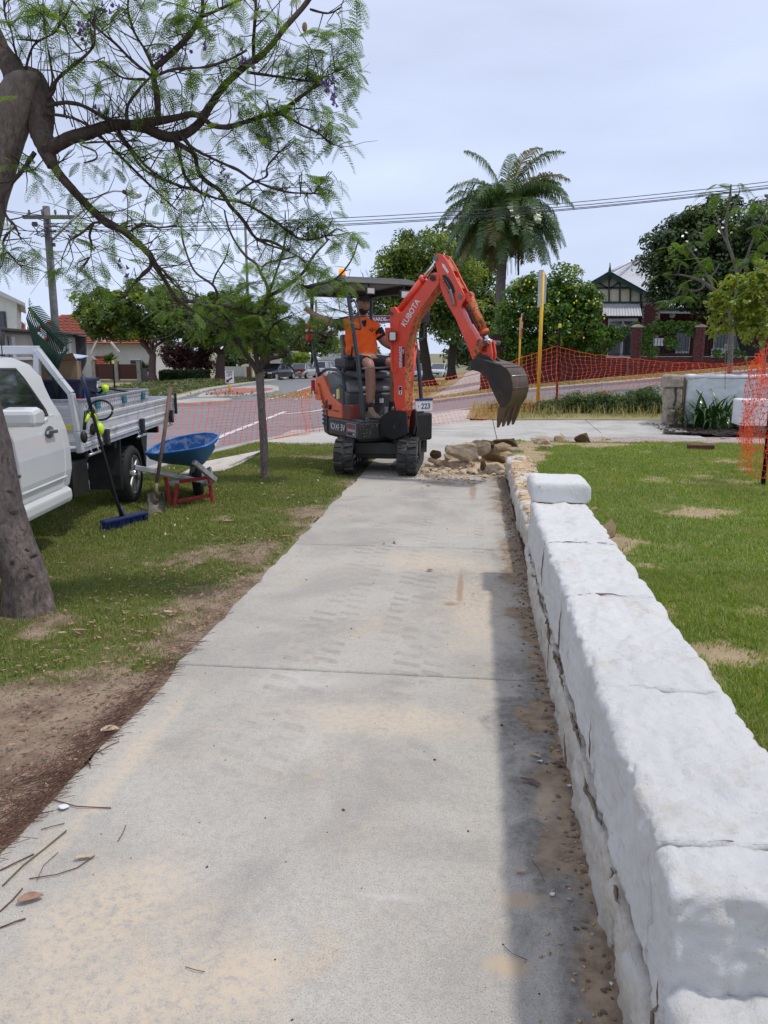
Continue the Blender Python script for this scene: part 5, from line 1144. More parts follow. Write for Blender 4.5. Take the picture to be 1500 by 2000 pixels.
for s_ in(-1.12,.33,1.5):
 mb=MB();mb.cyl((.03,s_-.17,.685),(.03,s_+.17,.685),.012,10)
 for q in(-.08,.09):mb.cyl((.03,s_+q,.685),(.0,s_+q,.76),.009,8)
 mb.build('tie_rail',M['galv'],TR)
 # headboard rack
mb=MB()
for sg in(0,1):
 f=(lambda x:x)if not sg else(lambda x:-WD-x)
 pts=[(.0,.72),(-.01,.90),(-.04,1.22),(-.12,1.33),(-.29,1.58)]
 for(a,za),(b2,zb)in zip(pts[:-1],pts[1:]):mb.bar((f(a),-1.40,za),(f(b2),-1.40,zb+.0),.045,.075,(0,1,0))
mb.bar((-.27,-1.40,1.575),(-WD+.27,-1.40,1.575),.045,.07,(0,0,1));mb.bar((-.29,-1.40,1.58),(-.33,-1.40,1.05),.05,.05,(0,1,0))
rk=mb.build('headboard_rack',M['alu'],TR,bevel=.006)
for z in(.80,.90,1.0,1.1):
 mb=MB();mb.bar((-.02,-1.41,z),(-WD+.02,-1.41,z),.03,.035);mb.build('rack_rail',M['alu'],rk,bevel=.003)
mb=MB();mb.box((-.14,-1.432,.94),(.22,.006,.035));mb.build('reflective_strip',M['yellowcap'],rk)
for x in(-.85,-1.1):
 mb=MB();mb.tube([(x,-1.4,1.6),(x,-1.42,1.66),(x+.03,-1.4,1.69),(x+.06,-1.38,1.66),(x+.06,-1.38,1.6)],.012,8);mb.build('rope_hook',M['wire'],rk)
mb=MB();mb.cyl((-.42,-1.75,1.53),(-.47,-1.62,1.80),.004,6);mb.build('aerial',M['blackp'],TR)
# tool box on the tray, lid open
mb=MB();z0,z1=.76,1.14
for a,b_ in(((-.05,-1.12),(-.05,.92)),((-.05,.92),(-.80,.92)),((-.80,.92),(-.80,-1.12)),((-.80,-1.12),(-.05,-1.12))):mb.bar((a[0],a[1],.95),(b_[0],b_[1],.95),.02,.38,(0,0,1))
bx=mb.build('tool_box',M['alu'],TR,bevel=.003)
mb=MB()
for a,b_ in(((-.045,-1.13),(-.045,.93)),((-.045,.93),(-.81,.93)),((-.81,.93),(-.81,-1.13)),((-.81,-1.13),(-.045,-1.13))):mb.bar((a[0],a[1],1.145),(b_[0],b_[1],1.145),.035,.022)
mb.build('box_rim',M['galv'],bx,bevel=.003)
mb=MB();dd=[]
for i in range(34):
 for j in range(2):
  y=-1.10+i*.060+(.03 if j else 0);z=1.055+j*.05
  mb.loft([[Vector((-.039,y,z-.034)),Vector((-.039,y+.020,z)),Vector((-.039,y,z+.034)),Vector((-.039,y-.020,z))],[Vector((-.033,y,z-.026)),Vector((-.033,y+.013,z)),Vector((-.033,y,z+.026)),Vector((-.033,y-.013,z))]])
tag(mb.build('checker_plate',M['galv'],bx),kind='stuff')
for s_ in(-.82,-.02,.66):
 mb=MB();mb.box((-.022,s_,1.09),(.02,.10,.075));mb.box((-.012,s_,1.07),(.012,.07,.03));mb.build('box_catch',M['teal'],bx,bevel=.006)
lidp=[(-.80,1.16),(-.83,1.30),(-.80,1.42),(-.80,1.72),(-.84,1.76),(-.89,1.75),(-.90,1.40),(-.87,1.16)]
mb=MB();mb.loft([[Vector((x,s_,z))for x,z in lidp]for s_ in(-1.10,.90)]);ld=mb.build('box_lid',M['board'],bx,bevel=.006)
mb=MB()
for s_ in(.90,-1.10):mb.loft([[Vector((x+ox,s_+q,z))for x,z in((-.70,1.16),(-.76,1.34),(-.70,1.46),(-.68,1.73),(-.90,1.76),(-.90,1.16))for ox in(0,)]for q in(-.015,.015)])
mb.box((-.79,-.1,1.755),(.22,2.03,.02));mb.build('lid_frame',M['darkgrey'],ld,bevel=.004)
mb=MB();mb.box((-.785,-.1,1.50),(.02,1.9,.03));
for s_ in(-.75,.0,.62):mb.box((-.775,s_,1.45),(.03,.07,.5))
mb.build('lid_rib',M['alu'],ld,bevel=.004)
mb=MB();mb.cyl((-.72,.86,1.20),(-.10,.90,1.10),.012,8);mb.build('gas_strut',M['blackp'],bx)
mb=MB();mb.bar((-.74,.80,1.22),(-.55,.86,1.24),.05,.04);mb.build('strut_bracket',M['alu'],bx,bevel=.004)
# --------- loads on the tray: each a thing
LT=EI
TW=rootinv(TR).inverted()
def tp(x,y,z):return tuple(TW@Vector((x,y,z)))
def tbox(name,label,cat,c,dim,m,rz=0,wall_=.015,open_=True,bevel=.01,grp=None):
 t_=thing(name,label,cat,tp(c[0],c[1],c[2]),R(8.2)+rz,grp);w_,l,h=dim;mb=MB()
 if open_:
  o_=[(-w_/2,-l/2),(w_/2,-l/2),(w_/2,l/2),(-w_/2,l/2)];k=.93;ins=wall_
  ii=[(x-math.copysign(ins,x),y-math.copysign(ins,y))for x,y in o_]
  mb.loft([[Vector((x*k,y*k,0))for x,y in o_],[Vector((x,y,h))for x,y in o_],[Vector((x,y,h))for x,y in ii],[Vector((x*k,y*k,.02))for x,y in ii]])
 else:mb.loft([[Vector((x,y,z))for x,y in((-w_/2,-l/2),(w_/2,-l/2),(w_/2,l/2),(-w_/2,l/2))]for z in(0,h)])
 mb.build('body',m,t_,bevel=bevel);return t_
t_=tbox('crate','dark blue plastic crate on the ute tray under the cardboard box','crate',(-.42,-.62,1.02),(.52,.48,.30),M['plasticblue'])
mb=MB()
for s_ in(-.24,.24):mb.box((0,s_,.285),(.56,.03,.03))
for s_ in(-.26,.26):mb.box((s_,0,.285),(.03,.5,.03))
mb.build('rim',M['plasticblue'],t_,bevel=.006);mb=MB();mb.box((.262,-.12,.17),(.006,.05,.10));mb.build('blue_label',M['barrowblue'],t_)
t_=tbox('cardboard_box','opened cardboard box with pale lining standing in the blue crate','cardboard box',(-.45,-.55,1.12),(.36,.40,.36),M['cardboard'],.25,.006,bevel=.002)
mb=MB();mb.loft([[Vector((-.18,-.20,.36)),Vector((.18,-.20,.36)),Vector((.16,-.30,.43)),Vector((-.18,-.32,.40))],[Vector((-.18,-.20,.364)),Vector((.18,-.20,.364)),Vector((.16,-.30,.434)),Vector((-.18,-.32,.404))]]);mb.build('flap',M['cardboard'],t_)
mb=MB();mb.loft([[Vector((-.20,.12,.37)),Vector((.20,-.02,.38)),Vector((.25,.20,.40)),Vector((-.10,.30,.45))],[Vector((-.20,.12,.376)),Vector((.20,-.02,.386)),Vector((.25,.20,.406)),Vector((-.10,.30,.456))]]);mb.build('plastic_lining',mat('pale_plastic',(.45,.48,.62),(.4,.42,.55),.35),t_)
t_=tbox('power_tool_case','teal power tool case lying open in the ute tool box','tool case',(-.36,-.20,1.05),(.34,.42,.12),M['teal'],.1)
mb=MB();mb.lathe([(.03,0),(.035,.05),(.03,.16),(.015,.2)],(-.05,-.05,.1),(1,.4,.3),12);mb.box((.05,.05,.14),(.05,.05,.12));mb.build('power_tool',M['teal'],t_,bevel=.008)
mb=MB();mb.tube([(.1,0,.14),(.12,.06,.18),(.02,.12,.17)],.02,10);mb.build('grey_grip',M['galv'],t_)
tbox('tool_case','black tool case lying in the ute tool box beside the teal case','tool case',(-.32,.36,1.02),(.30,.36,.10),M['blackplastic'],-.1,open_=False,bevel=.02)
tbox('tool_case','long dark green case at the back of the ute tool box','tool case',(-.6,.45,1.04),(.22,.7,.10),mat('dark_green_case',(.02,.03,.022),None,.5),0,open_=False,bevel=.02)
tbox('red_bucket','red plastic tub at the front corner of the ute tool box','tub',(-.14,-.98,.98),(.16,.20,.17),M['redplastic'],0)
t_=thing('rope_tool','dark coiled strap with yellow ball end lying over the crate','strap',tp(-.2,-.42,1.2))
mb=MB();mb.tube([(math.cos(a)*.10,math.sin(a)*.12,.03*math.sin(3*a))for a in np.linspace(0,5.5,20)],.014,8);mb.build('coil',M['blackp'],t_);ell((.12,.02,.02),(.035,.035,.035),8).build('yellow_ball',M['hivis'],t_)
t_=thing('white_bucket','white plastic bucket lying behind the ute headboard rack','bucket',tp(-.62,-1.15,1.28))
mb=MB();mb.lathe([(.11,-.16),(.14,.14),(.15,.14),(.15,.17),(.135,.17),(.10,-.12)],(0,0,0),(.5,.3,.6),24);mb.build('body',M['whitep'],t_)
# ear muffs on the rack
EMF=thing('ear_muffs','fluorescent yellow ear muffs with black headband hung on the ute rack','ear muffs',tp(.05,-1.22,.92))
mb=MB();mb.tube([tp(.07,-1.42,.98),tp(.08,-1.38,1.03),tp(.08,-1.30,1.05),tp(.08,-1.22,1.02),tp(.08,-1.17,.97)],.011,8,flat=1.6);mb.build('headband',M['hivis'],EMF,world=True)
mb=MB();mb.tube([tp(.06,-1.44,.92),tp(.06,-1.38,1.06),tp(.07,-1.24,1.08),tp(.07,-1.16,.98)],.015,8);mb.build('headband_pad',M['blackp'],EMF,world=True)
ell(TW@Vector((.10,-1.17,.90)),(.032,.040,.055),14).build('ear_cup',M['hivis'],EMF,world=True);ell(TW@Vector((.045,-1.19,.90)),(.022,.038,.053),12).build('ear_cushion',M['blackp'],EMF,world=True)
ell(TW@Vector((.06,-1.46,.86)),(.026,.036,.052),12).build('ear_cup',M['blackp'],EMF,world=True)
# green leaf rake grabber on top of the rack
RK=thing('leaf_scoop','dark green plastic leaf scoop rake with long tines standing up behind the ute rack','leaf rake',tp(-.35,-1.2,1.4))
def rp(px,py,s_):
 o=Vector(tp(0,s_,0));d=TW.to_3x3()@Vector((1,0,0));return PL(px,py,(o.x,o.y),(d.x,d.y))
L1=[rp(50,621,-1.05),rp(134,683,-1.05)];L1b=[rp(52,622,-1.05),rp(118,696,-1.05)]
L2=[rp(58,603,-1.10),rp(124,676,-1.10)];L3=[rp(66,600,-1.22),rp(130,671,-1.22)];L4=[rp(78,598,-1.25),rp(140,668,-1.25)]
for k in range(25):
 f=k/24;mb=MB();mb.tube([L1b[0].lerp(L1b[1],f),L2[0].lerp(L2[1],f),L3[0].lerp(L3[1],f),L4[0].lerp(L4[1],f)],[.006,.006,.006,.004],6);mb.build('tine',M['greenplastic'],RK,world=True)
mb=MB();nrm=Vector((0,.03,0));A_,B_,C_,Dd=rp(50,621,-1.05),rp(118,697,-1.05),rp(112,722,-1.0),rp(66,679,-1.0)
mb.loft([[A_,B_,C_,Dd],[v+nrm for v in(A_,B_,C_,Dd)]]);mb.build('scoop_plate',M['greenplastic'],RK,world=True,bevel=.005)
mb=MB();Ee,Ff,Gg=rp(134,683,-1.1),rp(105,716,-1.15),rp(104,714,-.95);mb.loft([[B_,rp(136,681,-1.1),rp(122,700,-1.12),C_],[v+Vector((.0,-.05,0))for v in(B_,rp(136,681,-1.1),rp(122,700,-1.12),C_)]])
mb.loft([[Dd,C_,rp(100,735,-1.08)],[v+Vector((0,-.04,0))for v in(Dd,C_,rp(100,735,-1.08))]]);mb.build('scoop_side',M['greenplastic'],RK,world=True,bevel=.006)
mb=MB();mb.tube([rp(56,601,-1.12),rp(125,676,-1.12)],.012,6);mb.tube([rp(62,612,-1.07),rp(122,682,-1.07)],.008,6);mb.build('cross_rib',M['greenplastic'],RK,world=True)
mb=MB();mb.loft([[rp(x,y,-1.12)for x,y in((77,636),(95,654),(93,668),(72,646))],[rp(x,y,-1.135)for x,y in((77,636),(95,654),(93,668),(72,646))]]);lb_=mb.build('card_label',M['blackp'],RK,world=True)
for k in range(4):
 mb=MB();p=rp(76+k*4.2,651+k*3.8,-1.14);ell(p,(.012,.004,.012),6).build('label_picture',M['whitep']if k<3 else M['redp'],lb_,world=True)
for k in range(3):
 mb=MB();mb.bar(rp(79+k*.2,641+k*4,-1.14),rp(91,651+k*4,-1.14),.004,.006,(0,1,0));mb.build('label_line',M['whitep'],lb_,world=True)
mb=MB();mb.tube([rp(100,716,-1.05),rp(118,790,-.8)],.018,10);mb.build('handle',M['greenplastic'],RK,world=True)
# --------- broom, shovel, barrow, boards
BR=thing('broom','blue yard broom leaning against the ute tray, wide blue head on the grass','broom',(-3.22,6.75,0))
a,b_=G(200,1030,.05),G(285,1010,.05);mid=a.lerp(b_,.45);top=Vector(tp(.07,-1.42,1.36))
mb=MB();mb.tube([mid+Vector((0,0,.06)),mid.lerp(top,.16),mid.lerp(top,.5),mid.lerp(top,.8),top],[.019,.014,.0135,.0135,.013],10);mb.build('handle',M['blackp'],BR,world=True)
mb=MB();mb.tube([mid.lerp(top,.80),mid.lerp(top,.9),top],.017,10);mb.build('grip',M['plasticblue'],BR,world=True)
mb=MB();mb.bar(a+Vector((0,0,.045)),b_+Vector((0,0,.045)),.07,.03);mb.cyl(mid+Vector((0,0,.04)),mid+Vector((-.02,.03,.13)),.024,12);hd_=mb.build('head',M['broomblue'],BR,world=True,bevel=.008)
mb=MB();r=random.Random(2);dB=(b_-a).normalized();nB=Vector((-dB.y,dB.x,0))
for k in range(520):
 p=a.lerp(b_,r.random())+nB*r.uniform(-.03,.03)+Vector((0,0,.035));q=p+dB*r.gauss(0,.008)+nB*r.gauss(0,.012)+Vector((0,0,-.075));q.z=max(q.z,-.03);mb.bar(p,q,.004,.004)
tag(mb.build('bristles',M['broomblue'],hd_,world=True),kind='stuff')
t_=thing('hose_loop','black rubber loop hanging on the broom handle by the ute tray','strap',tp(.09,-1.1,1.05))
mb=MB();c=Vector(tp(.10,-1.12,1.06));mb.tube([c+Vector((math.cos(a_)*.11,0.02*math.sin(a_),math.sin(a_)*.085))for a_ in np.linspace(0,6.2,24)],.010,8);mb.build('loop',M['blackp'],t_,world=True)
SV=thing('shovel','square mouth shovel with worn wooden handle standing between broom and wheelbarrow','shovel',(-3.05,7.0,0))
top=D(333,756,7.45);low=D(304,956,7.12)
mb=MB();mb.tube([top,top.lerp(low,.5)+Vector((.006,0,0)),low],[.019,.0185,.0175],12);mb.build('handle',M['woodhandle'],SV,world=True)
base=G(312,1004,.0);mb=MB();mb.tube([low+(top-low)*.06,low,low.lerp(base+Vector((0,.02,.10)),.6)],[.021,.024,.020],12,flat=.9)
mb.build('socket',mat('shovel_socket',(.20,.17,.09),(.13,.11,.07),.6,.3),SV,world=True)
tl,tr_=D(288,965,7.16),D(319,962,7.10);bl,br_=G(291,1008,.0),G(328,1003,.0);V=[];nn=12
for i in range(nn+1):
 for j in range(nn+1):
  u,v=j/nn,i/nn;p=tl.lerp(tr_,u).lerp(bl.lerp(br_,u),v);dish=-math.sin(math.pi*u)**.7*(.05 if v<.9 else .04);p=p+Vector((.1,1,0))*(-dish)+Vector((0,-.035*v,0));V.append(p)
F=[(i*(nn+1)+j,i*(nn+1)+j+1,(i+1)*(nn+1)+j+1,(i+1)*(nn+1)+j)for i in range(nn)for j in range(nn)]
M['shovelblade']=mat('shovel_blade',(.05,.042,.035),(.12,.10,.075),.6,.3,s=9,dirt=(.22,.19,.12),ds=8,da=.5,db=.65,bump=.2)
o=mesh_obj('blade',V,F,M['shovelblade'],SV,True,world=True);sd=o.modifiers.new('solid','SOLIDIFY');sd.thickness=.004
WB=thing('wheelbarrow','blue steel wheelbarrow with red legs standing on the grass behind the shovel','wheelbarrow',(-2.95,7.9,0))
rim_pts=[(283,885,.52),(288,882,.53),(303,871,.555),(320,862,.58),(347,854,.61),(375,849,.64),(400,846,.665),(418,847,.68),(427,851,.68),(423,857,.675),(412,866,.665),(402,871,.655),(380,877,.625),(355,881,.585),(330,884,.555),(305,887,.53)]
Rm=[G(*p)for p in rim_pts];cR=sum(Rm,Vector())/len(Rm)
cB=G(362,903,.36);Bt=[cB+Vector(((p.x-cR.x)*.62,(p.y-cR.y)*.55,0))for p in Rm]
def sc_(P,k,dz):c=sum(P,Vector())/len(P);return[c+(p-c)*k+Vector((0,0,dz))for p in P]
mid_=[Rm[i].lerp(Bt[i],.5)+(Rm[i]-cR)*.10 for i in range(16)]
mb=MB();mb.loft([sc_(Bt,.6,-.012),Bt,mid_,Rm],caps=True,smooth=True);mb.F.pop();mb.S.pop();mb.MI.pop()
tb_=mb.build('tray',M['barrowblue'],WB,world=True)
mb=MB();mb.loft([sc_(Bt,.6,.0),sc_(Bt,.97,.006),sc_(mid_,.975,0),sc_(Rm,.985,-.002)],smooth=True);mb.F.pop();mb.S.pop();mb.MI.pop();mb.build('tray_inside',M['bluein'],tb_,world=True)
mb=MB();mb.tube(Rm+[Rm[0]],.011,8,caps=False);mb.build('rolled_rim',M['barrowblue'],tb_,world=True)
for px,py in((360,868),(396,865)):mb=MB();ell(G(px,py,.50),(.018,.018,.008),8).build('bolt',M['galv'],tb_,world=True)
a,b_=G(411,886,.56),G(424,866,.64);
p0,p1=mid_[10].lerp(Rm[10],.55),mid_[8].lerp(Rm[8],.55);xd=(p1-p0).normalized();nrm=xd.cross(Vector((0,0,1))).normalized()
text('brand_lettering','SHERLOCK',.085,basis(p0.lerp(p1,.5)+nrm*.035,xd,nrm.cross(xd)),M['whitep'],tb_,.002,sx=.8)
# galvanised frame
h1,h2=D(262,913,7.35),D(378,902,7.45);f1,f2=D(395,940,7.95),D(421,938,7.75)
mb=MB();mb.bar(h1,D(302,920,7.5),.05,.055);mb.bar(D(302,920,7.5),D(345,930,7.7),.045,.055);mb.bar(D(345,930,7.7),f1,.04,.05);mb.bar(h2,f2,.045,.055);mb.build('frame',M['galv'],WB,world=True,bevel=.008)
mb=MB();mb.bar(D(405,915,7.9),D(412,945,7.78),.09,.03,(0,1,0));mb.cyl(D(394,948,7.95),D(408,944,7.85),.02,10);mb.bar(D(378,905,7.9),D(372,935,8.0),.05,.03,(0,1,0));mb.build('bracket',M['galv'],WB,world=True,bevel=.005)
for pts in(((323,932,7.6),(334,991,7.52)),((346,945,7.65),(341,990,7.48)),((408,935,7.75),(415,980,7.70))):
 mb=MB();A_,B_=D(*pts[0]),D(*pts[1]);B_.z=max(B_.z,0);mb.bar(A_,B_,.035,.03,(0,1,0));mb.build('leg',M['barrowred'],WB,world=True,bevel=.005)
mb=MB();mb.bar(D(346,980,7.55),D(409,967,7.72),.03,.035);mb.build('leg_brace',M['barrowred'],WB,world=True,bevel=.005)
mb=MB();mb.bar(D(325,944,7.62),D(350,941,7.65),.03,.035);mb.build('leg_brace',M['galv'],WB,world=True,bevel=.005)
mb=MB();mb.bar(D(350,941,7.66),D(408,932,7.76),.03,.035);mb.build('leg_brace',M['barrowred'],WB,world=True,bevel=.005)
wc=G(386,968,0);wc=Vector((wc.x,8.12,.20));ax=Vector((.93,.30,.06)).normalized();sx,u,d=frame(ax);n=30
mb=MB();mb.loft([[wc+d*h+(sx*math.cos(2*math.pi*j/n)+u*math.sin(2*math.pi*j/n))*r_ for j in range(n)]for r_,h in((.10,-.05),(.17,-.055),(.20,-.035),(.205,0),(.20,.035),(.17,.055),(.10,.05))],smooth=True);wt=mb.build('wheel',M['tyre'],WB,world=True)
mb=MB();mb.lathe([(.10,0),(.10,.01),(.06,.02),(.03,.05)],wc+d*.05,d,20);mb.build('rim',M['galv'],wt,world=True)
BD=thing('cement_board','pale sheet of board lying flat on the grass behind the wheelbarrow','board',(-3.3,11.1,0))
pb1=[G(438,921,.03),G(443,903,.03),G(470,892,.03),G(512,879,.03),G(470,913,.03)]
q=[G(352,925,.02),G(395,902,.03),G(512,879,.035),G(470,905,.03),G(437,918,.025)]
mb=MB();mb.loft([[v-Vector((0,0,.02))for v in q],q]);mb.build('sheet',M['board'],BD,world=True,bevel=.003)
BD2=thing('cement_board','narrow offcut of board lying over the edge of the larger sheet','board',(-3.2,11.3,0))
q=[G(448,908,.055),G(458,904,.055),G(511,880,.055),G(505,880,.055)];mb=MB();mb.loft([[v-Vector((0,0,.012))for v in q],q]);mb.build('sheet',M['board'],BD2,world=True,bevel=.002)
# --------- trees and plants
def leaf_quads(C,Nn,ln,wd,seed,jit=.35):
 r=np.random.default_rng(seed);n=len(C)
 Nn=Nn+r.normal(0,.55,(n,3));Nn/=np.linalg.norm(Nn,axis=1,keepdims=True)
 t=r.normal(0,1,(n,3));t-=Nn*(t*Nn).sum(1,keepdims=True);t/=np.linalg.norm(t,axis=1,keepdims=True);s_=np.cross(Nn,t)
 L_=(ln*r.uniform(1-jit,1+jit,n))[:,None];W_=(wd*r.uniform(1-jit,1+jit,n))[:,None]
 V=np.stack([C-t*L_/2,C+s_*W_/2+Nn*W_*.12,C+t*L_/2,C-s_*W_/2+Nn*W_*.12],1)
 return V.reshape(-1,3),(np.arange(n)[:,None]*4+np.arange(4)[None])
def crown_cloud(ells,nclump,rc,nleaf,seed,shell=(.55,1.0),flatz=.8):
 r=np.random.default_rng(seed);E3=np.array(ells,float);vol=(E3[:,3]*E3[:,4]*E3[:,5])**.67;pk=r.choice(len(E3),nclump,p=vol/vol.sum())
 d=r.normal(0,1,(nclump,3));d/=np.linalg.norm(d,axis=1,keepdims=True);u=r.uniform(shell[0],shell[1],nclump)[:,None]
 c=E3[pk,:3]+d*E3[pk,3:]*u;rr=rc*r.uniform(.55,1.25,nclump);per=r.integers(0,nclump,nleaf)
 q=r.normal(0,1,(nleaf,3));q/=np.linalg.norm(q,axis=1,keepdims=True);q[:,2]=np.abs(q[:,2])*np.where(r.random(nleaf)<.72,1,-1)
 P=c[per]+q*(rr[per]*r.uniform(.25,1,nleaf)**.5)[:,None]*np.array([1,1,flatz])
 return P,q+np.array([0,0,.5]),per,c
def PX(px,py,Y,rx,ry,dk=.8):
 c=D(px,py,Y);k=Y/1500.0*1.02;return(c.x,c.y,c.z,rx*k,rx*k*dk,ry*k)
def limb(a,b_,r0,r1,seed,n=6,w_=.08):
 a,b_=Vector(a),Vector(b_);r=random.Random(seed);L_=(b_-a).length;pts=[]
 for i in range(n+1):
  f=i/n;p=a.lerp(b_,f)+Vector((r.gauss(0,1),r.gauss(0,1),r.gauss(0,.6)))*L_*w_*math.sin(math.pi*f)+Vector((0,0,L_*.08*math.sin(math.pi*f)));pts.append(p)
 return pts,[r0+(r1-r0)*i/n for i in range(n+1)]
def m_bark(name,a,b2,dk,sx=6,sz=1.6):
 m,t,b=_nt(name);c=t.nodes.new('ShaderNodeTexCoord');mp=t.nodes.new('ShaderNodeMapping');mp.inputs['Scale'].default_value=(1,1,sz/sx);t.links.new(c.outputs['Object'],mp.inputs[0])
 n1=tnoise(t,sx*4,8,.7,mp.outputs[0],.5);n2=tnoise(t,3,5,.6)
 cc=ramp(t,n1,[(.3,dk),(.5,b2),(.68,a)]);cc=tmix(t,tmath(t,'MULTIPLY',step(t,n2,.45,.65),.5),cc,b2)
 t.links.new(cc,b.inputs['Base Color']);b.inputs['Roughness'].default_value=.95;b.inputs['Specular IOR Level'].default_value=.15
 tbump(t,b,n1,.9,.02);return m
M['bark']=m_bark('jacaranda_bark',(.30,.245,.22),(.20,.16,.14),(.075,.058,.05),9,5)
M['barkdark']=m_bark('dark_bark',(.085,.065,.055),(.06,.045,.04),(.02,.016,.014))
M['barkfork']=m_bark('fork_bark',(.16,.12,.10),(.115,.088,.074),(.045,.035,.03),12,7)
M['barkred']=m_bark('red_bark',(.20,.125,.10),(.13,.085,.075),(.05,.035,.03))
M['barktwig']=m_bark('branch_bark',(.115,.085,.07),(.08,.058,.05),(.035,.025,.022))
M['barkgrey']=m_bark('grey_bark',(.25,.22,.19),(.18,.155,.135),(.08,.065,.055))
LM={}
LM['box']=leafmat('street_tree_leaf',[(.04,.072,.018),(.07,.12,.026),(.11,.165,.035),(.08,.13,.03)],.3,.35)
LM['boxlight']=leafmat('new_growth_leaf',[(.14,.20,.025),(.20,.27,.035),(.26,.31,.05),(.11,.16,.022)],.4,.4)
LM['dark']=leafmat('dark_glossy_leaf',[(.018,.038,.014),(.032,.06,.02),(.05,.085,.026),(.07,.105,.03)],.22,.28)
LM['lemon']=leafmat('lemon_leaf',[(.03,.075,.010),(.05,.12,.016),(.09,.18,.022),(.15,.24,.035)],.35,.3)
LM['olive']=leafmat('olive_leaf',[(.04,.055,.018),(.07,.085,.022),(.12,.14,.03),(.09,.11,.03)],.3,.45)
LM['purple']=leafmat('purple_leaf',[(.035,.014,.022),(.07,.022,.035),(.12,.04,.05),(.04,.02,.026)],.25,.4)
LM['hedge']=leafmat('hedge_leaf',[(.015,.035,.010),(.03,.06,.014),(.05,.09,.02)],.2,.45)
LM['yellow']=leafmat('yellow_green_leaf',[(.10,.17,.02),(.17,.24,.03),(.26,.30,.04),(.13,.19,.03),(.40,.34,.04)],.4,.35)
LM['frond']=leafmat('jacaranda_leaf',[(.06,.13,.018),(.10,.19,.026),(.14,.24,.035),(.22,.31,.05),(.11,.18,.025)],.38,.45)
LM['palm']=leafmat('palm_leaf',[(.035,.075,.018),(.06,.11,.03),(.09,.15,.045),(.05,.09,.024)],.25,.3)
LM['palmold']=leafmat('old_palm_leaf',[(.15,.13,.04),(.20,.17,.06),(.12,.10,.05),(.10,.12,.03)],.3,.5)
LM['shrub']=leafmat('low_shrub_leaf',[(.03,.06,.012),(.055,.10,.02),(.09,.15,.03),(.04,.08,.02)],.3,.5)
def tree(name,label,base,trunk,r0,ells,nclump,rc,nleaf,ls,mk,seed,bark='barkdark',group=None,light=None,lfrac=.0,nlimb=9,cat='tree',lw=.55,flare=1.5,shell=(.55,1.0)):
 """trunk: list of points from the ground up; limbs run from its top into the crown"""
 t_=thing(name,label,cat,base,0,group);pts=[Vector(p)for p in trunk];n=len(pts)
 mb=MB();rad=[r0*(flare if i==0 else 1.0)*(1-.25*i/max(1,n-1))for i in range(n)]
 P=[pts[0]];Rr=[rad[0]]
 for i in range(n-1):
  for j in range(1,5):
   f=j/4;P.append(pts[i].lerp(pts[i+1],f));ff=min(1,f*2.2)if i==0 else f;Rr.append(rad[i]+(rad[i+1]-rad[i])*ff)
 mb.tube(P,Rr,12);tr_=mb.build('trunk',M[bark],t_,world=True)
 Pn,Nn,per,cc=crown_cloud(ells,nclump,rc,nleaf,seed,shell)
 r=random.Random(seed);top=pts[-1];mb=MB();r1=rad[-1]
 for k in range(nlimb):
  c=Vector(cc[int(r.random()*len(cc))]);st=pts[-1].lerp(pts[-2],r.uniform(0,.35));q,rr=limb(st,st.lerp(c,.95),r1*r.uniform(.35,.6),r1*.08,seed+k);mb.tube(q,rr,7)
  for j in range(2):
   c2=Vector(cc[int(r.random()*len(cc))]);m_=q[3]
   if(c2-m_).length<(c-st).length*1.1:q2,r2=limb(m_,c2,r1*.2,r1*.04,seed+k*9+j);mb.tube(q2,r2,5)
 mb.build('limbs',M[bark],tr_,world=True)
 V,F=leaf_quads(Pn,Nn,ls,ls*lw,seed)
 mats=[LM[mk]];mi=None
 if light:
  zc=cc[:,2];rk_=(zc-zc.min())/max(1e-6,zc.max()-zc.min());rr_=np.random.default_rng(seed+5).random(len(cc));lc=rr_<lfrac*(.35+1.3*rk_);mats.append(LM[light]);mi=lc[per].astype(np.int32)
 mesh_obj('crown',V,F,mats,t_,False,world=True,mi=mi);return t_
def hb(v):return(v.x,v.y,hz(v.x,v.y))
# street trees on the left side of the main road
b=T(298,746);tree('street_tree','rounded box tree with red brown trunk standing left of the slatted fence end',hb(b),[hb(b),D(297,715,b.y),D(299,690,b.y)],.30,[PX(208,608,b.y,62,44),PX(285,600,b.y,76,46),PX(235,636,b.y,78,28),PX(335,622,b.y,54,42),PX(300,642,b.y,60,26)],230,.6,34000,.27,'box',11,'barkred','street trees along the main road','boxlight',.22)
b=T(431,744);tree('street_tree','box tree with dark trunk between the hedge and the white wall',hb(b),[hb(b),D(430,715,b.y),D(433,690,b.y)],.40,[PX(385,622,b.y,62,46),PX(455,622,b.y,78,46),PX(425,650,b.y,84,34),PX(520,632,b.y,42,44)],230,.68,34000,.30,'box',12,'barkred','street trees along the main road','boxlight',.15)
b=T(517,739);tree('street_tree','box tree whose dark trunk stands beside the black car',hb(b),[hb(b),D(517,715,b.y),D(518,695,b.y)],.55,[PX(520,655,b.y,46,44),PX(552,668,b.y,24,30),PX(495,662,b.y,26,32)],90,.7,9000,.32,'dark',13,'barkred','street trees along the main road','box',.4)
b=D(610,722,95);tree('street_tree','far rounded tree seen under the excavator canopy',(b.x,b.y,hz(b.x,b.y)),[(b.x,b.y,hz(b.x,b.y)),D(612,705,95),D(612,690,95)],.4,[PX(590,660,95,34,30),PX(632,655,95,40,34),PX(610,668,95,44,24)],90,.9,7000,.42,'olive',14,'barkdark','street trees along the main road','box',.3)
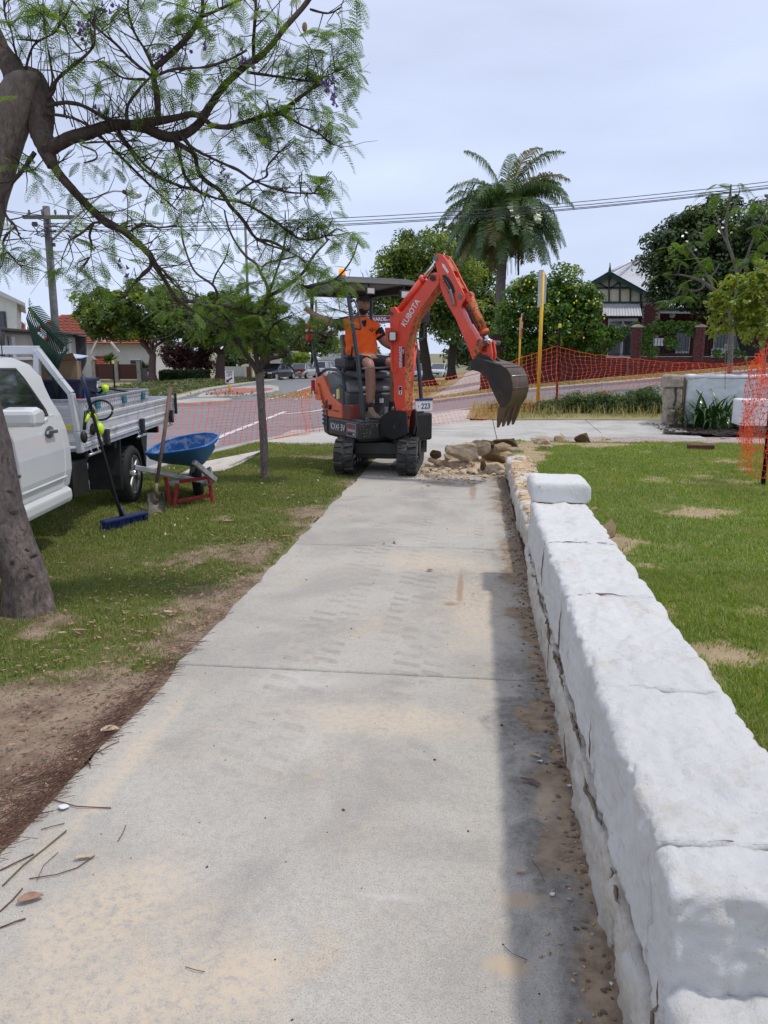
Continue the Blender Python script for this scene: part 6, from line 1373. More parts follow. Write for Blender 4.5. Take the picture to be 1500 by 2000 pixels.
# box trees on the far corner, ahead
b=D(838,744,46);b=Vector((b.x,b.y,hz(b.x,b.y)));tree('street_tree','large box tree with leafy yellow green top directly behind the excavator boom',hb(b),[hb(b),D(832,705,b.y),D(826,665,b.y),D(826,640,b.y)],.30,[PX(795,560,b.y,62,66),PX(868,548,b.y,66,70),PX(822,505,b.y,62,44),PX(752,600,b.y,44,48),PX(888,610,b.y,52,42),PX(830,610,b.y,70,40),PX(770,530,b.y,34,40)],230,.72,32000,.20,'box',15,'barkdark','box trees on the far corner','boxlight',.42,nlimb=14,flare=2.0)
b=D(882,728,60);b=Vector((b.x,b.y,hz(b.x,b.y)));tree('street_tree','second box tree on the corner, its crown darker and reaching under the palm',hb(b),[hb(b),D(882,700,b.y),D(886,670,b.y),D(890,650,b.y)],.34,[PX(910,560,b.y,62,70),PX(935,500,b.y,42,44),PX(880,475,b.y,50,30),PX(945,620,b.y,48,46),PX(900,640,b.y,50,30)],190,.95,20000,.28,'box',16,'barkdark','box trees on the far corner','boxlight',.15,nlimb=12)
b=D(918,728,85);b=Vector((b.x,b.y,hz(b.x,b.y)));tree('street_tree','dark far tree with a leaning trunk at the end of the footpath',hb(b),[hb(b),D(922,708,b.y),D(932,688,b.y)],.35,[PX(925,680,b.y,34,26),PX(962,665,b.y,42,40),PX(985,690,b.y,40,30)],90,1.1,9000,.42,'dark',17,'barkgrey','box trees on the far corner','box',.3)
for k,(px,py,Y,rx,ry,lb)in enumerate(((945,716,75,20,12,'round dark bush at the end of the far footpath'),(985,716,50,34,22,'dark bush spilling over the footpath beside the brick wall'),(770,722,70,30,9,'low green bush behind the parked white cars'),(700,716,90,40,12,'low bushes far behind the excavator seat'),(585,702,92,22,12,'yellow green bush behind the silver car'),(563,712,84,9,14,'thin shrub between the black and silver cars'),(450,706,74,22,20,'flowering bush above the white garden wall'))):
 b=D(px,py,Y);P_,N_,pe,cc=crown_cloud([PX(px,py,Y,rx,ry)],40,.5,2600,60+k,(.3,1));V,F=leaf_quads(P_,N_,.26,.15,k)
 t_=thing('bush',lb,'bush',(b.x,b.y,hz(b.x,b.y)));mesh_obj('foliage',V,F,LM['boxlight' if k in(4,)else('box' if k%2 else 'dark')],t_,world=True)
 mb=MB();mb.tube([(b.x,b.y,hz(b.x,b.y)),(b.x,b.y,b.z)],[.05,.02],6);mb.build('stem',M['barkdark'],t_,world=True)
 # bare tree
t_=thing('bare_tree','leafless twiggy tree rising behind the canopy of the excavator','tree',(D(730,720,62).x,62,hz(-5,62)));mb=MB();r=random.Random(4)
def grow(p,d,L_,rr,k):
 q=p+d*L_;mid=p.lerp(q,.5)+Vector((r.gauss(0,.06),r.gauss(0,.06),r.gauss(0,.06)))*L_;mb.tube([p,mid,q],[rr,rr*.8,rr*.6],5)
 if k<=0:return
 for j in range(r.choice((2,3,3))):grow(q,(d+Vector((r.gauss(0,.45),r.gauss(0,.45),r.gauss(.02,.35)))).normalized(),L_*r.uniform(.6,.85),rr*.6,k-1)
b0=Vector((D(730,720,62).x,62,hz(-5,62)));grow(b0,Vector((0,0,1)),4.5,.16,0);tp_=b0+Vector((0,0,4.5))
for d in((-.9,0,.45),(-.6,.3,.7),(-.2,-.3,.9),(.3,.2,.9),(-.8,-.3,.25)):grow(tp_,Vector(d).normalized(),1.6,.09,4)
mb.build('branches',M['barkdark'],t_,world=True)
# purple tree, hedge
b=T(372,742,0);b=Vector((b.x,60,hz(b.x,60)));b.x=D(372,740,60).x;tree('purple_tree','purple leaved plum tree behind the clipped hedge',(b.x,b.y,b.z),[(b.x,b.y,b.z),D(372,715,60),D(372,700,60)],.12,[PX(345,690,60,28,26),PX(385,688,60,32,28),PX(370,706,60,44,20),PX(405,700,60,16,24)],90,.6,9000,.22,'purple',21,'barkdark')
t_=thing('hedge','clipped dark green hedge along the far front garden','hedge',(D(362,740,57).x,57,hz(-20,57)));r_=np.random.default_rng(5);a,c=D(318,748,57),D(404,726,57);n=11000
x=r_.uniform(a.x,c.x,n);y=r_.uniform(56.4,58.0,n);z=r_.uniform(a.z,c.z,n);fc=r_.random(n);y=np.where(fc<.6,56.4+r_.normal(0,.05,n),y);z=np.where(fc>=.6,c.z+r_.normal(0,.05,n),z)
V,F=leaf_quads(np.stack([x,y,z],-1),np.tile([0,-.6,.6],(n,1)),.16,.1,3);mesh_obj('foliage',V,F,LM['hedge'],t_,world=True);mb=MB();mb.box(((a.x+c.x)/2,57.2,(a.z+c.z)/2-.05),(c.x-a.x-.1,1.4,c.z-a.z-.1));mb.build('woody_core',M['barkdark'],t_,world=True)
# rosette palms in the far garden and low ground cover along the far kerb
for px,py,Y,lb in((216,703,58,'spiky yucca plant above the slatted fence'),(281,722,56,'spiky plant left of the red brown tree trunk')):
 c=D(px,py,Y);t_=thing('yucca',lb,'yucca',(c.x,c.y,hz(c.x,c.y)));r=random.Random(px);mb=MB()
 for k in range(70):
  a_=r.uniform(0,6.28);e_=r.uniform(-.3,1.4);d=Vector((math.cos(a_)*math.cos(e_),math.sin(a_)*math.cos(e_),math.sin(e_)));L_=r.uniform(.6,.85);s_=d.cross(Vector((0,0,1))).normalized()*.035
  mb.add([c-s_,c+s_,c+d*L_*.6+s_,c+d*L_+Vector((0,0,-.1)),c+d*L_*.6-s_],[(0,1,2,3,4)])
 mb.build('leaves',LM['shrub'],t_,world=True);mb=MB();mb.tube([(c.x,c.y,hz(c.x,c.y)),c],[.1,.08],8);mb.build('stem',M['barkdark'],t_,world=True)
r_=np.random.default_rng(9);n=16000;yy=r_.uniform(27,60,n);xx=np.interp(yy,[26,30,41,53,70],[-11.9,-12.3,-14.7,-16.1,-17.9])-r_.uniform(.1,4.5,n)**1.0
zz=np.array([hz(a,c)for a,c in zip(xx,yy)])+r_.uniform(0,.30,n)*(.5+.5*vnoise(p2(xx,yy)*.9,4));V,F=leaf_quads(np.stack([xx,yy,zz],-1),np.tile([0,-.3,.8],(n,1)),.22,.1,7)
tag(mesh_obj('ground_cover',V,F,LM['olive'],None),'low straggly ground cover along the far kerb of the main road','ground cover',kind='stuff')
# palm
pb_=D(976,690,38);PB=Vector((pb_.x,38,hz(pb_.x,38)));t_=thing('palm_tree','tall cocos palm with feathery drooping fronds behind the brick fence','palm tree',tuple(PB))
hd=D(988,418,38);pts=[PB,PB.lerp(hd,.3)+Vector((-.05,0,0)),PB.lerp(hd,.6)+Vector((-.1,0,0)),hd];P=[];Rr=[]
for i in range(3):
 for j in range(14):P.append(pts[i].lerp(pts[i+1],j/14));Rr.append(.285-.09*(i*14+j)/42+.012*((i*14+j)%2))
P.append(hd);Rr.append(.15);mb=MB();mb.tube(P,Rr,14);mb.build('trunk',M['barkgrey'],t_,world=True)
r=random.Random(12)
for k in range(92):
 old=k>=76;a_=2*math.pi*k*.381966*1.0;e_=r.uniform(.5,1.45)if k<38 else(r.uniform(-.1,.6)if not old else r.uniform(-.9,-.4));L_=(r.uniform(3.0,4.0)if not old else r.uniform(1.8,2.4))
 d0=Vector((math.cos(a_)*math.cos(e_),math.sin(a_)*math.cos(e_),math.sin(e_)));p=hd+Vector((0,0,r.uniform(-.3,.2)));n=22;sp=[];d=d0.copy()
 for i in range(n+1):sp.append(p.copy());p=p+d*L_/n;d=(d+Vector((0,0,-.10 if not old else-.06))).normalized()
 mb=MB();mb.tube(sp,[.028*(1-.85*i/n)for i in range(n+1)],4)
 for i in range(2,n):
  dd=(sp[i+1]-sp[i-1]).normalized();sd=dd.cross(Vector((0,0,1)));sd=sd.normalized()if sd.length>.1 else Vector((1,0,0))
  for j in range(3):
   b2=sp[i].lerp(sp[min(i+1,n)],j/3)
   for s_ in(-1,1):
    ll=.80*math.sin(math.pi*(.12+.82*i/n))*r.uniform(.8,1.15);dr_=(sd*s_+dd*.55+Vector((0,0,r.uniform(-.1,.35)))).normalized();m_=b2+dr_*ll*.5;e2=m_+(dr_+Vector((0,0,-1.8))).normalized()*ll*.6;w_=dd*.020
    mb.add([b2-w_,b2+w_,m_+w_*1.2,e2,m_-w_*1.2],[(0,1,2,4),(4,2,3)])
 mb.build('frond',LM['palmold' if(old or k%9==4)else 'palm'],t_,world=True)
mb=MB()
for k in range(60):
 a_=r.uniform(0,6.28);p=hd+Vector((math.cos(a_)*.2,math.sin(a_)*.2,-.5));q=p+Vector((math.cos(a_)*.5,math.sin(a_)*.5,-1.3-r.random()));mb.tube([p,p.lerp(q,.5)+Vector((math.cos(a_)*.2,math.sin(a_)*.2,0)),q],.012,4)
tag(mb.build('hanging_skirt',LM['palmold'],t_,world=True),kind='stuff')
# lemon tree over the fence
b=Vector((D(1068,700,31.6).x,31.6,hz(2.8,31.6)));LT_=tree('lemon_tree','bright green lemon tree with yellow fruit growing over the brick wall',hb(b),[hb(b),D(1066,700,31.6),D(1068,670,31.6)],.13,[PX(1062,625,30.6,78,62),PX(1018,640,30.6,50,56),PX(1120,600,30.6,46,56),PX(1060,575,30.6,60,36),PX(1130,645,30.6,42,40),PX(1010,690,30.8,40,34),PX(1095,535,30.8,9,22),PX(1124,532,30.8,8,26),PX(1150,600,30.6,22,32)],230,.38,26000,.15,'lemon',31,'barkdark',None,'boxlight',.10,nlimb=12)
r=random.Random(6)
for px,py in((1027,548),(1034,551),(1041,562),(1024,556),(1053,568),(1038,600),(1031,600),(1121,592),(1126,588),(1163,584),(1160,593),(1118,606),(1112,618),(1150,588),(1180,622),(1092,572),(1000,590),(1075,640),(1140,660),(1060,604),(1089,613)):
 ell(D(px,py,29.2+r.random()*.4),(.032,.032,.040),6).build('lemon',M['yellowcap'],LT_,world=True)
 # dark tree, right
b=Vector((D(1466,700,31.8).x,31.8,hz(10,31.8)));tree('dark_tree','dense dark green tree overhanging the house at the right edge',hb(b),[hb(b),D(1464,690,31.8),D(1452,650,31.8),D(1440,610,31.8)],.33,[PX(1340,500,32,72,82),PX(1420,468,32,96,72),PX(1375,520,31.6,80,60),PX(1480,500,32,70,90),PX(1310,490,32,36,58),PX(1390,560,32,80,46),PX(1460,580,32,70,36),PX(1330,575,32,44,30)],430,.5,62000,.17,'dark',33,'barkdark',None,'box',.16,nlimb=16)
# thin jacaranda sapling on the far verge and the yellow green tree in front
def traced(name_,lb,segs,bark,parent_t,Y0,cat='tree'):
 pass
def branch_tubes(mb,lines,n=8):
 """lines: lists of (px, py, width_px, distance)"""
 out_=[]
 for ln_ in lines:
  P=[D(px,py,Y)for px,py,w_,Y in ln_];Rr=[w_/2*Y/1500.0 for px,py,w_,Y in ln_];Q=[];RR=[]
  for i in range(len(P)-1):
   for j in range(4):
    t=j/4;p0,p1,p2_,p3=P[max(0,i-1)],P[i],P[i+1],P[min(len(P)-1,i+2)]
    q=.5*((2*p1)+(p2_-p0)*t+(2*p0-5*p1+4*p2_-p3)*t*t+(-p0+3*p1-3*p2_+p3)*t**3);Q.append(q);RR.append(Rr[i]+(Rr[i+1]-Rr[i])*t)
  Q.append(P[-1]);RR.append(Rr[-1]);mb.tube(Q,RR,n);out_.append((Q,RR))
 return out_
 # --- jacaranda leaves: feathery compound fronds
def frond_template(seed,pairs=8):
 r=random.Random(seed);V=[];F=[];L_=1.0;sp=[]
 for i in range(pairs+3):f=i/(pairs+2);sp.append(np.array([f*L_*(1-.06*f),0,-.28*f*f*L_]))
 for i in range(len(sp)-1):
  a,b2=sp[i],sp[i+1];k=len(V);w_=.009;V+=[a+[0,-w_,0],a+[0,w_,0],b2+[0,w_,0],b2+[0,-w_,0]];F.append((k,k+1,k+2,k+3))
 for i in range(2,len(sp)):
  f=i/(pairs+2);ll=.34*math.sin(math.pi*(.18+.74*f))+.05
  for s_ in(-1,1):
   d=np.array([.50+.5*f,s_*.85,-.16]);d/=np.linalg.norm(d);p=sp[i];t=np.array([d[1]*-s_,d[0]*s_,0])*s_;t/=np.linalg.norm(t);nl=4
   for j in range(nl):
    q=p+d*ll*(j+.35)/nl+np.array([0,0,-.05*((j+.4)/nl)**2*ll*3]);hl=ll/nl*.85;wl=.085*(1-.35*j/nl)
    for s2 in(-1,1):
     k=len(V);o_=t*s2;V+=[q-d*hl*.25,q+o_*wl*.55-d*hl*.05,q+o_*wl+d*hl*.55,q+o_*wl*.25+d*hl*.5];F.append((k,k+1,k+2,k+3))
 return np.array(V),np.array(F)
FT=[frond_template(s_)for s_ in range(3)]
def fronds(name,spots,m,parent,seed):
 """spots: (point, outward direction, length)"""
 r=np.random.default_rng(seed);VV=[];FF=[];off=0
 for i,(p,d,L_)in enumerate(spots):
  V0,F0=FT[i%3];d=np.array(d,float);d=d/(np.linalg.norm(d)+1e-9);up=np.array([0,0,1.0])+r.normal(0,.3,3);s_=np.cross(up,d);s_/=(np.linalg.norm(s_)+1e-9);u=np.cross(d,s_)
  A=np.stack([d,s_,u],0)*L_;V=V0.copy();V[:,2]*=r.uniform(.3,3.0);V[:,1]*=r.uniform(.45,1.0);VV.append(V@A+np.array(p));FF.append(F0+off);off+=len(V0)
 return mesh_obj(name,np.concatenate(VV),np.concatenate(FF),m,parent,False,world=True)
def cluster_spots(cl,seed,L_):
 """tufts: (px, py, radius_px, n, distance) -> frond positions fanning out from twig ends"""
 r=random.Random(seed);S=[];tw=[]
 for px,py,rp_,n,Y in cl:
  c=D(px,py,Y);k=Y/1500.0
  for t in range(max(1,n//5)):
   a=r.uniform(0,6.28);rr=rp_*math.sqrt(r.random());e_=c+Vector((math.cos(a)*rr*k,r.gauss(0,.5)*rp_*k,-math.sin(a)*rr*k));tw.append((c,e_))
   for q in range(5 if n>=5 else n):
    az=r.uniform(0,6.28);el=r.uniform(-.55,.35);S.append((e_+Vector((r.gauss(0,.01),r.gauss(0,.01),r.gauss(0,.01))),(math.cos(az)*math.cos(el),math.sin(az)*math.cos(el),math.sin(el)),L_*r.uniform(.65,1.15)))
 return S,tw
 # --------- the big jacaranda at the left
Y0=4.25
JB=G(55,1200);JT=thing('jacaranda_tree','large jacaranda with thick grey trunk at the left edge, limbs and purple flowers overhead','jacaranda tree',(JB.x,JB.y,0))
n=40
tpx=[(57,1212,128),(55,1196,112),(53,1165,98),(50,1130,90),(36,1085,88),(18,1040,88),(2,985,88),(-10,930,88),(-26,864,92),(-48,780,92),(-62,690,90),(-62,600,88),(-52,500,86),(-34,410,84),(-8,320,82),(12,255,78),(26,210,76),(34,180,74),(44,155,66),(52,142,44)]
rings=[]
for i in range(len(tpx)-1):
 for j in range(5):
  f=j/5;a,b_=tpx[i],tpx[i+1];px,py,w_=[a[q]+(b_[q]-a[q])*f for q in range(3)]
  c=D(px,py,Y0)if py<1150 else(D(px,py,Y0).lerp(G(px,py),1.0)if False else D(px,py,Y0));rings.append((c,w_/2*Y0/1500))
def rough(o,a,s_,a2,s2):
 me=o.data;n_=len(me.vertices);V=np.empty(n_*3,np.float32);N_=np.empty(n_*3,np.float32);me.vertices.foreach_get('co',V);me.vertex_normals.foreach_get('vector',N_);V=V.reshape(-1,3);N_=N_.reshape(-1,3)
 V=V+N_*(vnoise(V*s_,3)*a+vnoise(V*s2,4)*a2)[:,None];me.vertices.foreach_set('co',V.astype(np.float32).ravel());me.update()
mb=MB();rr=[]
for c,r0 in rings:
 ring_=[]
 for k in range(n):
  a=2*math.pi*k/n;p=np.array([c.x+math.cos(a)*r0,c.y+math.sin(a)*r0,c.z]);fl=max(0,1-max(0,c.z)/.28)
  h=float(vnoise(p*5,3))*.06+float(vnoise(p*np.array([22,22,12]),4))*(.03+.09*fl)+float(vnoise(p*np.array([55,55,30]),8))*.02*(1+1.5*fl)+.10*fl*math.sin(a*5+1)
  ring_.append(c+Vector((math.cos(a),math.sin(a),0))*r0*(1+h))
 rr.append(ring_)
mb.loft(rr,caps=True,smooth=True);trk=mb.build('trunk',M['bark'],JT,world=True)
for px,py,s_ in((54,1075,.026),(66,1085,.034),(50,1108,.026),(64,1124,.028),(25,1098,.03),(27,1000,.03),(44,1035,.016),(20,960,.022),(38,930,.018),(78,1150,.03)):
 rock('bark_knot',D(px,py,Y0-.135+abs(px-40)*.0012),(s_*1.7,s_*1.2,s_*1.2),px+py,M['bark'],trk)
main=[[(30,200,40,Y0+.09),(44,172,56,Y0+.08),(60,166,60,Y0+.08),(74,184,52,Y0+.07),(80,212,50,Y0+.05),(79,240,45,Y0+.04),(82,262,42,Y0+.02),(89,283,38,Y0),(93,300,32,Y0),(102,324,20,Y0)],[(-30,40,40,Y0+.1),(0,95,38,Y0+.05),(24,135,40,Y0),(40,165,44,Y0)],[(-20,165,16,Y0+.1),(2,170,13,Y0+.05),(22,185,14,Y0)],[(90,292,34,Y0),(112,282,26,Y0),(140,268,25,Y0+.05),(170,260,24,Y0+.1),(205,248,22,Y0+.15),(240,243,20,Y0+.2),(285,250,19,Y0+.25),(325,267,20,Y0+.3),(360,262,18,Y0+.35),(390,240,15,Y0+.4),(412,205,14,Y0+.45),(440,165,13,Y0+.5),(480,128,13,Y0+.55),(505,112,12,Y0+.6),(530,88,10,Y0+.65),(560,50,10,Y0+.7),(600,4,9,Y0+.8),(625,-40,8,Y0+.8)],[(255,245,16,Y0+.2),(300,238,17,Y0+.25),(345,230,12,Y0+.3),(377,223,11,Y0+.3),(398,232,10,Y0+.35),(415,245,9,Y0+.35),(445,248,9,Y0+.4),(480,238,8,Y0+.45),(520,225,8,Y0+.5),(552,221,8,Y0+.5),(566,205,7,Y0+.55),(600,180,6,Y0+.6),(630,155,4,Y0+.6)],[(551,223,6,Y0+.5),(585,242,5,Y0+.5),(622,260,4.5,Y0+.5),(645,280,3,Y0+.5)],[(309,240,13,Y0+.25),(307,190,12,Y0+.2),(300,140,11,Y0+.2),(320,118,11,Y0+.2),(345,95,10,Y0+.25),(372,65,9,Y0+.3),(392,35,8,Y0+.3),(396,10,6,Y0+.3),(394,-20,5,Y0+.3)],[(394,32,6,Y0+.3),(420,22,5.5,Y0+.3),(450,8,5,Y0+.3),(480,-6,4,Y0+.3)],[(300,135,8,Y0+.2),(285,100,6,Y0+.2),(262,62,5,Y0+.2),(250,20,4,Y0+.2),(252,-10,3,Y0+.2)],[(297,150,6,Y0+.2),(260,120,5,Y0+.15),(225,85,4.5,Y0+.15),(195,60,4,Y0+.1),(165,30,3.5,Y0+.1),(140,0,3,Y0+.1)],[(302,150,6,Y0+.2),(340,135,5,Y0+.2),(400,131,4.5,Y0+.25),(450,115,4,Y0+.3),(482,98,3,Y0+.3)],[(284,155,5,Y0+.1),(240,152,4,Y0+.1),(210,130,3.5,Y0),(190,118,3,Y0)],[(248,238,7,Y0+.1),(250,205,5,Y0+.1),(275,170,4.5,Y0+.1),(300,145,4,Y0+.15)],[(496,122,7,Y0+.6),(495,80,6.5,Y0+.55),(499,30,6,Y0+.5),(500,-10,5,Y0+.5)],[(482,141,6,Y0+.55),(530,148,5,Y0+.6),(580,155,4,Y0+.6),(615,158,3,Y0+.65),(655,140,2.5,Y0+.65)],[(605,18,4,Y0+.7),(640,26,3.5,Y0+.7),(665,15,2.5,Y0+.7)],[(96,305,20,Y0),(112,335,17,Y0),(135,362,16,Y0),(162,392,15,Y0+.05),(190,420,15,Y0+.05),(215,438,17,Y0+.1),(240,450,14,Y0+.1),(268,474,13,Y0+.15),(292,497,13,Y0+.2),(304,520,10,Y0+.2),(322,548,8,Y0+.25),(338,575,7,Y0+.3)],[(294,500,9,Y0+.2),(293,522,8,Y0+.2),(272,543,6.5,Y0+.2),(254,565,5,Y0+.2),(245,580,3,Y0+.2)],[(300,512,6,Y0+.2),(320,530,5,Y0+.2),(348,562,4,Y0+.2),(390,580,3,Y0+.2)],[(338,572,5,Y0+.3),(352,590,4.5,Y0+.4),(380,610,4,Y0+.5),(415,630,3.5,Y0+.6)],[(330,262,9,Y0+.3),(350,282,9,Y0+.3),(378,300,9,Y0+.35),(386,330,8,Y0+.4),(400,352,8,Y0+.4),(430,372,8,Y0+.45),(448,400,7,Y0+.5),(475,430,7,Y0+.5),(500,465,6,Y0+.5),(530,472,5,Y0+.5),(565,490,4,Y0+.5)],[(340,270,6,Y0+.3),(352,310,6,Y0+.3),(362,345,6,Y0+.3),(385,372,5.5,Y0+.35),(425,388,5,Y0+.4),(470,395,5,Y0+.45),(505,412,5,Y0+.5),(545,438,5,Y0+.5),(590,468,4,Y0+.5),(635,462,2.5,Y0+.5)],[(345,255,6,Y0+.3),(375,288,5.5,Y0+.3),(420,312,5,Y0+.35),(465,332,5,Y0+.4),(495,352,4.5,Y0+.4),(555,374,4,Y0+.45),(612,378,2.5,Y0+.5)],[(460,380,4,Y0+.4),(490,358,4,Y0+.4),(520,345,3.5,Y0+.4),(522,325,3,Y0+.4),(545,298,2.5,Y0+.45)],[(500,468,4,Y0+.5),(530,480,3.5,Y0+.5),(560,490,3,Y0+.5),(590,505,2.5,Y0+.5)],[(68,298,9,Y0),(50,325,8,Y0),(30,350,7,Y0-.05),(10,375,7,Y0-.1),(5,400,6,Y0-.1),(14,425,5.5,Y0-.1),(30,442,5,Y0-.1),(38,462,4,Y0-.1)],[(30,443,5,Y0-.1),(12,460,5,Y0-.1),(6,480,4,Y0-.1),(22,500,3.5,Y0-.1),(42,522,2.5,Y0-.1)],[(92,206,8,Y0),(135,200,7,Y0),(170,210,7,Y0+.05),(200,228,6,Y0+.1),(225,245,6,Y0+.1),(235,262,6,Y0+.2),(260,295,6,Y0+.2),(285,325,5,Y0+.2),(320,350,5,Y0+.25),(360,368,4,Y0+.3)],[(92,222,6,Y0),(140,230,5,Y0),(180,250,5,Y0+.1),(205,275,5,Y0+.15),(240,310,5,Y0+.2),(275,345,4.5,Y0+.2),(310,378,4,Y0+.2),(345,410,3,Y0+.2)],[(228,262,6,Y0+.15),(252,290,6,Y0+.15),(280,330,5.5,Y0+.2),(330,355,5,Y0+.25),(380,372,4,Y0+.3)],[(93,190,7,Y0),(104,178,7,Y0),(112,155,6,Y0),(140,130,6,Y0),(170,105,5.5,Y0),(184,85,4.5,Y0),(185,50,3.5,Y0),(186,20,3,Y0)],[(92,186,5,Y0),(102,160,4,Y0),(98,120,3.5,Y0),(88,60,3,Y0),(84,10,2.5,Y0)],[(44,138,4,Y0),(30,100,3.5,Y0),(22,60,4,Y0),(10,30,4,Y0),(8,-10,4,Y0)],[(50,136,4,Y0),(60,100,3.5,Y0),(75,80,4,Y0),(105,65,4,Y0),(120,42,3,Y0),(135,20,2.5,Y0)],[(75,80,3.5,Y0),(55,78,3,Y0),(32,77,2.5,Y0)],[(120,42,2.5,Y0),(140,75,3,Y0),(162,100,3,Y0)],[(270,275,3,Y0+.1),(160,280,3,Y0+.1),(185,295,3,Y0),(188,310,3,Y0),(165,318,2,Y0)],[(210,437,5,Y0),(185,435,4.5,Y0),(160,455,4,Y0),(135,470,3,Y0)],[(182,436,4,Y0),(175,460,4,Y0),(180,480,3,Y0),(176,502,2,Y0)],[(250,455,5,Y0+.1),(275,440,4,Y0+.1),(310,445,3.5,Y0+.1),(345,440,2.5,Y0+.1)],[(700,470,2,Y0+.9),(692,520,3,Y0+1.2),(665,548,3.5,Y0+1.6),(630,556,4,Y0+2.2)],]
main=[m_ for m_ in main if m_[0][0]!=700]
mb=MB();tk=branch_tubes(mb,main[:2],24);fk=mb.build('trunk_fork',M['barkfork'],trk,world=True);rough(fk,.009,16,.005,50);mb=MB()
tubes=tk+branch_tubes(mb,main[2:],9);rough(mb.build('limbs',M['barktwig'],JT,world=True),.0022,30,.001,80)
# twigs along the branches
r=random.Random(77);mb=MB();ends=[]
for Q,RR in tubes[3:]:
 for i in range(2,len(Q)):
  if r.random()<.55:
   p=Q[i];tg=(Q[i]-Q[i-1]).normalized();d=(tg*r.uniform(-.2,1)+Vector((r.gauss(0,.6),r.gauss(0,.55),r.gauss(.1,.6)))).normalized();L_=r.uniform(.10,.42);pts=[p]
   for j in range(4):d=(d+Vector((r.gauss(0,.22),r.gauss(0,.2),r.gauss(.05,.22)))).normalized();pts.append(pts[-1]+d*L_/4)
   mb.tube(pts,[max(.0016,min(.004,RR[i]*.5))*(1-.7*j/4)for j in range(5)],4);ends.append((pts[-1],d));ends.append((pts[2],d))
sh_=[]
for k in range(30):
 px=r.uniform(45,330);py=float(np.interp(px,[40,90,150,330],[145,185,262,255]))-4;a=D(px,py,Y0+r.uniform(0,.2));h=r.uniform(.12,.6)if px<140 else r.uniform(.08,.28)
 b_=a+Vector((r.gauss(0,.05),r.gauss(0,.06),h));mb.tube([a,a.lerp(b_,.5)+Vector((r.gauss(0,.01),0,0)),b_],[.0035,.0025,.0012],4)
CL=[(40,25,40,14,0),(95,30,40,26,0),(60,60,30,12,0),(150,15,35,10,0),(120,70,30,8,0),(210,20,35,14,.1),(260,15,45,24,.2),(300,45,35,14,.2),(340,20,40,22,.25),(380,60,35,16,.25),(390,20,30,10,.3),(430,10,30,12,.3),(470,30,25,8,.4),(520,30,22,16,.5),(520,60,18,8,.5),(440,60,25,10,.4),(430,95,28,16,.4),(455,75,15,5,.4),(545,85,30,8,.6),(590,95,35,16,.6),(620,85,40,22,.65),(655,110,38,24,.65),(640,140,40,26,.65),(600,130,40,22,.65),(560,140,35,16,.6),(690,150,16,6,.7),(585,165,30,12,.6),(535,130,25,10,.6),(660,60,12,8,.7),(680,40,16,10,.7),(690,5,14,6,.7),(415,150,25,8,.4),(385,110,25,8,.3),(350,110,20,6,.25),(355,150,20,6,.3),(440,180,30,8,.45),(485,180,30,12,.5),(520,200,30,14,.5),(500,225,28,18,.5),(470,215,22,10,.45),(560,190,30,10,.5),(605,205,25,10,.55),(620,225,25,8,.55),(540,250,35,18,.5),(570,265,30,14,.5),(600,270,22,8,.5),(655,250,22,22,.55),(670,275,16,10,.55),(640,255,16,6,.5),(505,260,30,14,.5),(475,270,22,8,.45),(450,245,15,6,.4),(540,295,25,10,.5),(180,110,15,6,0),(200,120,20,8,.1),(230,195,18,10,.1),(265,205,25,12,.1),(280,180,20,8,.1),(225,165,12,4,.1),(330,180,20,6,.2),(365,195,15,4,.3),(210,300,25,12,.1),(240,300,18,8,.1),(290,300,30,14,.2),(320,315,25,10,.2),(345,300,15,5,.2),(150,315,16,5,.1),(30,310,30,14,0),(75,310,15,6,0),(60,340,20,5,0),(130,385,12,5,.1),(150,390,15,5,.1),(190,397,15,4,.1),(240,405,20,12,.2),(245,425,18,8,.2),(280,440,20,6,.2),(385,300,15,4,.3),(400,330,25,8,.35),(425,350,20,8,.35),(480,350,15,5,.4),(360,380,20,12,.4),(350,410,22,10,.4),(400,420,20,12,.45),(420,440,15,6,.4),(440,365,15,8,.4),(465,390,20,8,.45),(500,385,22,10,.5),(540,345,28,14,.5),(560,360,26,12,.5),(595,355,25,12,.5),(625,375,26,16,.5),(640,400,14,8,.5),(600,400,20,8,.5),(550,390,22,8,.5),(530,420,25,10,.5),(570,430,28,14,.5),(610,430,30,18,.55),(640,440,28,18,.55),(670,450,22,14,.55),(700,452,12,5,.6),(600,460,25,16,.55),(560,470,26,14,.5),(520,450,22,12,.5),(500,490,20,12,.5),(520,510,22,12,.5),(570,510,28,16,.55),(600,520,25,14,.55),(630,490,22,8,.55),(640,530,12,4,.6),(660,345,8,3,.55),(670,352,10,4,.5),(15,475,25,12,0),(40,500,25,14,0),(70,490,20,8,0),(10,515,20,6,0),(75,520,18,6,0),(110,540,20,12,0),(140,530,25,12,0),(130,560,20,8,0),(180,530,25,10,.1),(165,560,22,8,.1),(200,560,18,5,.1),(260,540,15,6,.2),(145,445,18,7,0),(130,480,18,8,0),(165,490,14,5,.1),(215,495,15,3,.1),(320,470,15,7,.3),(310,485,12,5,.3),(400,480,20,8,.5),(385,490,14,5,.5)]
CL=[(a,b2,c,d,Y0+e_)for a,b2,c,d,e_ in CL]
S,tw=cluster_spots([(a,b2,c,int(d*1.18),e_)for a,b2,c,d,e_ in CL],3,.138)
allp=np.array([q[:]for Q,RR in tubes[3:]for q in Q])
for c,e_ in tw:
 dd=np.linalg.norm(allp-np.array(e_[:]),axis=1);st=Vector(allp[int(dd.argmin())]);m_=st.lerp(e_,.5)+Vector((r.gauss(0,.03),r.gauss(0,.03),r.gauss(.02,.04)))
 mb.tube([st,m_,e_],[.0035,.0026,.0014],4)
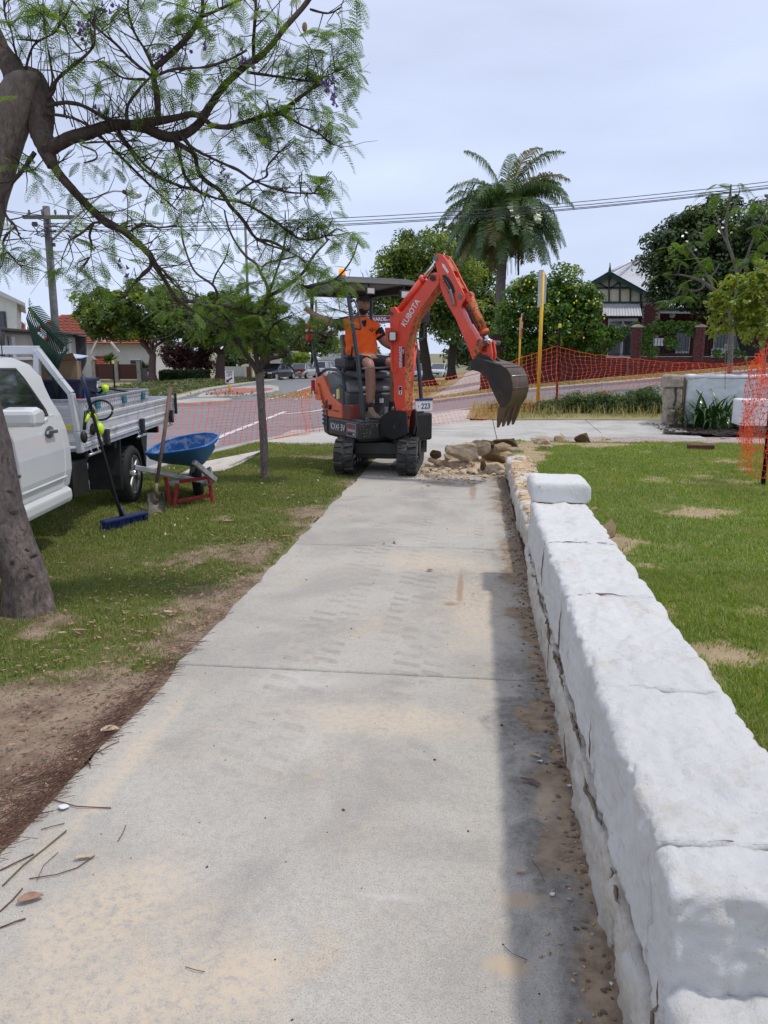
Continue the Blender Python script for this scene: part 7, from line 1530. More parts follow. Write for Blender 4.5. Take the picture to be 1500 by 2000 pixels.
for p,d in ends:
 if r.random()<.30:S.append((p,d+Vector((0,0,-.2)),.14*r.uniform(.6,1.1)))
tag(mb.build('twigs',M['barktwig'],JT,world=True),kind='stuff')
fronds('crown',S,LM['frond'],JT,4)
M['flower']=leafmat('jacaranda_flower',[(.20,.12,.50),(.27,.17,.60),(.16,.09,.40)],.35,.5)
for k,(px,py,n,dY)in enumerate(((155,50,14,.1),(168,66,8,.1),(315,95,10,.2),(345,118,5,.2),(478,108,14,.5),(492,120,8,.5),(640,168,16,.6),(652,185,12,.6),(615,152,10,.6),(440,337,10,.4),(630,452,12,.55),(612,450,10,.55),(325,385,7,.3),(188,215,8,.1),(240,520,10,.15),(560,95,6,.6),(402,78,5,.3),(215,10,6,.15),(235,12,6,.15),(385,90,4,.3))):
 c=D(px,py,Y0+dY);V=[];F=[];rr_=random.Random(k)
 mb=MB()
 for j in range(int(n*.7)):
  p=c+Vector((rr_.gauss(0,.022),rr_.gauss(0,.02),rr_.gauss(0,.026)));d=Vector((rr_.gauss(0,.5),rr_.gauss(0,.5),-1)).normalized();sx,u,dd=frame(d)
  mb.loft([[p+dd*h+(sx*math.cos(a)+u*math.sin(a))*q for a in np.linspace(0,6.283,5,endpoint=False)]for q,h in((.0025,0),(.006,.014),(.012,.024))],caps=False)
 tag(mb.build('flower_cluster',M['flower'],JT,world=True),kind='stuff')
mb=MB();c=D(595,53,Y0+.7);mb.tube([D(600,38,Y0+.7),c],.0012,4);ell(c,(.016,.007,.028),8).build('seed_pod',M['deadleaf'],JT,world=True)
# --------- young jacaranda on the verge
Y1=9.4;b=G(518,932);ST=thing('young_jacaranda','slim young jacaranda with forked stem between the wheelbarrow and the excavator','jacaranda tree',(b.x,b.y,0))
mb=MB();yl=[[(518,934,22,b.y),(517,920,18,b.y),(515,860,16,b.y),(511,800,15,b.y),(508,750,16,b.y),(506,722,20,b.y)],[(504,728,12,Y1),(492,708,10,Y1),(474,682,9,Y1-.05),(460,655,8,Y1-.1),(448,630,6,Y1-.15),(430,608,5,Y1-.2),(398,598,5,Y1-.25),(365,585,4,Y1-.3),(350,560,3,Y1-.3)],[(470,676,5,Y1),(440,645,4,Y1-.1),(410,628,4,Y1-.2),(380,612,3,Y1-.3),(350,590,3,Y1-.35)],[(440,646,3,Y1),(420,650,3,Y1),(398,632,2.5,Y1),(372,628,2,Y1)],[(507,724,11,Y1),(500,695,10,Y1),(499,665,9,Y1+.05),(510,630,8,Y1+.1),(518,600,8,Y1+.1),(524,580,8,Y1+.1),(545,568,8,Y1+.1),(575,548,7,Y1+.1),(598,525,6,Y1+.1),(612,500,5,Y1+.1),(640,470,3,Y1+.1)],[(508,724,10,Y1),(516,708,9,Y1),(530,700,8,Y1),(548,696,7,Y1),(570,678,6,Y1-.1),(592,652,5,Y1-.2),(620,650,4,Y1-.3),(660,655,2.5,Y1-.4)],[(512,716,7,Y1),(515,690,6,Y1),(525,650,5,Y1),(540,630,4,Y1),(560,620,3,Y1)],[(512,690,4,Y1+.1),(560,685,4,Y1+.1),(595,680,3,Y1+.1)],[(522,590,6,Y1+.1),(522,560,6,Y1+.1),(510,535,6,Y1+.1),(500,515,5,Y1+.1),(480,500,5,Y1+.1),(458,470,4,Y1+.1),(445,440,4,Y1+.1),(438,410,3,Y1+.1)],[(510,530,4,Y1+.1),(520,515,4,Y1+.1),(560,505,3.5,Y1+.1),(580,500,3,Y1+.1)],[(424,585,5,Y1-.2),(423,570,5,Y1-.2),(414,555,5,Y1-.2),(385,535,4,Y1-.2),(370,510,4,Y1-.2),(357,470,4,Y1-.2),(354,440,3,Y1-.2)],[(415,556,4,Y1-.2),(422,535,3.5,Y1-.2),(440,505,3,Y1-.2),(448,475,2.5,Y1-.2)],[(610,562,5,Y1-.2),(590,560,5,Y1-.2),(620,556,4,Y1-.3),(655,545,4,Y1-.4),(685,510,3,Y1-.4),(700,470,2.5,Y1-.4)],[(350,590,5,Y1-.3),(385,590,5,Y1-.3),(420,592,5.5,Y1-.3),(450,600,5,Y1-.3),(490,612,5,Y1-.2),(540,622,4,Y1-.2)],[(523,582,6,Y1+.1),(535,545,4,Y1+.1),(550,500,4,Y1),(560,450,3,Y1)],]
tb2=branch_tubes(mb,[yl[0]],14);mb.build('trunk',M['bark'],ST,world=True);M['bark']=M['bark']
mb=MB();tb2=branch_tubes(mb,yl[1:],8);st_=mb.build('branches',M['barktwig'],ST,world=True)
CL2=[(585,545,26,9),(630,560,24,7),(655,600,22,6),(690,650,18,4),(320,600,22,6),(290,585,20,4),(500,530,26,8),(465,600,30,12),(345,575,35,18),(370,590,30,12),(400,610,35,20),(430,640,35,22),(460,640,30,18),(490,625,30,18),(420,600,30,14),(450,590,35,22),(480,580,30,18),(510,600,35,22),(540,600,35,24),(560,620,35,22),(530,640,30,18),(570,590,32,20),(600,600,30,14),(500,660,24,10),(455,665,22,8),(590,640,26,9),(620,655,26,12),(650,655,18,6),(600,575,25,9),(540,575,30,14),(505,560,30,14),(330,555,25,8),(365,548,22,6),(300,560,25,6),(640,630,16,4),(560,660,22,6),(610,540,22,8),(560,540,25,9),(660,575,16,5),(690,560,16,5),(475,540,22,6),(440,545,20,5),(385,640,22,10),(350,620,20,6)]
S2,tw=cluster_spots([(a,b2-8,c*1.25,int(d*(1.5 if 400<a<580 and b2>585 else 2.0)),Y1-.15)for a,b2,c,d in CL2],8,.19)
allp=np.array([q[:]for Q,RR in tb2 for q in Q]);mb=MB()
for c,e_ in tw:
 dd=np.linalg.norm(allp-np.array(e_[:]),axis=1);s0=Vector(allp[int(dd.argmin())]);mb.tube([s0,s0.lerp(e_,.5)+Vector((r.gauss(0,.03),r.gauss(0,.03),r.gauss(.02,.03))),e_],[.005,.004,.002],4)
tag(mb.build('twigs',M['barktwig'],ST,world=True),kind='stuff');fronds('crown',S2,LM['frond'],ST,9)
# dead pale twiggery caught in its left side
mb=MB();r=random.Random(31)
for k in range(34):
 a=D(r.uniform(335,470),r.uniform(575,650),Y1-.3);b_=a+Vector((r.uniform(-.5,.5),r.uniform(-.2,.2),r.uniform(-.22,.25)));mb.tube([a,a.lerp(b_,.5)+Vector((0,0,r.gauss(0,.05))),b_],[.005,.004,.002],4)
tag(mb.build('dead_twigs',M['barkgrey'],ST,world=True),kind='stuff')
# --------- right: grey sapling and yellow green tree
b=D(1424,735,24);SP=thing('jacaranda_sapling','thin grey stemmed jacaranda with sparse feathery leaves in front of the brick fence','jacaranda tree',(b.x,24,hz(b.x,24)))
Y2=24;mb=MB();sl_=[[(1424,745,11,Y2),(1426,700,10,Y2),(1428,650,10,Y2),(1426,610,9,Y2),(1412,582,8,Y2),(1390,562,7,Y2),(1368,548,6,Y2),(1345,540,4,Y2),(1325,536,3,Y2)],[(1426,612,7,Y2),(1436,580,6,Y2),(1440,540,6,Y2),(1430,500,6,Y2),(1420,470,5,Y2),(1418,430,5,Y2),(1424,395,4,Y2),(1428,360,3,Y2)],[(1428,490,5,Y2),(1410,455,4,Y2),(1400,420,3,Y2)],[(1418,430,3,Y2),(1435,400,3,Y2),(1445,372,2,Y2)],[(1392,562,5,Y2),(1380,535,4,Y2),(1360,505,4,Y2),(1340,480,3,Y2)],[(1368,548,4,Y2),(1375,560,3,Y2),(1355,568,3,Y2),(1330,560,2,Y2)],[(1385,545,4,Y2),(1400,525,3,Y2),(1405,515,2,Y2)],[(1438,540,5,Y2),(1455,510,4,Y2),(1470,470,4,Y2),(1490,430,3,Y2),(1500,380,3,Y2)],[(1440,560,4,Y2),(1465,545,4,Y2),(1495,500,3,Y2)]]
tb3=branch_tubes(mb,sl_,8);mb.build('trunk',M['barkgrey'],SP,world=True)
S3,tw=cluster_spots([(a,b2,c,d,Y2-.2)for a,b2,c,d in((1425,358,26,22),(1400,375,14,8),(1440,400,20,6),(1330,500,30,14),(1345,470,24,10),(1320,560,28,16),(1360,560,26,12),(1300,530,16,6),(1400,500,30,12),(1380,450,20,6),(1450,470,34,16),(1480,430,34,18),(1490,500,30,14),(1495,390,22,10),(1440,520,30,12),(1340,590,20,6),(1430,430,18,6))],12,.42)
mb=MB();allp=np.array([q[:]for Q,RR in tb3 for q in Q])
for c,e_ in tw:
 dd=np.linalg.norm(allp-np.array(e_[:]),axis=1);mb.tube([Vector(allp[int(dd.argmin())]),e_],[.014,.005],4)
tag(mb.build('twigs',M['barkgrey'],SP,world=True),kind='stuff');fronds('crown',S3,LM['frond'],SP,19)
b=D(1494,800,17.6);tree('frangipani_tree','small tree with large yellow green leaves beside the pale blue wall at the right',(b.x,17.6,0),[(b.x,17.6,0),D(1492,700,17.6),D(1480,640,17.6)],.05,[PX(1450,580,17.4,52,38),PX(1478,560,17.4,40,40),PX(1415,618,17.4,42,24),PX(1400,590,17.4,26,24),PX(1470,640,17.4,38,40),PX(1395,640,17.4,18,14),PX(1400,665,17.3,20,9),PX(1490,600,17.4,40,60)],150,.16,2600,.135,'yellow',35,'barkgrey',nlimb=16,lw=.5)
# low shrubs in the bed, each its own bush
for k,(px,py,rx,ry,Y,mk,lb)in enumerate(((1000,800,45,13,19.6,'olive','dry olive green bush under the raised bucket'),(1075,798,38,14,19.3,'olive','half dry bush at the foot of the black picket'),(1130,788,44,20,19.3,'shrub','low dark green bush right of the black picket'),(1190,786,46,22,19.2,'shrub','widest dark green bush in the middle of the bed'),(1250,780,44,22,19.2,'shrub','dark bush with dry stalks beside the broken gate pillar'),(1285,790,30,18,19.0,'shrub','bush touching the broken gate pillar'))):
 b=D(px,py,Y);P_,N_,pe,cc=crown_cloud([PX(px,py+2,Y,rx,ry,.9)],70,.16,6500,160+k,(.2,1));P_[:,2]=np.maximum(P_[:,2],hz(b.x,b.y)+.0);V,F=leaf_quads(P_,N_,.085,.02,k)
 t_=thing('low_bush',lb,'bush',(b.x,b.y,hz(b.x,b.y)),0,'low bushes in the planting bed');mesh_obj('foliage',V,F,LM[mk],t_,world=True)
 mb=MB();mb.tube([(b.x,b.y,hz(b.x,b.y)),(b.x+.05,b.y,hz(b.x,b.y)+.2)],[.02,.01],6);mb.build('stem',M['barkdark'],t_,world=True)
 # agapanthus: every strap leaf its own piece
c=G(1402,822);c.y=16.45;c.x=D(1402,822,16.45).x;AG=thing('agapanthus','clump of long dark green strap leaves in front of the pale blue wall','agapanthus',(c.x,c.y+.15,.0));r=random.Random(5);LMm=[]
M['strap']=mat('strap_leaf',(.035,.09,.016),(.06,.14,.026),.3,s=5,coat=.25)
for k in range(7):
 L_=.92;a0=.35+.14*k;V=[];F=[];n=10;p=np.array([0.,0.,0.]);ang=math.pi/2-a0*.35
 for i in range(n+1):
  f=i/n;w_=.030*math.sin(math.pi*min(1,f*.85+.18))**.6*(1-f**5)+.002;V+=[tuple(p+[0,-w_,.008*(1-f)]),tuple(p),tuple(p+[0,w_,.008*(1-f)])]
  p=p+np.array([math.cos(ang),0,math.sin(ang)])*L_/n;ang-=a0*(.14+.42*f)
 for i in range(n):F+=[(i*3,i*3+1,i*3+4,i*3+3),(i*3+1,i*3+2,i*3+5,i*3+4)]
 me=bpy.data.meshes.new('leaf');me.from_pydata(V,[],F);me.materials.append(M['strap']);[setattr(q,'use_smooth',True)for q in me.polygons];LMm.append(me)
for k in range(150):
 o=bpy.data.objects.new('leaf',LMm[k%7]);col.objects.link(o);o.parent=AG;o.location=(r.gauss(0,.26),r.gauss(0,.12),0);az=math.atan2(r.gauss(0,.6),o.location.x*2.2+r.gauss(0,.5));o.rotation_euler=(0,0,az);s_=r.uniform(.7,1.15);o.scale=(s_,s_*r.uniform(.8,1.1),s_)
for px0,px1,py in((1416,1417,676),(1466,1457,700)):
 a,b_=D(px0,760,16.6),D(px1,py,16.6);mb=MB();mb.tube([a,b_],.006,6);mb.build('flower_stalk',M['strap'],AG,world=True);ell(b_,(.025,.02,.045),8).build('bud',LM['boxlight'],AG,world=True)
 # --------- brick fence across the side street
FY=30.9;fx=lambda px:D(px,700,FY).x
BF=thing('brick_fence','dark red brick fence with piers and black palings under a creeper across the side street','fence',(fx(1240),FY,hz(fx(1240),FY)))
BL,BH,BG=.222,.068,.0865;bm_=MB();bm_.box((0,0,0),(BL,.11,BH));bme=bm_.build('brick',M['brick'],None,bevel=0);brick_mesh=bme.data;bpy.data.objects.remove(bme)
half_mb=MB();half_mb.box((0,0,0),(.111,.11,BH));hme=half_mb.build('brick',M['brick'],None);half_mesh=hme.data;bpy.data.objects.remove(hme)
bricks=[];core=MB()
def bwall(x0,x1,z0,z1,y,yo=0.0):
 core.box(((x0+x1)/2,y+.06,(z0+z1)/2-.1),(x1-x0-.012,.10,z1-z0+.2-.01));j=0;z=z1-BH/2
 while z>z0-.15:
  x=x0+(0 if j%2 else .12)
  if j%2==0:bricks.append((x0+.057,y,z,1))
  while x+BL<=x1+.02:bricks.append((x+BL/2,y,z,0));x+=.242
  if x1-x>.08:bricks.append((x+.057,y,z,1))
  z-=BG;j+=1
PIERS=[]
def zt(py):return D(1200,py,FY).z
for px in(1111,1240,1362,1490,1620):
 x=fx(px);z0=hz(x,FY);PIERS.append((x-.19,x+.19,z0));bwall(x-.185,x+.185,z0,zt(640),FY-.12)
x=fx(948);bwall(x-.185,x+.185,hz(x,FY),zt(655),FY-.12)
bwall(fx(958),fx(1103),hz(fx(1050),FY)+.05,zt(652),FY)
for a,b_ in((1120,1230),(1249,1352),(1372,1481),(1499,1610)):bwall(fx(a),fx(b_),min(hz(fx(a),FY),hz(fx(b_),FY)),zt(699),FY)
core.build('mortar_bed',M['mortar'],BF,world=True)
inv=rootinv(BF);bricks.sort(key=lambda q:abs(q[0]-fx(1225)))
for x,y,z,h in bricks[:300]:
 o=bpy.data.objects.new('brick',half_mesh if h else brick_mesh);col.objects.link(o);o.parent=BF;o.location=inv@Vector((x,y,z))
mb=MB()
for x,y,z,h in bricks[300:]:mb.box((x,y,z),(.111 if h else BL,.11,BH))
tag(mb.build('bricks',M['brick'],BF,world=True),kind='stuff')
for x0,x1,z0 in PIERS:
 mb=MB();zc=zt(640);mb.loft([[Vector((x,y,z))for x,y in((x0-.04,FY-.20),(x1+.04,FY-.20),(x1+.04,FY+.16),(x0-.04,FY+.16))]for z in(zc,zc+.04)]+[[Vector(((x0+x1)/2+a,FY-.02+b_,zc+.13))for a,b_ in((-.05,-.05),(.05,-.05),(.05,.05),(-.05,.05))]]);mb.build('pier_cap',M['concretepost'],BF,world=True,bevel=.01)
for a,b_ in((1120,1230),(1249,1352),(1372,1481),(1499,1610)):
 mb=MB();mb.box(((fx(a)+fx(b_))/2,FY+.05,zt(696.5)),(fx(b_)-fx(a),.2,.03));mb.build('coping_strip',M['concretepost'],BF,world=True)
 n=int((fx(b_)-fx(a))/.115)
 for k in range(n):
  x=fx(a)+(k+.5)*.115;mb=MB();mb.box((x,FY+.06,(zt(697)+zt(645))/2),(.016,.016,zt(645)-zt(697)));mb.build('paling',M['blackp'],BF,world=True)
 for z in(zt(648),zt(692)):
  mb=MB();mb.box(((fx(a)+fx(b_))/2,FY+.06,z),(fx(b_)-fx(a),.025,.03));mb.build('fence_rail',M['blackp'],BF,world=True)
CR=thing('creeper','leafy creeper hanging along the top of the black palings','creeper',(fx(1240),FY,zt(645)));P_,N_,pe,cc=crown_cloud([PX(1175,645,FY-.05,56,9),PX(1300,640,FY-.05,60,9),PX(1308,668,FY-.05,20,26),PX(1160,672,FY,34,22),PX(1205,660,FY,24,16),PX(1265,665,FY,14,20),PX(1270,690,FY,20,8),PX(1345,645,FY,24,14),PX(1430,690,FY,40,6)],150,.2,9000,55,(.1,1))
P_[:,1]=FY-.08+(P_[:,1]-FY)*.25;V,F=leaf_quads(P_,N_+np.array([0,-.8,0]),.11,.09,4);mesh_obj('foliage',V,F,LM['lemon'],CR,world=True)
mb=MB();mb.tube([(fx(1130),FY-.02,zt(650)),(fx(1220),FY-.02,zt(645)),(fx(1300),FY-.02,zt(648)),(fx(1350),FY-.02,zt(652))],.012,5);mb.build('stem',M['barkdark'],CR,world=True)
tag(sheet('house_garden',[(.2,31.2),(6,31.2),(40,31.2)],[(.2,60),(6,60),(40,60)],M['mulch'],-.02,10,10))
# --------- corrugated sheet between two edges
def corr(mb,a0,a1,b0,b1,pitch=.15,amp=.016,th=.0):
 a0,a1,b0,b1=map(Vector,(a0,a1,b0,b1));n=max(4,int(max((a1-a0).length,(b1-b0).length)/pitch*6));nr=(a1-a0).cross(b0-a0)
 if nr.length<1e-6:nr=(b1-b0).cross(b0-a0)
 nr=nr.normalized();nr=nr if nr.z>0 else-nr;V=[];W0=max((a1-a0).length,(b1-b0).length)
 for i in range(n+1):
  f=i/n;h=math.sin(2*math.pi*f*W0/pitch)*amp;V+=[a0.lerp(a1,f)+nr*h,b0.lerp(b1,f)+nr*h]
 mb.add(V,[(2*i,2*i+2,2*i+3,2*i+1)for i in range(n)])
HY=38.0;hp=lambda px,py,y=HY:D(px,py,y)
HS=thing('brick_house','brick house with cream and dark green gable and pale corrugated roof behind the fence','house',tuple(hp(1250,720)))
# gable
mb=MB();mb.prism([hp(1120,575),hp(1191,533),hp(1300,592),hp(1180,592),hp(1120,592)],(0,.12,0));mb.build('gable_panel',M['cream'],HS,world=True)
mb=MB();dy=-.06
for a,b_,w_ in(((1112,578),(1193,532),9),((1189,532),(1303,595),9)):
 mb.prism([hp(a[0],a[1]-w_*.3,HY-.35),hp(b_[0],b_[1]-w_*.3,HY-.35),hp(b_[0],b_[1]+w_*.8,HY-.35),hp(a[0],a[1]+w_*.8,HY-.35)],(0,.06,0))
mb.build('barge_board',M['green'],HS,world=True)
for a,b_,w_ in(((1165,562),(1230,562),3.5),((1160,591),(1282,591),4),((1189.5,533),(1189.5,590),4),((1210.5,553),(1210.5,590),3),((1231,562),(1231,590),3),((1251,574),(1251,590),3),((1167,560),(1167,590),3),((1192,563),(1212,549),3),((1187,563),(1168,551),3)):
 mb=MB();mb.bar(hp(*a,HY-.04),hp(*b_,HY-.04),.06,w_*.0253,(0,1,0)if a[0]==b_[0]else(0,0,1));mb.build('trim_batten',M['green'],HS,world=True)
mb=MB();mb.tube([hp(1191,545,HY-.38),hp(1191,529,HY-.38),hp(1191.5,520,HY-.38),hp(1191.5,513,HY-.38)],[.07,.07,.03,.02],8);ell(hp(1191.5,513,HY-.38),(.045,.045,.045),8);mb.build('finial',M['green'],HS,world=True)
mb=MB();ap,apb=hp(1191,529,HY-.42),hp(1191,529,HY-.42)+Vector((0,5.5,0));l,r2=hp(1108,577,HY-.42),hp(1308,594,HY-.42)
corr(mb,l,l+Vector((0,5.5,0)),ap,apb);corr(mb,r2,r2+Vector((0,5.5,0)),ap,apb)
A1,A2,B1,B2=hp(1199,531,41.5),hp(1262,494,46),hp(1500,494,46),hp(1640,600,39.5)
corr(mb,hp(1130,578,40.5),hp(1640,600,39.5),hp(1258,498,46),hp(1480,498,46),.24,.03)
mb.build('roof',M['corr'],HS,world=True)
mb=MB();mb.tube([hp(1196,530,41.4),hp(1258,497,45.9),hp(1480,497,45.9)],.08,8);mb.build('ridge_cap',M['corr'],HS,world=True)
mb=MB();corr(mb,hp(1176,617,HY-1.0),hp(1254,617,HY-1.0),hp(1178,593,HY-.05),hp(1250,593,HY-.05),.13,.014);mb.build('window_awning',M['corr'],HS,world=True)
mb=MB();mb.bar(hp(1254.5,594,HY-.1),hp(1256,624,HY-1.0),.03,.08);mb.bar(hp(1176,618,HY-1.0),hp(1254,618,HY-1.0),.03,.06);mb.build('awning_frame',M['green'],HS,world=True)
mb=MB();corr(mb,hp(1289,602,HY-.2),hp(1600,606,HY-.2),hp(1300,560,41),hp(1600,560,41),.2,.02);mb.build('verandah_roof',M['corr'],HS,world=True)
mb=MB();mb.bar(hp(1289,604,HY-.22),hp(1600,607,HY-.22),.05,.12);mb.build('fascia',M['green'],HS,world=True)
mb=MB();mb.bar(hp(1289,609,HY-.1),hp(1600,612,HY-.1),.08,.13);mb.build('verandah_beam',M['whitep'],HS,world=True)
mb=MB();mb.box(((hp(1120,600).x+hp(1700,600).x)/2,HY+2.0,2.2),(hp(1700,600).x-hp(1120,600).x,.2,3.4));mb.box(((hp(1176,600).x+hp(1254,600).x)/2,HY+.1,2.1),(hp(1254,600).x-hp(1150,600).x,.2,3.0));mb.build('wall',M['brick'],HS,world=True)
mb=MB()
def facing(x0,x1,z0,z1,y):
 z=z1-BH/2;j=0
 while z>z0:
  x=x0+(0 if j%2 else .12)
  while x+BL<=x1+.02:mb.box((x+BL/2,y,z),(BL,.03,BH));x+=.242
  z-=BG;j+=1
facing(hp(1254,600).x,hp(1289,600).x,.9,hp(1270,595).z,HY-.17);facing(hp(1292,600).x,hp(1560,600).x,.9,hp(1270,612).z,HY+1.88);facing(hp(1128,600).x,hp(1176,600).x,.9,hp(1270,595).z,HY-.02)
tag(mb.build('bricks',M['brick'],HS,world=True),kind='stuff')
mb=MB();mb.box(((hp(1254,600).x+hp(1289,600).x)/2,HY-.05,2.2),(hp(1289,600).x-hp(1254,600).x-.01,.2,3.3));mb.build('wall',M['mortar'],HS,world=True)
def win(x0,y0,x1,y1,Y,name='window'):
 a,b_=hp(x0,y1,Y),hp(x1,y0,Y);mb=MB();mb.box(((a.x+b_.x)/2,Y,(a.z+b_.z)/2),(b_.x-a.x,.05,b_.z-a.z));w0=mb.build(name,M['whitep'],HS,world=True)
 for k in range(2):
  mb=MB();w_=(b_.x-a.x);mb.box((a.x+w_*(.26+.48*k),Y-.03,(a.z+b_.z)/2),(w_*.40,.02,(b_.z-a.z)*.86));mb.build('pane',M['darkwin'],w0,world=True)
win(1184,622,1246,700,HY-.02);win(1392,640,1452,682,HY+1.8);win(1318,632,1350,690,HY+1.8);mb=MB();mb.box((hp(1270,668,HY-.2).x,HY-.2,hp(1270,668,HY-.2).z),(1.6,.05,.35));mb.build('white_sill',M['whitep'],HS,world=True)
mb=MB();mb.box(((hp(1392,700,39.5).x+hp(1452,700,39.5).x)/2,39.5,hp(1420,690,39.5).z),(1.6,.05,.4));mb.build('white_sill',M['whitep'],HS,world=True)
ell(hp(1313,616,HY+.3),(.14,.14,.14),10).build('globe_lamp',M['lens'],HS,world=True)
mb=MB();mb.box(tuple(hp(1354,611,HY+1.7)),(.2,.08,.16));mb.build('meter_box',M['whitep'],HS,world=True)
AN=thing('television_aerial','thin television aerial on a mast left of the green gable','aerial',tuple(hp(1137,560,44)));mb=MB();mb.tube([hp(1136,565,44),hp(1137,530,44)],.02,6)
for k in range(4):mb.tube([hp(1131+k*3,529-(k%2),44)+Vector((0,-.3,0)),hp(1131+k*3,533,44)+Vector((0,.3,0))],.012,4)
mb.tube([hp(1128,530,44),hp(1144,532,44)],.015,5);mb.build('mast',M['wire'],AN,world=True)
# --------- gate pillar and pale wall at the driveway
GP=thing('gate_pillar','broken bare limestone gate pillar with a dark vertical crack beside the driveway','gate pillar',tuple(G(1320,832)))
def qb(px0,px1,py0,py1,Y,dep,name,m,parent,seed,amp=(.02,.012,.004),rad=.035,res=.02):
 a,b_=D(px0,py1,Y),D(px1,py0,Y);return roundbox(name,(a.x,Y,a.z),(b_.x,Y+dep,b_.z),rad,M[m],parent,seed,amp,res)
M['oldstone']=m_lime('weathered_stone',(.45,.39,.31),(.36,.30,.235),(.16,.13,.10))
qb(1299,1336,733,758,16.9,.45,'pillar_stone','oldstone',GP,80,rad=.07);qb(1301,1318,758,800,16.93,.42,'pillar_stone','oldstone',GP,81);qb(1320,1334,758,800,16.93,.42,'pillar_stone','oldstone',GP,82)
qb(1300,1322,800,838,16.9,.42,'pillar_stone','oldstone',GP,83,(.05,.02,.006));qb(1321,1335,796,838,16.94,.40,'pillar_stone','lime',GP,84,(.05,.02,.006))
mb=MB();a=D(1318,800,17.1);mb.box((a.x,17.15,.55),(.3,.3,1.0));mb.build('dark_core',M['crack'],GP,world=True)
M['paleblue']=m_paint('pale_blue_paint',(.74,.775,.77),(.5,.5,.46),.15);M['bluewhite']=m_paint('wall_top_paint',(.80,.80,.80),(.6,.58,.52),.1)
PW=thing('painted_wall','pale blue painted wall with white top behind the strap leaved clump','wall',tuple(G(1400,830,0)))
a,b_=D(1336,822,17.05),D(1560,738,17.05);roundbox('wall_body',(a.x,17.05,-.05),(b_.x,17.42,b_.z),.03,M['paleblue'],PW,90,(.012,.006,.002),.03)
roundbox('wall_top',(a.x+.005,17.03,b_.z-.02),(b_.x,17.44,b_.z+.055),.035,M['bluewhite'],PW,91,(.02,.006,.002),.03)
WBX=thing('white_block','squat white rendered block standing on the paving behind the orange mesh','block',tuple(G(1480,836)))
qb(1448,1560,782,832,14.9,.6,'block_body','bluewhite',WBX,92,(.006,.003,.001),.02,.03)
mb=MB();a=D(1452,834,14.95);b_=D(1560,831,14.95);mb.box(((a.x+b_.x)/2,15.2,.03),(b_.x-a.x,.5,.08));mb.build('block_foot',M['crack'],WBX,world=True)
tb_=thing('brick','single dark red brick lying on the back edge of the lawn','brick',tuple(G(1370,880)));a=G(1370,882);mb=MB();mb.box((a.x,a.y+.06,.055),(.40,.13,.095),.05);mb.build('body',M['brick'],tb_,world=True,bevel=.006)
# --------- signs, poles
def signpost(name,lb,px,pyb,pyt,Y,r_,m,cat='sign',grp=None):
 b=D(px,pyb,Y);t_=thing(name,lb,cat,(b.x,Y,hz(b.x,Y)),0,grp);top=D(px,pyt,Y);top.x=b.x;mb=MB();mb.tube([(b.x,Y,hz(b.x,Y)-.1),top],r_,12);mb.build('post',M[m],t_,world=True);return t_,top
KL,top=signpost('keep_left_sign','white keep left sign on a yellow post at the end of the traffic island',449,768,742,T(449,768).y,.06,'yellow')
ky=T(449,768).y
mb=MB();c=D(448.5,736,ky-.08);w2,h2=.22,.305;mb.loft([[c+Vector((x,y,z))for x,z in((-w2,-h2+.03),(-w2+.03,-h2),(w2-.03,-h2),(w2,-h2+.03),(w2,h2-.03),(w2-.03,h2),(-w2+.03,h2),(-w2,h2-.03))]for y in(0,.01)]);pl2=mb.build('sign_plate',M['blackp'],KL,world=True)
mb=MB();w2,h2=.205,.29;mb.loft([[c+Vector((x,y,z))for x,z in((-w2,-h2),(w2,-h2),(w2,h2),(-w2,h2))]for y in(-.008,-.001)]);mb.build('white_face',M['whitep'],pl2,world=True)
def ftext(name,body,size,c,m,parent,sx=1.0,rx=0):
 return text(name,body,size,basis(c,(1,rx,0),(0,0,1)),M[m],parent,.001,'CENTER',sx)
ftext('sign_word','KEEP',.155,c+Vector((0,-.012,.20)),'blackp',pl2,.85);ftext('sign_word','LEFT',.155,c+Vector((0,-.012,.065)),'blackp',pl2,.85)
mb=MB();mb.prism([c+Vector((x,-.010,z))for x,z in((-.17,-.26),(-.15,-.10),(-.11,-.14),(.10,-.01),(.15,-.06),(-.06,-.19),(-.02,-.24))],(0,-.003,0));mb.build('arrow',M['blackp'],pl2,world=True)
# street name signs
SN,top=signpost('street_name_sign','maroon street name sign reading BOULEVARDE behind the driver',770,760,600,19.4,.035,'galv')
a,b_=D(702,624,19.3),D(768,624,19.3);mb=MB();mb.box(((a.x+b_.x)/2,19.3,a.z),(b_.x-a.x,.012,.165));pl3=mb.build('name_plate',M['maroon'],SN,world=True,bevel=.004)
mb=MB();mb.box(((a.x+b_.x)/2,19.302,a.z),(b_.x-a.x+.015,.008,.18));mb.build('plate_border',M['whitep'],pl3,world=True)
ftext('street_name','BOULEVARDE',.125,Vector((D(728,624,19.29).x,19.29,a.z)),'whitep',pl3,.86);ftext('suburb','N.TH',.06,Vector((D(762,627,19.29).x-.03,19.29,a.z-.02)),'whitep',pl3)
SN2,top=signpost('street_name_sign','maroon arrow street sign reading THE behind the green leaf scoop',62,760,630,26,.035,'galv')
a,b_=D(42,650,25.9),D(75,650,25.9);mb=MB();mb.box(((a.x+b_.x)/2,25.9,a.z),(b_.x-a.x,.012,.21));pl4=mb.build('name_plate',M['maroon'],SN2,world=True,bevel=.004)
ftext('street_name','THE',.15,Vector((D(55,651,25.88).x,25.885,a.z)),'whitep',pl4,.9);ftext('arrow','<',.17,Vector((D(46,650,25.88).x,25.885,a.z)),'whitep',pl4)
SS,top=signpost('stop_sign','red stop sign seen almost edge on, on a yellow pole before the brick wall',1013,738,620,28.6,.035,'yellow')
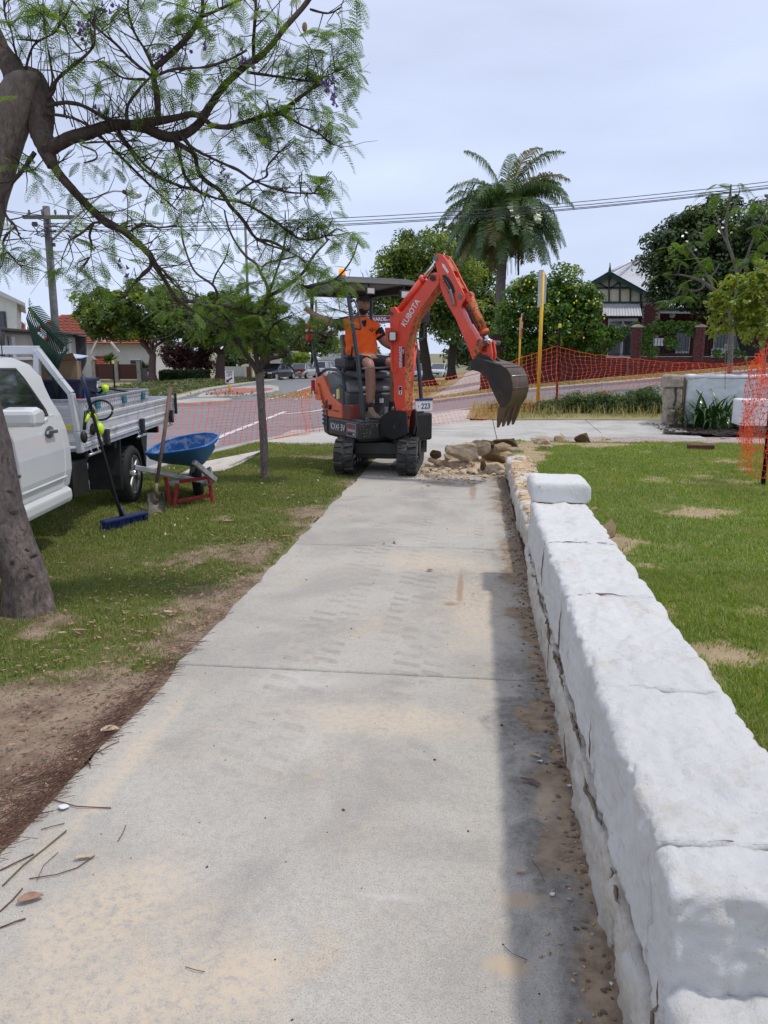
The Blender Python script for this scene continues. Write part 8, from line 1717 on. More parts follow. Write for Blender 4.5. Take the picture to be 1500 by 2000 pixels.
c=D(1019.5,636,28.55);dxx=Vector((math.cos(R(83)),math.sin(R(83)),0));nn=Vector((-dxx.y,dxx.x,0));
mb=MB();oc=[c+dxx*math.cos(a)*.43+Vector((0,0,math.sin(a)*.43))for a in np.linspace(math.pi/8,2*math.pi+math.pi/8,8,endpoint=False)];mb.prism(oc,nn*.012);ob=mb.build('octagon',M['redp'],SS,world=True)
mb=MB();oc2=[c+(p-c)*1.05+nn*.002 for p in oc];mb.prism(oc2,nn*.008);mb.build('white_rim',M['whitep'],ob,world=True)
text('sign_word','STOP',.30,basis(c+nn*.016,-dxx,(0,0,1)),M['whitep'],ob,.001);text('sign_word','STOP',.30,basis(c-nn*.003,dxx,(0,0,1)),M['whitep'],ob,.001)
YS,top=signpost('yellow_sign_post','tall yellow square post carrying a pale sign seen edge on at the planting bed',1051,772,531,20.4,.046,'yellow')
for o in kids(YS):o.location.x+=0
c=D(1059.5,567,20.4);dxx=Vector((math.cos(R(66)),math.sin(R(66)),0));mb=MB();mb.prism([c+dxx*x+Vector((0,0,z))for x,z in((-.3,-.44),(.28,-.30),(.3,.36),(.0,.5),(-.3,.46))],Vector((-dxx.y,dxx.x,0))*.01);mb.build('sign_plate',M['galv'],YS,world=True)
# star pickets
def picket(px,pyb,pyt,Y,lb,zb=None):
 b=D(px,pyb,Y);zb=hz(b.x,Y)if zb is None else zb;t_=thing('star_picket',lb,'star picket',(b.x,Y,zb),0,'black star pickets with yellow caps');top=D(px,pyt,Y);top.x=b.x;mb=MB()
 for k in range(3):
  a=2*math.pi*k/3+.3;mb.bar((b.x,Y,zb-.1),(b.x,Y,top.z-.02),.005,.05,(math.cos(a),math.sin(a),0))
  mb.bar(Vector((b.x+math.cos(a)*.014,Y+math.sin(a)*.014,zb-.1)),Vector((b.x+math.cos(a)*.014,Y+math.sin(a)*.014,top.z-.02)),.028,.006,(-math.sin(a),math.cos(a),0))
 mb.build('steel_post',M['blackp'],t_,world=True);mb=MB();mb.loft([[top+Vector((x*.034*k,y*.034*k,z))for x,y in((-1,-.6),(-.6,-1),(.6,-1),(1,-.6),(1,.6),(.6,1),(-.6,1),(-1,.6))]for k,z in((1,-.09),(1.05,-.02),(1,.0),(.75,.008))]);mb.build('safety_cap',M['yellowcap'],t_,world=True,bevel=.004);return top
picket(1087,780,633,19.8,'black star picket with yellow cap in the planting bed holding up the mesh');picket(1490,950,571,9.35,'nearest star picket at the right edge with bunched orange mesh')
picket(227,800,705,24.5,'star picket with yellow cap beyond the ute tray near the slatted fence',hz(-10.7,24.5))
# power poles, lamps and wires
def pole(lb,px0,py0,px1,py1,Y,r_,arms,name='power_pole'):
 a,b_=D(px0,py0,Y),D(px1,py1,Y);b_=Vector((a.x+(b_.x-a.x)*.15,Y,hz(a.x,Y)));t_=thing(name,lb,'power pole',tuple(b_));mb=MB();mb.tube([b_,b_.lerp(a,.5),a],[r_*1.25,r_*1.1,r_],14);mb.build('pole',M['polewood'],t_,world=True)
 for x0,x1,py in arms:
  mb=MB();mb.bar(D(x0,py,Y-r_),D(x1,py,Y-r_),.10,.10);mb.build('cross_arm',M['polewood'],t_,world=True,bevel=.01)
  for k in range(4):
   p=D(x0+(x1-x0)*(k+.5)/4,py,Y-r_);mb=MB();mb.lathe([(.02,0),(.03,.05),(.045,.07),(.03,.10),(.04,.12),(.02,.15)],p+Vector((0,0,.05)),n=8);mb.build('insulator',M['midgrey'],t_,world=True)
 return t_
PP=pole('near timber power pole with street lamp behind the ute',90,403,106,800,22,.10,((45,147,424),));mb=MB();mb.tube([D(101,470,22),D(140,432,21.8),D(175,400,21.5),D(200,380,21.3),D(222,373,21.2),D(243,374,21)],[.03,.028,.026,.024,.022,.022],8);la=mb.build('lamp_arm',M['galv'],PP,world=True)
mb=MB();mb.tube([D(240,374,21),D(250,377,21)],[.05,.08],10);mb.build('lamp_collar',M['blackplastic'],la,world=True);mb=MB();mb.tube([D(249,376,21),D(258,378,21),D(272,381,21),D(276,382,21)],[.085,.11,.10,.04],12,flat=.8);mb.build('lamp_head',M['galv'],la,world=True);ell(D(263,384,21),(.15,.12,.055),8).build('lamp_glass',M['lens'],la,world=True)
mb=MB();r=random.Random(3)
for k in range(16):
 a=D(88+r.uniform(-22,6),r.uniform(436,462),22-.15);b_=D(95+r.uniform(-40,26),r.uniform(432,470),22-.2);mb.tube([a,a.lerp(b_,.5)+Vector((0,-.1,r.uniform(-.12,.05))),b_],.012,5)
mb.box(tuple(D(104,478,21.8)),(.10,.08,.10));mb.box(tuple(D(68,438,21.8)),(.12,.1,.12));tag(mb.build('cable_tangle',M['wire'],PP,world=True),kind='stuff')
pole('tall thin power pole rising behind the young jacaranda',479,440,492,740,64,.10,((467,512,553),));pole('distant power pole seen through the excavator canopy',617,586,618,722,120,.15,((596,640,591),));pole('far pole at the end of the street right of the boom',893,690,893,722,160,.12,((888,898,693),))
mb=MB();mb.bar(D(495,690,60),D(495,662,60),.02,.02)
YN,top=signpost('yellow_warning_sign','small yellow sign high on a grey post left of the black car',492,738,668,62,.06,'galv');mb=MB();c=D(493,676,61.8);mb.box(tuple(c),(.75,.03,.55));mb.box((c.x,c.y,c.z-.42),(.75,.03,.22));mb.build('yellow_plate',M['yellowcap'],YN,world=True);mb=MB();mb.box((c.x,c.y-.03,c.z-.0),(.55,.02,.06));mb.box((c.x,c.y-.03,c.z-.15),(.55,.02,.06));mb.build('dark_lettering',M['blackp'],YN,world=True)
def wire(lb,pts,sag,r_=.011,n=24):
 t_=None;mb=MB();Q=[]
 for a,b_ in zip(pts[:-1],pts[1:]):
  for i in range(n):f=i/n;Q.append(Vector(a).lerp(Vector(b_),f)-Vector((0,0,sag*4*f*(1-f))))
 Q.append(Vector(pts[-1]));mb.tube(Q,r_,4);return tag(mb.build('overhead_wire',M['wire']),lb,'wire','overhead wires')
for k,(y0,y1,lb)in enumerate(((436,326,'upper overhead wire running from the near pole to the right'),(443,333,'middle overhead wire running from the near pole to the right'),(449,337,'lower overhead wire running from the near pole to the right'),(452,339,'lowest overhead wire running from the near pole to the right'))):
 wire(lb,[D(96,y0,22),D(1720,y1,24)],.42,.010)
for k,(x0,y0,x1,y1,yy,lb)in enumerate(((66,424,470,552,64,'left wire from the near pole arm to the far pole'),(125,424,505,552,64,'right wire from the near pole arm to the far pole'),(100,455,490,562,64,'lower wire from the near pole to the far pole'))):wire(lb,[D(x0,y0,22),D(x1,y1,yy)],.35,.012)
for k,(x0,y0,x1,y1,lb)in enumerate(((-420,250,66,424,'upper wire leaving the frame left of the near pole'),(-420,300,125,424,'second wire leaving the frame left of the near pole'),(-420,360,92,452,'lower wire leaving the frame left of the near pole'))):wire(lb,[D(x0,y0,14),D(x1,y1,22)],.2,.010)
# --------- houses on the left
def tiled(mb,a0,a1,b0,b1,rows=16):
 a0,a1,b0,b1=map(Vector,(a0,a1,b0,b1));nr=(a1-a0).cross((b0+b1)/2-a0).normalized();nr=nr if nr.z>0 else-nr
 for i in range(rows):
  f,g=i/rows,(i+1)/rows;p,q,s_,u=a0.lerp(b0,f),a1.lerp(b1,f),a1.lerp(b1,g),a0.lerp(b0,g);n=max(3,int((q-p).length/.3));V=[]
  for k in range(n+1):
   h=.03*math.sin(k*math.pi);w_=.035*(k%2);V+=[p.lerp(q,k/n)+nr*(.09+w_),u.lerp(s_,k/n)+nr*(.02+w_),p.lerp(q,k/n)+nr*(w_-.01)]
  mb.add(V,[(3*k,3*k+3,3*k+4,3*k+1)for k in range(n)]+[(3*k,3*k+2,3*k+5,3*k+3)for k in range(n)])
WH=thing('white_house','white rendered two storey house with grey window at the left edge','house',tuple(D(20,740,52)))
Yh=52;mb=MB();mb.prism([D(-160,760,Yh),D(35,760,Yh),D(33,592,Yh),D(0,576,Yh),D(-90,545,Yh),D(-160,575,Yh)],(-5.2,9,0));mb.build('wall',M['render'],WH,world=True)
mb=MB();mb.prism([D(-95,530,Yh-.6),D(0,568,Yh-.6),D(49,592,Yh-.6),D(49,598,Yh-.6),D(0,577,Yh-.6),D(-95,541,Yh-.6)],(-6,10,0));mb.build('roof',M['corr'],WH,world=True)
for x0,x1,y0,y1 in((-40,11,608,655),(-120,-70,608,655)):
 a,b_=D(x0,y1,Yh),D(x1,y0,Yh);mb=MB();mb.box(((a.x+b_.x)/2,Yh-.02,(a.z+b_.z)/2),(b_.x-a.x,.1,b_.z-a.z));w0=mb.build('window',M['darkgrey'],WH,world=True);mb=MB();mb.box(((a.x+b_.x)/2,Yh-.08,(a.z+b_.z)/2),(b_.x-a.x-.2,.04,b_.z-a.z-.2));mb.build('pane',M['darkwin'],w0,world=True)
RH=thing('red_tiled_house','house with broad terracotta tiled hip roof behind the leaf scoop','house',tuple(D(130,740,66)));Yr=66
mb=MB();tiled(mb,D(20,668,Yr),D(222,668,Yr),D(122,618,Yr+5),D(143,618,Yr+5),17);mb.build('roof',M['tile'],RH,world=True)
mb=MB();mb.tube([D(20,667,Yr),D(122,617,Yr+5),D(143,617,Yr+5),D(222,667,Yr)],.14,8);mb.build('hip_capping',M['tile'],RH,world=True)
mb=MB();a,b_=D(30,760,Yr+.6),D(214,668,Yr+.6);mb.box(((a.x+b_.x)/2,Yr+3,(a.z+b_.z)/2),(b_.x-a.x,5,b_.z-a.z));mb.build('wall',M['render'],RH,world=True)
RH2=thing('red_tiled_house','second tiled roof showing between the white house and the leaf scoop','house',tuple(D(40,740,60)));mb=MB();tiled(mb,D(-60,662,60),D(74,660,60),D(-20,596,64),D(18,604,64),16);mb.build('roof',M['tile'],RH2,world=True);mb=MB();mb.prism([D(-60,760,60.5),D(70,760,60.5),D(70,660,60.5),D(-60,660,60.5)],(0,4,0));mb.build('wall',M['render'],RH2,world=True)
GH=thing('gabled_house','pale rendered house with white gable rafters behind the slatted fence','house',tuple(D(220,740,64)));Yg=63
mb=MB();mb.prism([D(168,755,Yg),D(292,755,Yg),D(292,668,Yg),D(168,668,Yg)],(0,5,0));mb.build('wall',M['render'],GH,world=True);mb=MB();tiled(mb,D(160,672,Yg-.6),D(300,672,Yg-.6),D(185,640,Yg+4),D(290,640,Yg+4),10);mb.build('roof',M['tile'],GH,world=True)
for pts in(((178,690),(192,658)),((192,658),(206,668)),((216,668),(233,688)),((180,696),(202,716))):
 mb=MB();mb.bar(D(*pts[0],Yg-.7),D(*pts[1],Yg-.7),.1,.16);mb.build('barge_board',M['whitep'],GH,world=True)
mb=MB();tiled(mb,D(178,712,Yg-1.2),D(212,712,Yg-1.2),D(184,696,Yg-.3),D(206,696,Yg-.3),5);mb.build('porch_roof',M['tile'],GH,world=True)
mb=MB();a,b_=D(254,712,Yg-.1),D(276,700,Yg-.1);mb.box(((a.x+b_.x)/2,Yg-.05,(a.z+b_.z)/2),(b_.x-a.x,.1,b_.z-a.z));w0=mb.build('window',M['whitep'],GH,world=True);mb=MB();mb.box(((a.x+b_.x)/2,Yg-.12,(a.z+b_.z)/2-.05),(b_.x-a.x-.1,.05,b_.z-a.z-.2));mb.build('pane',M['darkwin'],w0,world=True)
SF=thing('slat_fence','stained timber slat fence panels between cream posts across the main road','fence',tuple(D(228,750,54)));Yf=54
zb=lambda px:hz(D(px,740,Yf).x,Yf)
for px in(183,227,271):
 a=D(px,707,Yf);mb=MB();mb.box((a.x,Yf,(a.z+zb(px))/2),(.28,.28,a.z-zb(px)));mb.box((a.x,Yf,a.z+.03),(.34,.34,.07));mb.build('post',M['concretepost'],SF,world=True)
for x0,x1 in((187,223),(231,267)):
 for k in range(9):
  z=D(200,739-k*3.3,Yf).z;a,b_=D(x0,0,Yf).x,D(x1,0,Yf).x;a,b_=D(x0,720,Yf).x,D(x1,720,Yf).x;mb=MB();mb.box(((a+b_)/2,Yf,z),(b_-a,.04,.095));mb.build('slat',M['slat'],SF,world=True)
 mb=MB();mb.box(((a+b_)/2,Yf,(D(200,744,Yf).z+zb(x0))/2),(b_-a,.2,D(200,742,Yf).z-zb(x0)+.05));mb.build('plinth',M['concretepost'],SF,world=True)
 mb=MB();mb.box(((a+b_)/2,Yf+.12,D(200,726,Yf).z),(b_-a,.02,.95));mb.build('backing',M['blackp'],SF,world=True)
mb=MB()
PF=thing('paling_fence','short grey timber paling fence right of the slatted panels','fence',tuple(D(282,745,54)))
for k in range(8):
 p=D(277+k*1.6,740,54);mb=MB();mb.box((p.x,54,D(280,732,54).z),(.052,.02,.95));mb.build('paling',M['polewood'],PF,world=True)
GW=thing('garden_wall','low white garden wall with red brown gate beyond the second street tree','wall',tuple(D(455,740,66)))
a,b_=D(436,738,66),D(478,716,66);mb=MB();mb.box(((a.x+b_.x)/2,66,(a.z+b_.z)/2),(b_.x-a.x,.15,b_.z-a.z));mb.build('white_panel',M['render'],GW,world=True);mb=MB();mb.box(((a.x+b_.x)/2,66,a.z-.1),(b_.x-a.x+.3,.3,.5));mb.build('footing',M['concretepost'],GW,world=True)
a,b_=D(480,739,66),D(488,716,66);mb=MB();mb.box(((a.x+b_.x)/2,66,(a.z+b_.z)/2),(b_.x-a.x,.1,b_.z-a.z));mb.build('gate',M['tile'],GW,world=True)
for px in(420,479):
 a=D(px,714,65.5);mb=MB();mb.box((a.x,65.5,a.z-.6),(.16,.16,1.3));mb.build('post',M['whitep'],GW,world=True)
FH=thing('far_house','pale roofed house behind the black car','house',tuple(D(545,735,105)));mb=MB();mb.prism([D(515,735,105),D(600,735,105),D(590,700,105),D(555,684,105),D(515,700,105)],(0,6,0));mb.build('wall',M['render'],FH,world=True)
mb=MB();mb.prism([D(510,704,104),D(556,681,104),D(604,704,104),D(604,700,104),D(556,677,104),D(510,700,104)],(0,8,0));mb.build('roof',M['corr'],FH,world=True)
FH2=thing('far_house','white building far down the street behind the excavator seat','house',tuple(D(640,735,125)));mb=MB();mb.prism([D(622,735,125),D(760,735,125),D(760,705,125),D(622,700,125)],(0,6,0));mb.build('wall',M['render'],FH2,world=True);mb=MB();mb.prism([D(618,703,124.5),D(640,690,124.5),D(745,692,124.5),D(765,706,124.5)],(0,8,0));mb.build('roof',M['corr'],FH2,world=True)
# --------- parked cars
def car(name,lb,px,pyb,Y,rz,paint,kind='sedan',cat='car',rear=False):
 p=D(px,pyb,Y);t_=thing(name,lb,cat,(p.x,Y,hz(p.x,Y)-.1),rz,'cars parked along the far streets');Lh,Wh=2.2,.87
 pr=[(-1.0,.30,.55),(-.98,.62,.74),(-.55,.80,.95),(-.50,.86,.99),(.55,.88,1.0),(.60,.84,.98),(.95,.74,.86),(1.0,.32,.62)]if kind=='sedan' else[(-1.0,.32,.75),(-.98,.95,.92),(-.6,1.0,.98),(.5,1.0,1.0),(.62,.98,.98),(.95,.80,.86),(1.0,.34,.66)]
 mb=MB();mb.loft([[Vector((x*Wh*w_,y*Lh,z))for x,z in((-.94,.22),(-1,.38),(-1,h*.78),(-.90,h),(.90,h),(1,h*.78),(1,.38),(.94,.22))]for y,h,w_ in pr]);mb.build('body',paint,t_,bevel=.05)
 gl=[(-.72,.86,1.0),(-.42,1.36,.84),(.12,1.40,.84),(.50,.90,.96)]if kind=='sedan' else[(-.92,.95,.98),(-.80,1.58,.86),(.15,1.60,.86),(.56,1.0,.96)]
 mb=MB();mb.loft([[Vector((x*Wh*.86*w_,y*Lh,z))for x,z in((-1,.84),(-w_,h),(w_,h),(1,.84))]for y,h,w_ in gl]);g_=mb.build('glasshouse',M['glass'],t_,bevel=.02)
 h1=gl[1][1];mb=MB();mb.loft([[Vector((x*Wh*.86*.88,y*Lh,h1+.025+dz))for x in(-1,1)]+[Vector((x*Wh*.86*.84,y*Lh,h1-.03))for x in(1,-1)]for y,dz in((gl[1][0],0),(-.1,.02),(gl[2][0]+.02,.02))]);mb.build('roof',paint,t_,bevel=.02)
 for s_ in(-1,1):
  mb=MB()
  for y0,z0,y1,z1 in((gl[0][0],gl[0][1],gl[1][0],gl[1][1]),(gl[3][0],gl[3][1],gl[2][0],gl[2][1]),(-.12,.9,-.12,h1)):mb.bar((s_*Wh*.85,y0*Lh,z0),(s_*Wh*.72,y1*Lh,z1),.06,.06)
  mb.build('pillar',paint,g_)
  mb=MB();mb.box((s_*(Wh+.07),.42*Lh,.95),(.16,.12,.12));mb.build('mirror',paint,t_,bevel=.03)
  for y in(-.62,.64):
   mb=MB();mb.cyl((s_*(Wh-.2),y*Lh,.31),(s_*(Wh+.01),y*Lh,.31),.31,18);w0=mb.build('wheel',M['tyre'],t_);mb=MB();mb.cyl((s_*(Wh),y*Lh,.31),(s_*(Wh+.02),y*Lh,.31),.20,14);mb.build('hubcap',M['steel'],w0)
  mb=MB();mb.box((s_*.62,1.0*Lh-.07,.62),(.34,.12,.14));mb.build('headlight',M['lens'],t_,bevel=.02);mb=MB();mb.box((s_*.66,-1.0*Lh+.03,.68),(.30,.12,.18));mb.build('tail_light',M['redplastic'],t_,bevel=.02)
 mb=MB();mb.box((0,Lh+.0,.50),(.9,.04,.16));mb.build('grille',M['blackp'],t_)
 for y in(Lh+.02,-Lh-.01):mb=MB();mb.box((0,y,.42 if y>0 else .58),(.38,.02,.12));mb.build('number_plate',M['whitep'],t_)
 return t_
cb=mat('car_black',(.012,.014,.022),None,.15,coat=1.0,rv=.03);cs=mat('car_silver',(.42,.40,.37),(.38,.36,.34),.25,.4,coat=.8,rv=.03);cw_=mat('car_white_far',(.66,.67,.68),None,.2,coat=.9,rv=.03)
car('parked_car','black sedan parked facing the camera on the left kerb',541,738,67,R(162),cb);car('parked_car','silver gold sedan parked with its tail to the camera',592,737,73,R(-6),cs)
car('parked_car','white van parked beyond the silver sedan',636,737,80,R(-8),cw_,'van');car('parked_car','white hatchback parked left of the large box tree trunk',815,738,62,R(172),cw_);car('parked_car','white sedan parked between the two box tree trunks',858,730,76,R(170),cw_);car('parked_car','dark car far down the street behind the seat rails',676,732,88,R(-8),cb)
# --------- orange barrier mesh
def net(name,lb,top,bot,cell=.13,rows=14,seed=0,rough=.012,knot=.017,parent_=None):
 top=[Vector(p)for p in top];bot=[Vector(p)for p in bot]
 def samp(P,n):
  L_=[0]
  for i in range(len(P)-1):L_.append(L_[-1]+(P[i+1]-P[i]).length)
  o=[]
  for k in range(n+1):
   s_=L_[-1]*k/n;i=0
   while i<len(P)-2 and s_>L_[i+1]:i+=1
   o.append(P[i].lerp(P[i+1],(s_-L_[i])/max(1e-9,L_[i+1]-L_[i])))
  return o,L_[-1]
 _,Lt=samp(top,2);_,Lb=samp(bot,2);n=int(max(Lt,Lb)/cell);A,_=samp(top,n);B,_=samp(bot,n);r=random.Random(seed);Gd=[]
 for i in range(n+1):
  row=[]
  for j in range(rows+1):
   f=j/rows;p=A[i].lerp(B[i],f);q=np.array([p.x*1.7,p.y*1.7,p.z*2.5]);w_=math.sin(math.pi*f)
   p=p+Vector((float(vnoise(q,seed)),float(vnoise(q+9,seed)),float(vnoise(q+5,seed))*.5))*rough*3*(.3+w_)+Vector((r.gauss(0,1),r.gauss(0,1),r.gauss(0,.7)))*rough*.35;row.append(p)
  Gd.append(row)
 mb=MB()
 for i in range(n+1):
  for j in range(rows+1):
   p=Gd[i][j];ex=(Gd[min(i+1,n)][j]-Gd[max(0,i-1)][j]).normalized();ez=(Gd[i][max(0,j-1)]-Gd[i][min(rows,j+1)]).normalized();k=knot
   if j<rows:
    q=Gd[i][j+1];w_=ex*.0040;mb.add([p-w_,p+w_,q+w_,q-w_],[(0,1,2,3)])
   mb.add([p-ex*k*1.2,p-ez*k*.75,p+ex*k*1.2,p+ez*k*.75],[(0,1,2,3)])
   if i<n:
    q=Gd[i+1][j];w_=ez*(.0055 if j in(0,rows)else .0022);mb.add([p-w_,q-w_,q+w_,p+w_],[(0,1,2,3)])
 o=mb.build(name,M['net'],None,smooth=[False]*len(mb.F));return tag(o,lb,'barrier mesh','orange barrier mesh around the work site')
g=lambda px,py,dz=0.0:G(px,py)+Vector((0,0,dz))
net('barrier_mesh','orange barrier mesh along the kerb between the ute and the excavator',[D(300,790,12.2),D(345,787,12.6),D(420,785,12.9),D(500,784,13.6),D(540,778,14.0),D(575,768,14.6),D(605,763,15.0)],[G(300,888),G(345,883),G(425,870),G(500,862),G(540,857),G(575,851),G(605,847)],.118,14,1)
net('barrier_mesh','orange barrier mesh ahead of the excavator across the footpath',[D(590,762,15.2),D(650,755,15.8),D(720,752,16.4),D(800,749,17.2),D(850,742,17.8),D(900,731,18.5),D(950,722,19.0),D(1000,705,19.4),D(1087,675,19.8)],[D(600,848,15.1),D(650,845,15.4),D(720,841,15.9),D(800,838,16.4),D(850,835,16.8),D(900,828,17.3),D(950,821,18.0),D(1000,815,18.6),D(1090,812,19.3)],.135,15,2,.02)
net('barrier_mesh','sagging orange barrier mesh draped over the low bushes towards the right',[D(1087,675,19.8),D(1120,684,19.6),D(1160,691,19.4),D(1240,701,19),D(1330,708,18.5),D(1420,711,18),D(1475,705,17.5)],[D(1085,800,19.6),D(1100,812,19.4),D(1140,792,19.2),D(1190,762,18.9),D(1240,756,18.7),D(1300,750,18.4),D(1420,742,17.8),D(1475,740,17.4)],.13,15,3,.03)
r=random.Random(9)
net('barrier_mesh','crumpled bunch of orange mesh hanging on the nearest star picket',[D(1478,700,9.6),D(1488,680,9.3),D(1500,672,9.1),D(1540,668,8.8),D(1600,668,8.5)],[G(1440,905,.0),D(1470,925,9.2),D(1490,935,9.0),D(1520,940,8.8),D(1600,945,8.4)],.075,20,5,.045,.013)
net('barrier_mesh','second fold of orange mesh bulging left of the nearest star picket',[D(1484,690,9.5),D(1470,705,9.7),D(1462,715,9.9),D(1480,700,9.5)],[D(1500,880,9.3),D(1455,870,9.6),D(1445,860,9.9),D(1470,885,9.5)],.06,16,6,.05,.012)
P_,N_,pe,cc=crown_cloud([PX(px,py,150,rx,ry)for px,py,rx,ry in((560,702,60,12),(680,700,70,16),(790,704,60,13),(905,700,50,16),(450,696,60,22),(320,694,80,26),(180,694,80,26),(20,690,90,26),(1020,690,80,24),(1180,686,90,26),(1380,684,100,26))],200,2.2,14000,88,(.1,1));V,F=leaf_quads(P_,N_,1.0,.6,8)
tag(mesh_obj('distant_trees',V,F,LM['olive']),'far off line of trees closing the view along the horizon','woods',kind='stuff')
# --------- leaves, twigs and scraps
def curled(name,lb,p,L_,W_,rz,m,curl=.5,cat='leaf',tilt=0.0,grp=None):
 V=[];n=10;k=4
 for i in range(n+1):
  f=i/n;w_=W_/2*math.sin(math.pi*min(1,f*.9+.08))**.8
  for j in range(k+1):
   g_=(j/k-.5)*2;V.append((L_*(f-.5),g_*w_+.1*L_*math.sin(math.pi*f),.003+curl*L_*.35*(f-.5)**2*2+abs(g_)*w_*.55))
 F=[(i*(k+1)+j,i*(k+1)+j+1,(i+1)*(k+1)+j+1,(i+1)*(k+1)+j)for i in range(n)for j in range(k)]
 o=mesh_obj(name,V,F,M[m],None,True);o.location=p;o.rotation_euler=(tilt,0,rz);s_=o.modifiers.new('thick','SOLIDIFY');s_.thickness=.0012
 return tag(o,lb,cat,grp)
M['brownleaf']=mat('brown_gum_leaf',(.17,.085,.065),(.12,.06,.05),.5,s=30);M['pinkleaf']=mat('grey_pink_leaf',(.30,.22,.20),(.24,.17,.155),.7,s=30)
LV=[(1036,1531,.085,.022,-.45,'brownleaf','long curled brown leaf on the path beside the dark stain'),(1072,1400,.06,.022,.3,'pinkleaf','pinkish grey leaf against the foot of the wall'),(1068,1372,.05,.016,.2,'pinkleaf','thin grey leaf just behind the pinkish leaf'),(1095,1497,.05,.03,-.6,'brownleaf','crumpled reddish leaf tucked under the wall'),(1016,1705,.035,.02,.1,'tanleaf','small tan flake on the shaded concrete'),(1045,1478,.05,.016,-.5,'tanleaf','curled pale bark strip near the wall'),(215,1430,.075,.05,.4,'tanleaf','pale tan leaf standing on the path edge by the bare soil'),(328,1198,.07,.03,-.3,'tanleaf','tan leaf on the soil where the path narrows'),(148,1074,.075,.03,.2,'tanleaf','pale leaf on the grass below the ute sill'),(122,1102,.07,.03,-.2,'tanleaf','tan leaf on the grass nearer the trunk'),(447,1020,.11,.05,.15,'tanleaf','pale leaf on the grass beyond the broom'),(155,1234,.09,.03,.1,'deadleaf','rusty leaf on the grass right of the trunk'),(60,1760,.07,.035,.5,'deadleaf','dry tan leaf on the sandy corner of the path'),(165,1678,.06,.02,.3,'tanleaf','pale bark flake among the twigs'),(122,1238,.05,.02,.3,'tanleaf','small tan leaf on the grass by the trunk base'),(560,1050,.09,.05,.2,'deadleaf','brown leaf at the grass edge near the middle joint'),(840,1115,.05,.03,.4,'deadleaf','brown scrap on the rusty smear'),(1090,815,.3,.1,.2,'tanleaf','big pale leaf at the front of the shrub bed'),(1200,811,.25,.08,-.2,'deadleaf','brown leaf at the shrub bed edge under the widest bush')]
for px,py,L_,W_,rz,m,lb in LV:curled('fallen_leaf',lb,G(px,py,.004),L_,W_,rz,m,cat='leaf',grp='fallen leaves')
def scrap(p,s_,m,lb,seed,cat='scrap'):
 r=random.Random(seed);mb=MB();pts=[Vector((math.cos(a)*s_*r.uniform(.5,1),math.sin(a)*s_*r.uniform(.4,.9),r.uniform(0,s_*.5)))for a in np.linspace(0,6.28,8,endpoint=False)];mb.prism([Vector(p)+q for q in pts],(0,0,.0015));return tag(mb.build('scrap',m),lb,cat)
scrap(G(125,1579,.003),.024,M['paper'],'torn scrap of white paper on the left path edge',3,'paper scrap');scrap(G(1078,1748,.003),.010,M['paper'],'tiny white chip on the shaded concrete',5,'paint chip');scrap(G(1054,1488,.003),.018,M['paper'],'white paint flake beside the bark strip',7,'paint chip');scrap(G(1194,1922,.003),.008,M['paper'],'white chip near the foot of the wall',8,'paint chip');scrap(G(1112,1535,.003),.012,M['paper'],'white paint flake at the wall foot',9,'paint chip')
TWG=[([(5,1730),(45,1690),(90,1655),(130,1622)],.0035,'longest olive twig on the lower left of the path','olivetwig'),([(0,1700),(30,1685),(66,1668)],.003,'brown twig crossing under the olive twig','twig'),([(105,1562),(150,1575),(217,1578)],.0028,'red brown twig lying straight across the path edge','twig'),([(57,1716),(110,1708),(150,1695),(185,1671)],.0022,'thin curved twig below the bark flake','twig'),([(0,1780),(25,1757),(44,1735)],.003,'short dark twig at the left frame edge','twig'),([(0,1812),(30,1800),(50,1794)],.003,'lowest short twig at the left frame edge','twig'),([(230,1643),(240,1627),(246,1611)],.002,'short upright looking twig near the purple petals','twig'),([(80,1620),(105,1613),(126,1608)],.002,'fine twig in the needle litter','twig'),([(72,1720),(85,1690),(114,1664)],.0015,'hair thin twig crossing the curved twig','twig'),([(362,1888),(380,1894),(400,1898)],.0015,'thin twig alone on the grey concrete','twig'),([(148,1445),(165,1458),(177,1500)],.002,'bent pale twig over the needle litter','olivetwig'),([(190,1470),(215,1455),(233,1448)],.002,'twig poking from the needles onto the path','twig'),([(985,1848),(1000,1862),(1030,1875)],.0012,'fine root on the shaded concrete','twig'),([(1040,1680),(1055,1700),(1063,1722)],.0012,'fine curved root on the dark stain','twig')]
M['olivetwig']=mat('olive_twig',(.16,.12,.05),(.12,.09,.04),.8)
for pts,r_,lb,m in TWG:
 mb=MB();mb.tube([G(x,y,.004+.003*(i%2))for i,(x,y)in enumerate(pts)],r_*.7,6);tag(mb.build('twig',M[m]),lb,'twig','twigs on the footpath')
 # she oak needles matted along the left edge of the path
mb=MB();r=random.Random(71)
for k in range(1500):
 y=1.6+abs(r.gauss(0,1))*1.1;x=-1.47-abs(r.gauss(0,.07))+(.03 if r.random()<.12 else 0)-(.12 if y<2.4 and r.random()<.3 else 0);a=r.gauss(1.25,.75);L_=r.uniform(.02,.11)
 z=.006+r.random()*.014;d=Vector((math.cos(a),math.sin(a),r.gauss(0,.08)))*L_;p=Vector((x,y,z));mb.bar(p,p+d,.0013,.0013)
tag(mb.build('needle_litter',M['twig']),'reddish brown needle litter matted along the left path edge','needles',kind='stuff')
mb=MB()
for k in range(1500):
 y=r.uniform(1.8,6.5);x=-1.5-abs(r.gauss(0,.6));s_=r.uniform(.006,.022);a=r.uniform(0,6.28);p=Vector((x,y,.012));u=Vector((math.cos(a),math.sin(a),r.gauss(0,.2)))*s_;v=Vector((-math.sin(a),math.cos(a),r.gauss(0,.2)))*s_*.4;mb.add([p-u,p-v,p+u,p+v],[(0,1,2,3)])
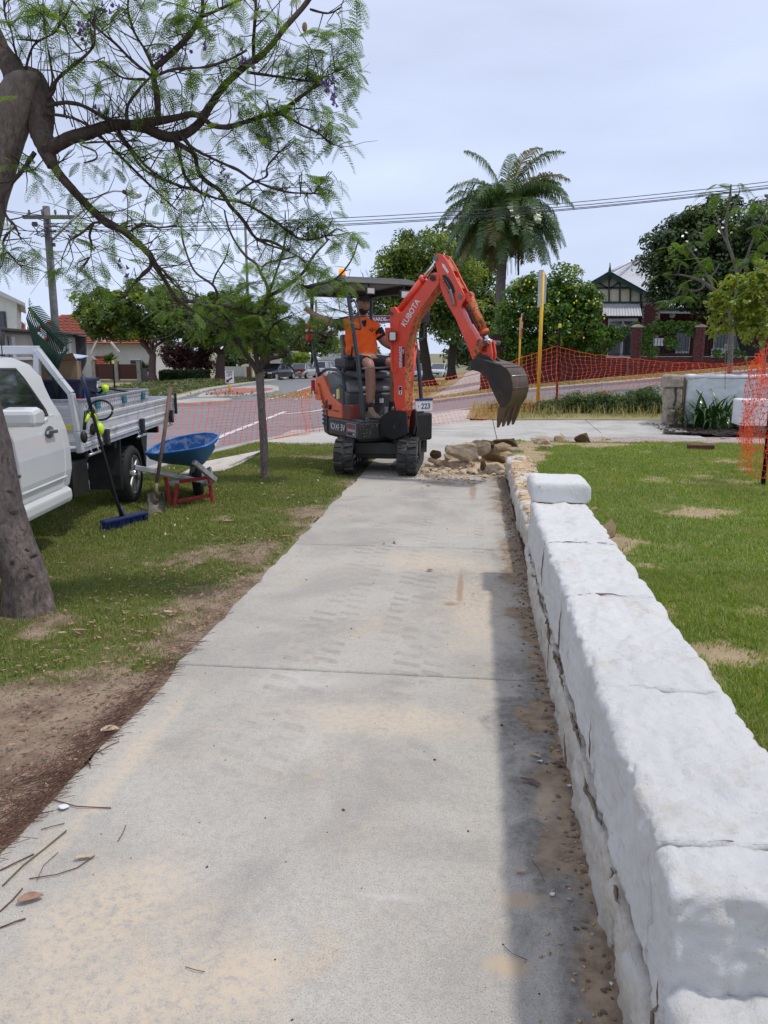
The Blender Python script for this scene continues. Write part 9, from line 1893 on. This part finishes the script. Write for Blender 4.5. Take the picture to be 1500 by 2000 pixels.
tag(mb.build('leaf_litter',M['deadleaf']),'small dead leaf fragments over the bare soil of the left verge','leaf litter',kind='stuff')
mb=MB()
for k in range(420):
 x,y=(-r.uniform(1.5,4.4),r.uniform(6,13))if r.random()<.6 else(r.uniform(.8,5),r.uniform(2,13));s_=r.uniform(.010,.024);a=r.uniform(0,6.28);p=Vector((x,y,.03));u=Vector((math.cos(a),math.sin(a),r.gauss(0,.3)))*s_;v=Vector((-math.sin(a),math.cos(a),r.gauss(0,.3)))*s_*.4;mb.add([p-u,p-v,p+u,p+v],[(0,1,2,3)])
tag(mb.build('leaf_litter',M['tanleaf']),'pale fallen leaves scattered over the grass on both sides','leaf litter',kind='stuff')
mb=MB()
for k in range(260):
 x=r.uniform(-1.4,.35);y=r.uniform(1.5,9);s_=r.uniform(.0008,.0026)*(1 if r.random()<.9 else 2);mb.box((x,y,s_*.4),(s_*2,s_*1.6,s_),r.random()*3)
tag(mb.build('path_grit',M['twig']),'dark specks and grit on the concrete slabs','grit',kind='stuff')
mb=MB()
for k in range(160):
 a=r.uniform(0,6.28);x,y=-10.2+r.gauss(0,.7),31.3+r.gauss(0,.5);p=Vector((x,y,hz(x,y)+.05+abs(r.gauss(0,.1))));u=Vector((math.cos(a),math.sin(a),r.gauss(0,.6)))*.06;v=Vector((-math.sin(a),math.cos(a),r.gauss(0,.6)))*.03;mb.add([p-u,p-v,p+u,p+v],[(0,1,2,3)])
tag(mb.build('leaf_litter',M['deadleaf']),'drift of brown leaves around the keep left sign','leaf litter',kind='stuff')
mb=MB()
for k in range(900):
 x,y=r.uniform(3.7,7.5),r.uniform(15.1,17.0);s_=r.uniform(.015,.05);a=r.uniform(0,6.28);z=hz(x,y)+.05;mb.bar((x,y,z),(x+math.cos(a)*s_*2,y+math.sin(a)*s_*2,z+r.gauss(.01,.012)),.012,.008)
tag(mb.build('bark_chips',M['mulch']),'dark bark chips on the bed around the strap leaved clump','bark chips',kind='stuff')
# weeds in the joints
for px,py,lb,L_ in((770,1062,'little green weed in the slab joint across the middle of the path',.03),(750,1063,'smaller weed in the same joint',.02),(992,926,'green weed at the foot of the broken wall',.09),(1002,1018,'low pale weed between path and wall',.05)):
 c=G(px,py,.0);mb=MB();r=random.Random(px)
 for k in range(16):
  a=r.uniform(0,6.28);e_=r.uniform(.2,1.3);d=Vector((math.cos(a)*math.cos(e_),math.sin(a)*math.cos(e_),math.sin(e_)))*L_*r.uniform(.6,1.1);s_=d.cross(Vector((0,0,1))).normalized()*L_*.08;mb.add([c-s_,c+s_,c+d*.6+s_,c+d,c+d*.6-s_],[(0,1,2,3,4)])
 tag(mb.build('weed',LM['lemon']),lb,'weed')
bpy.context.view_layer.update()
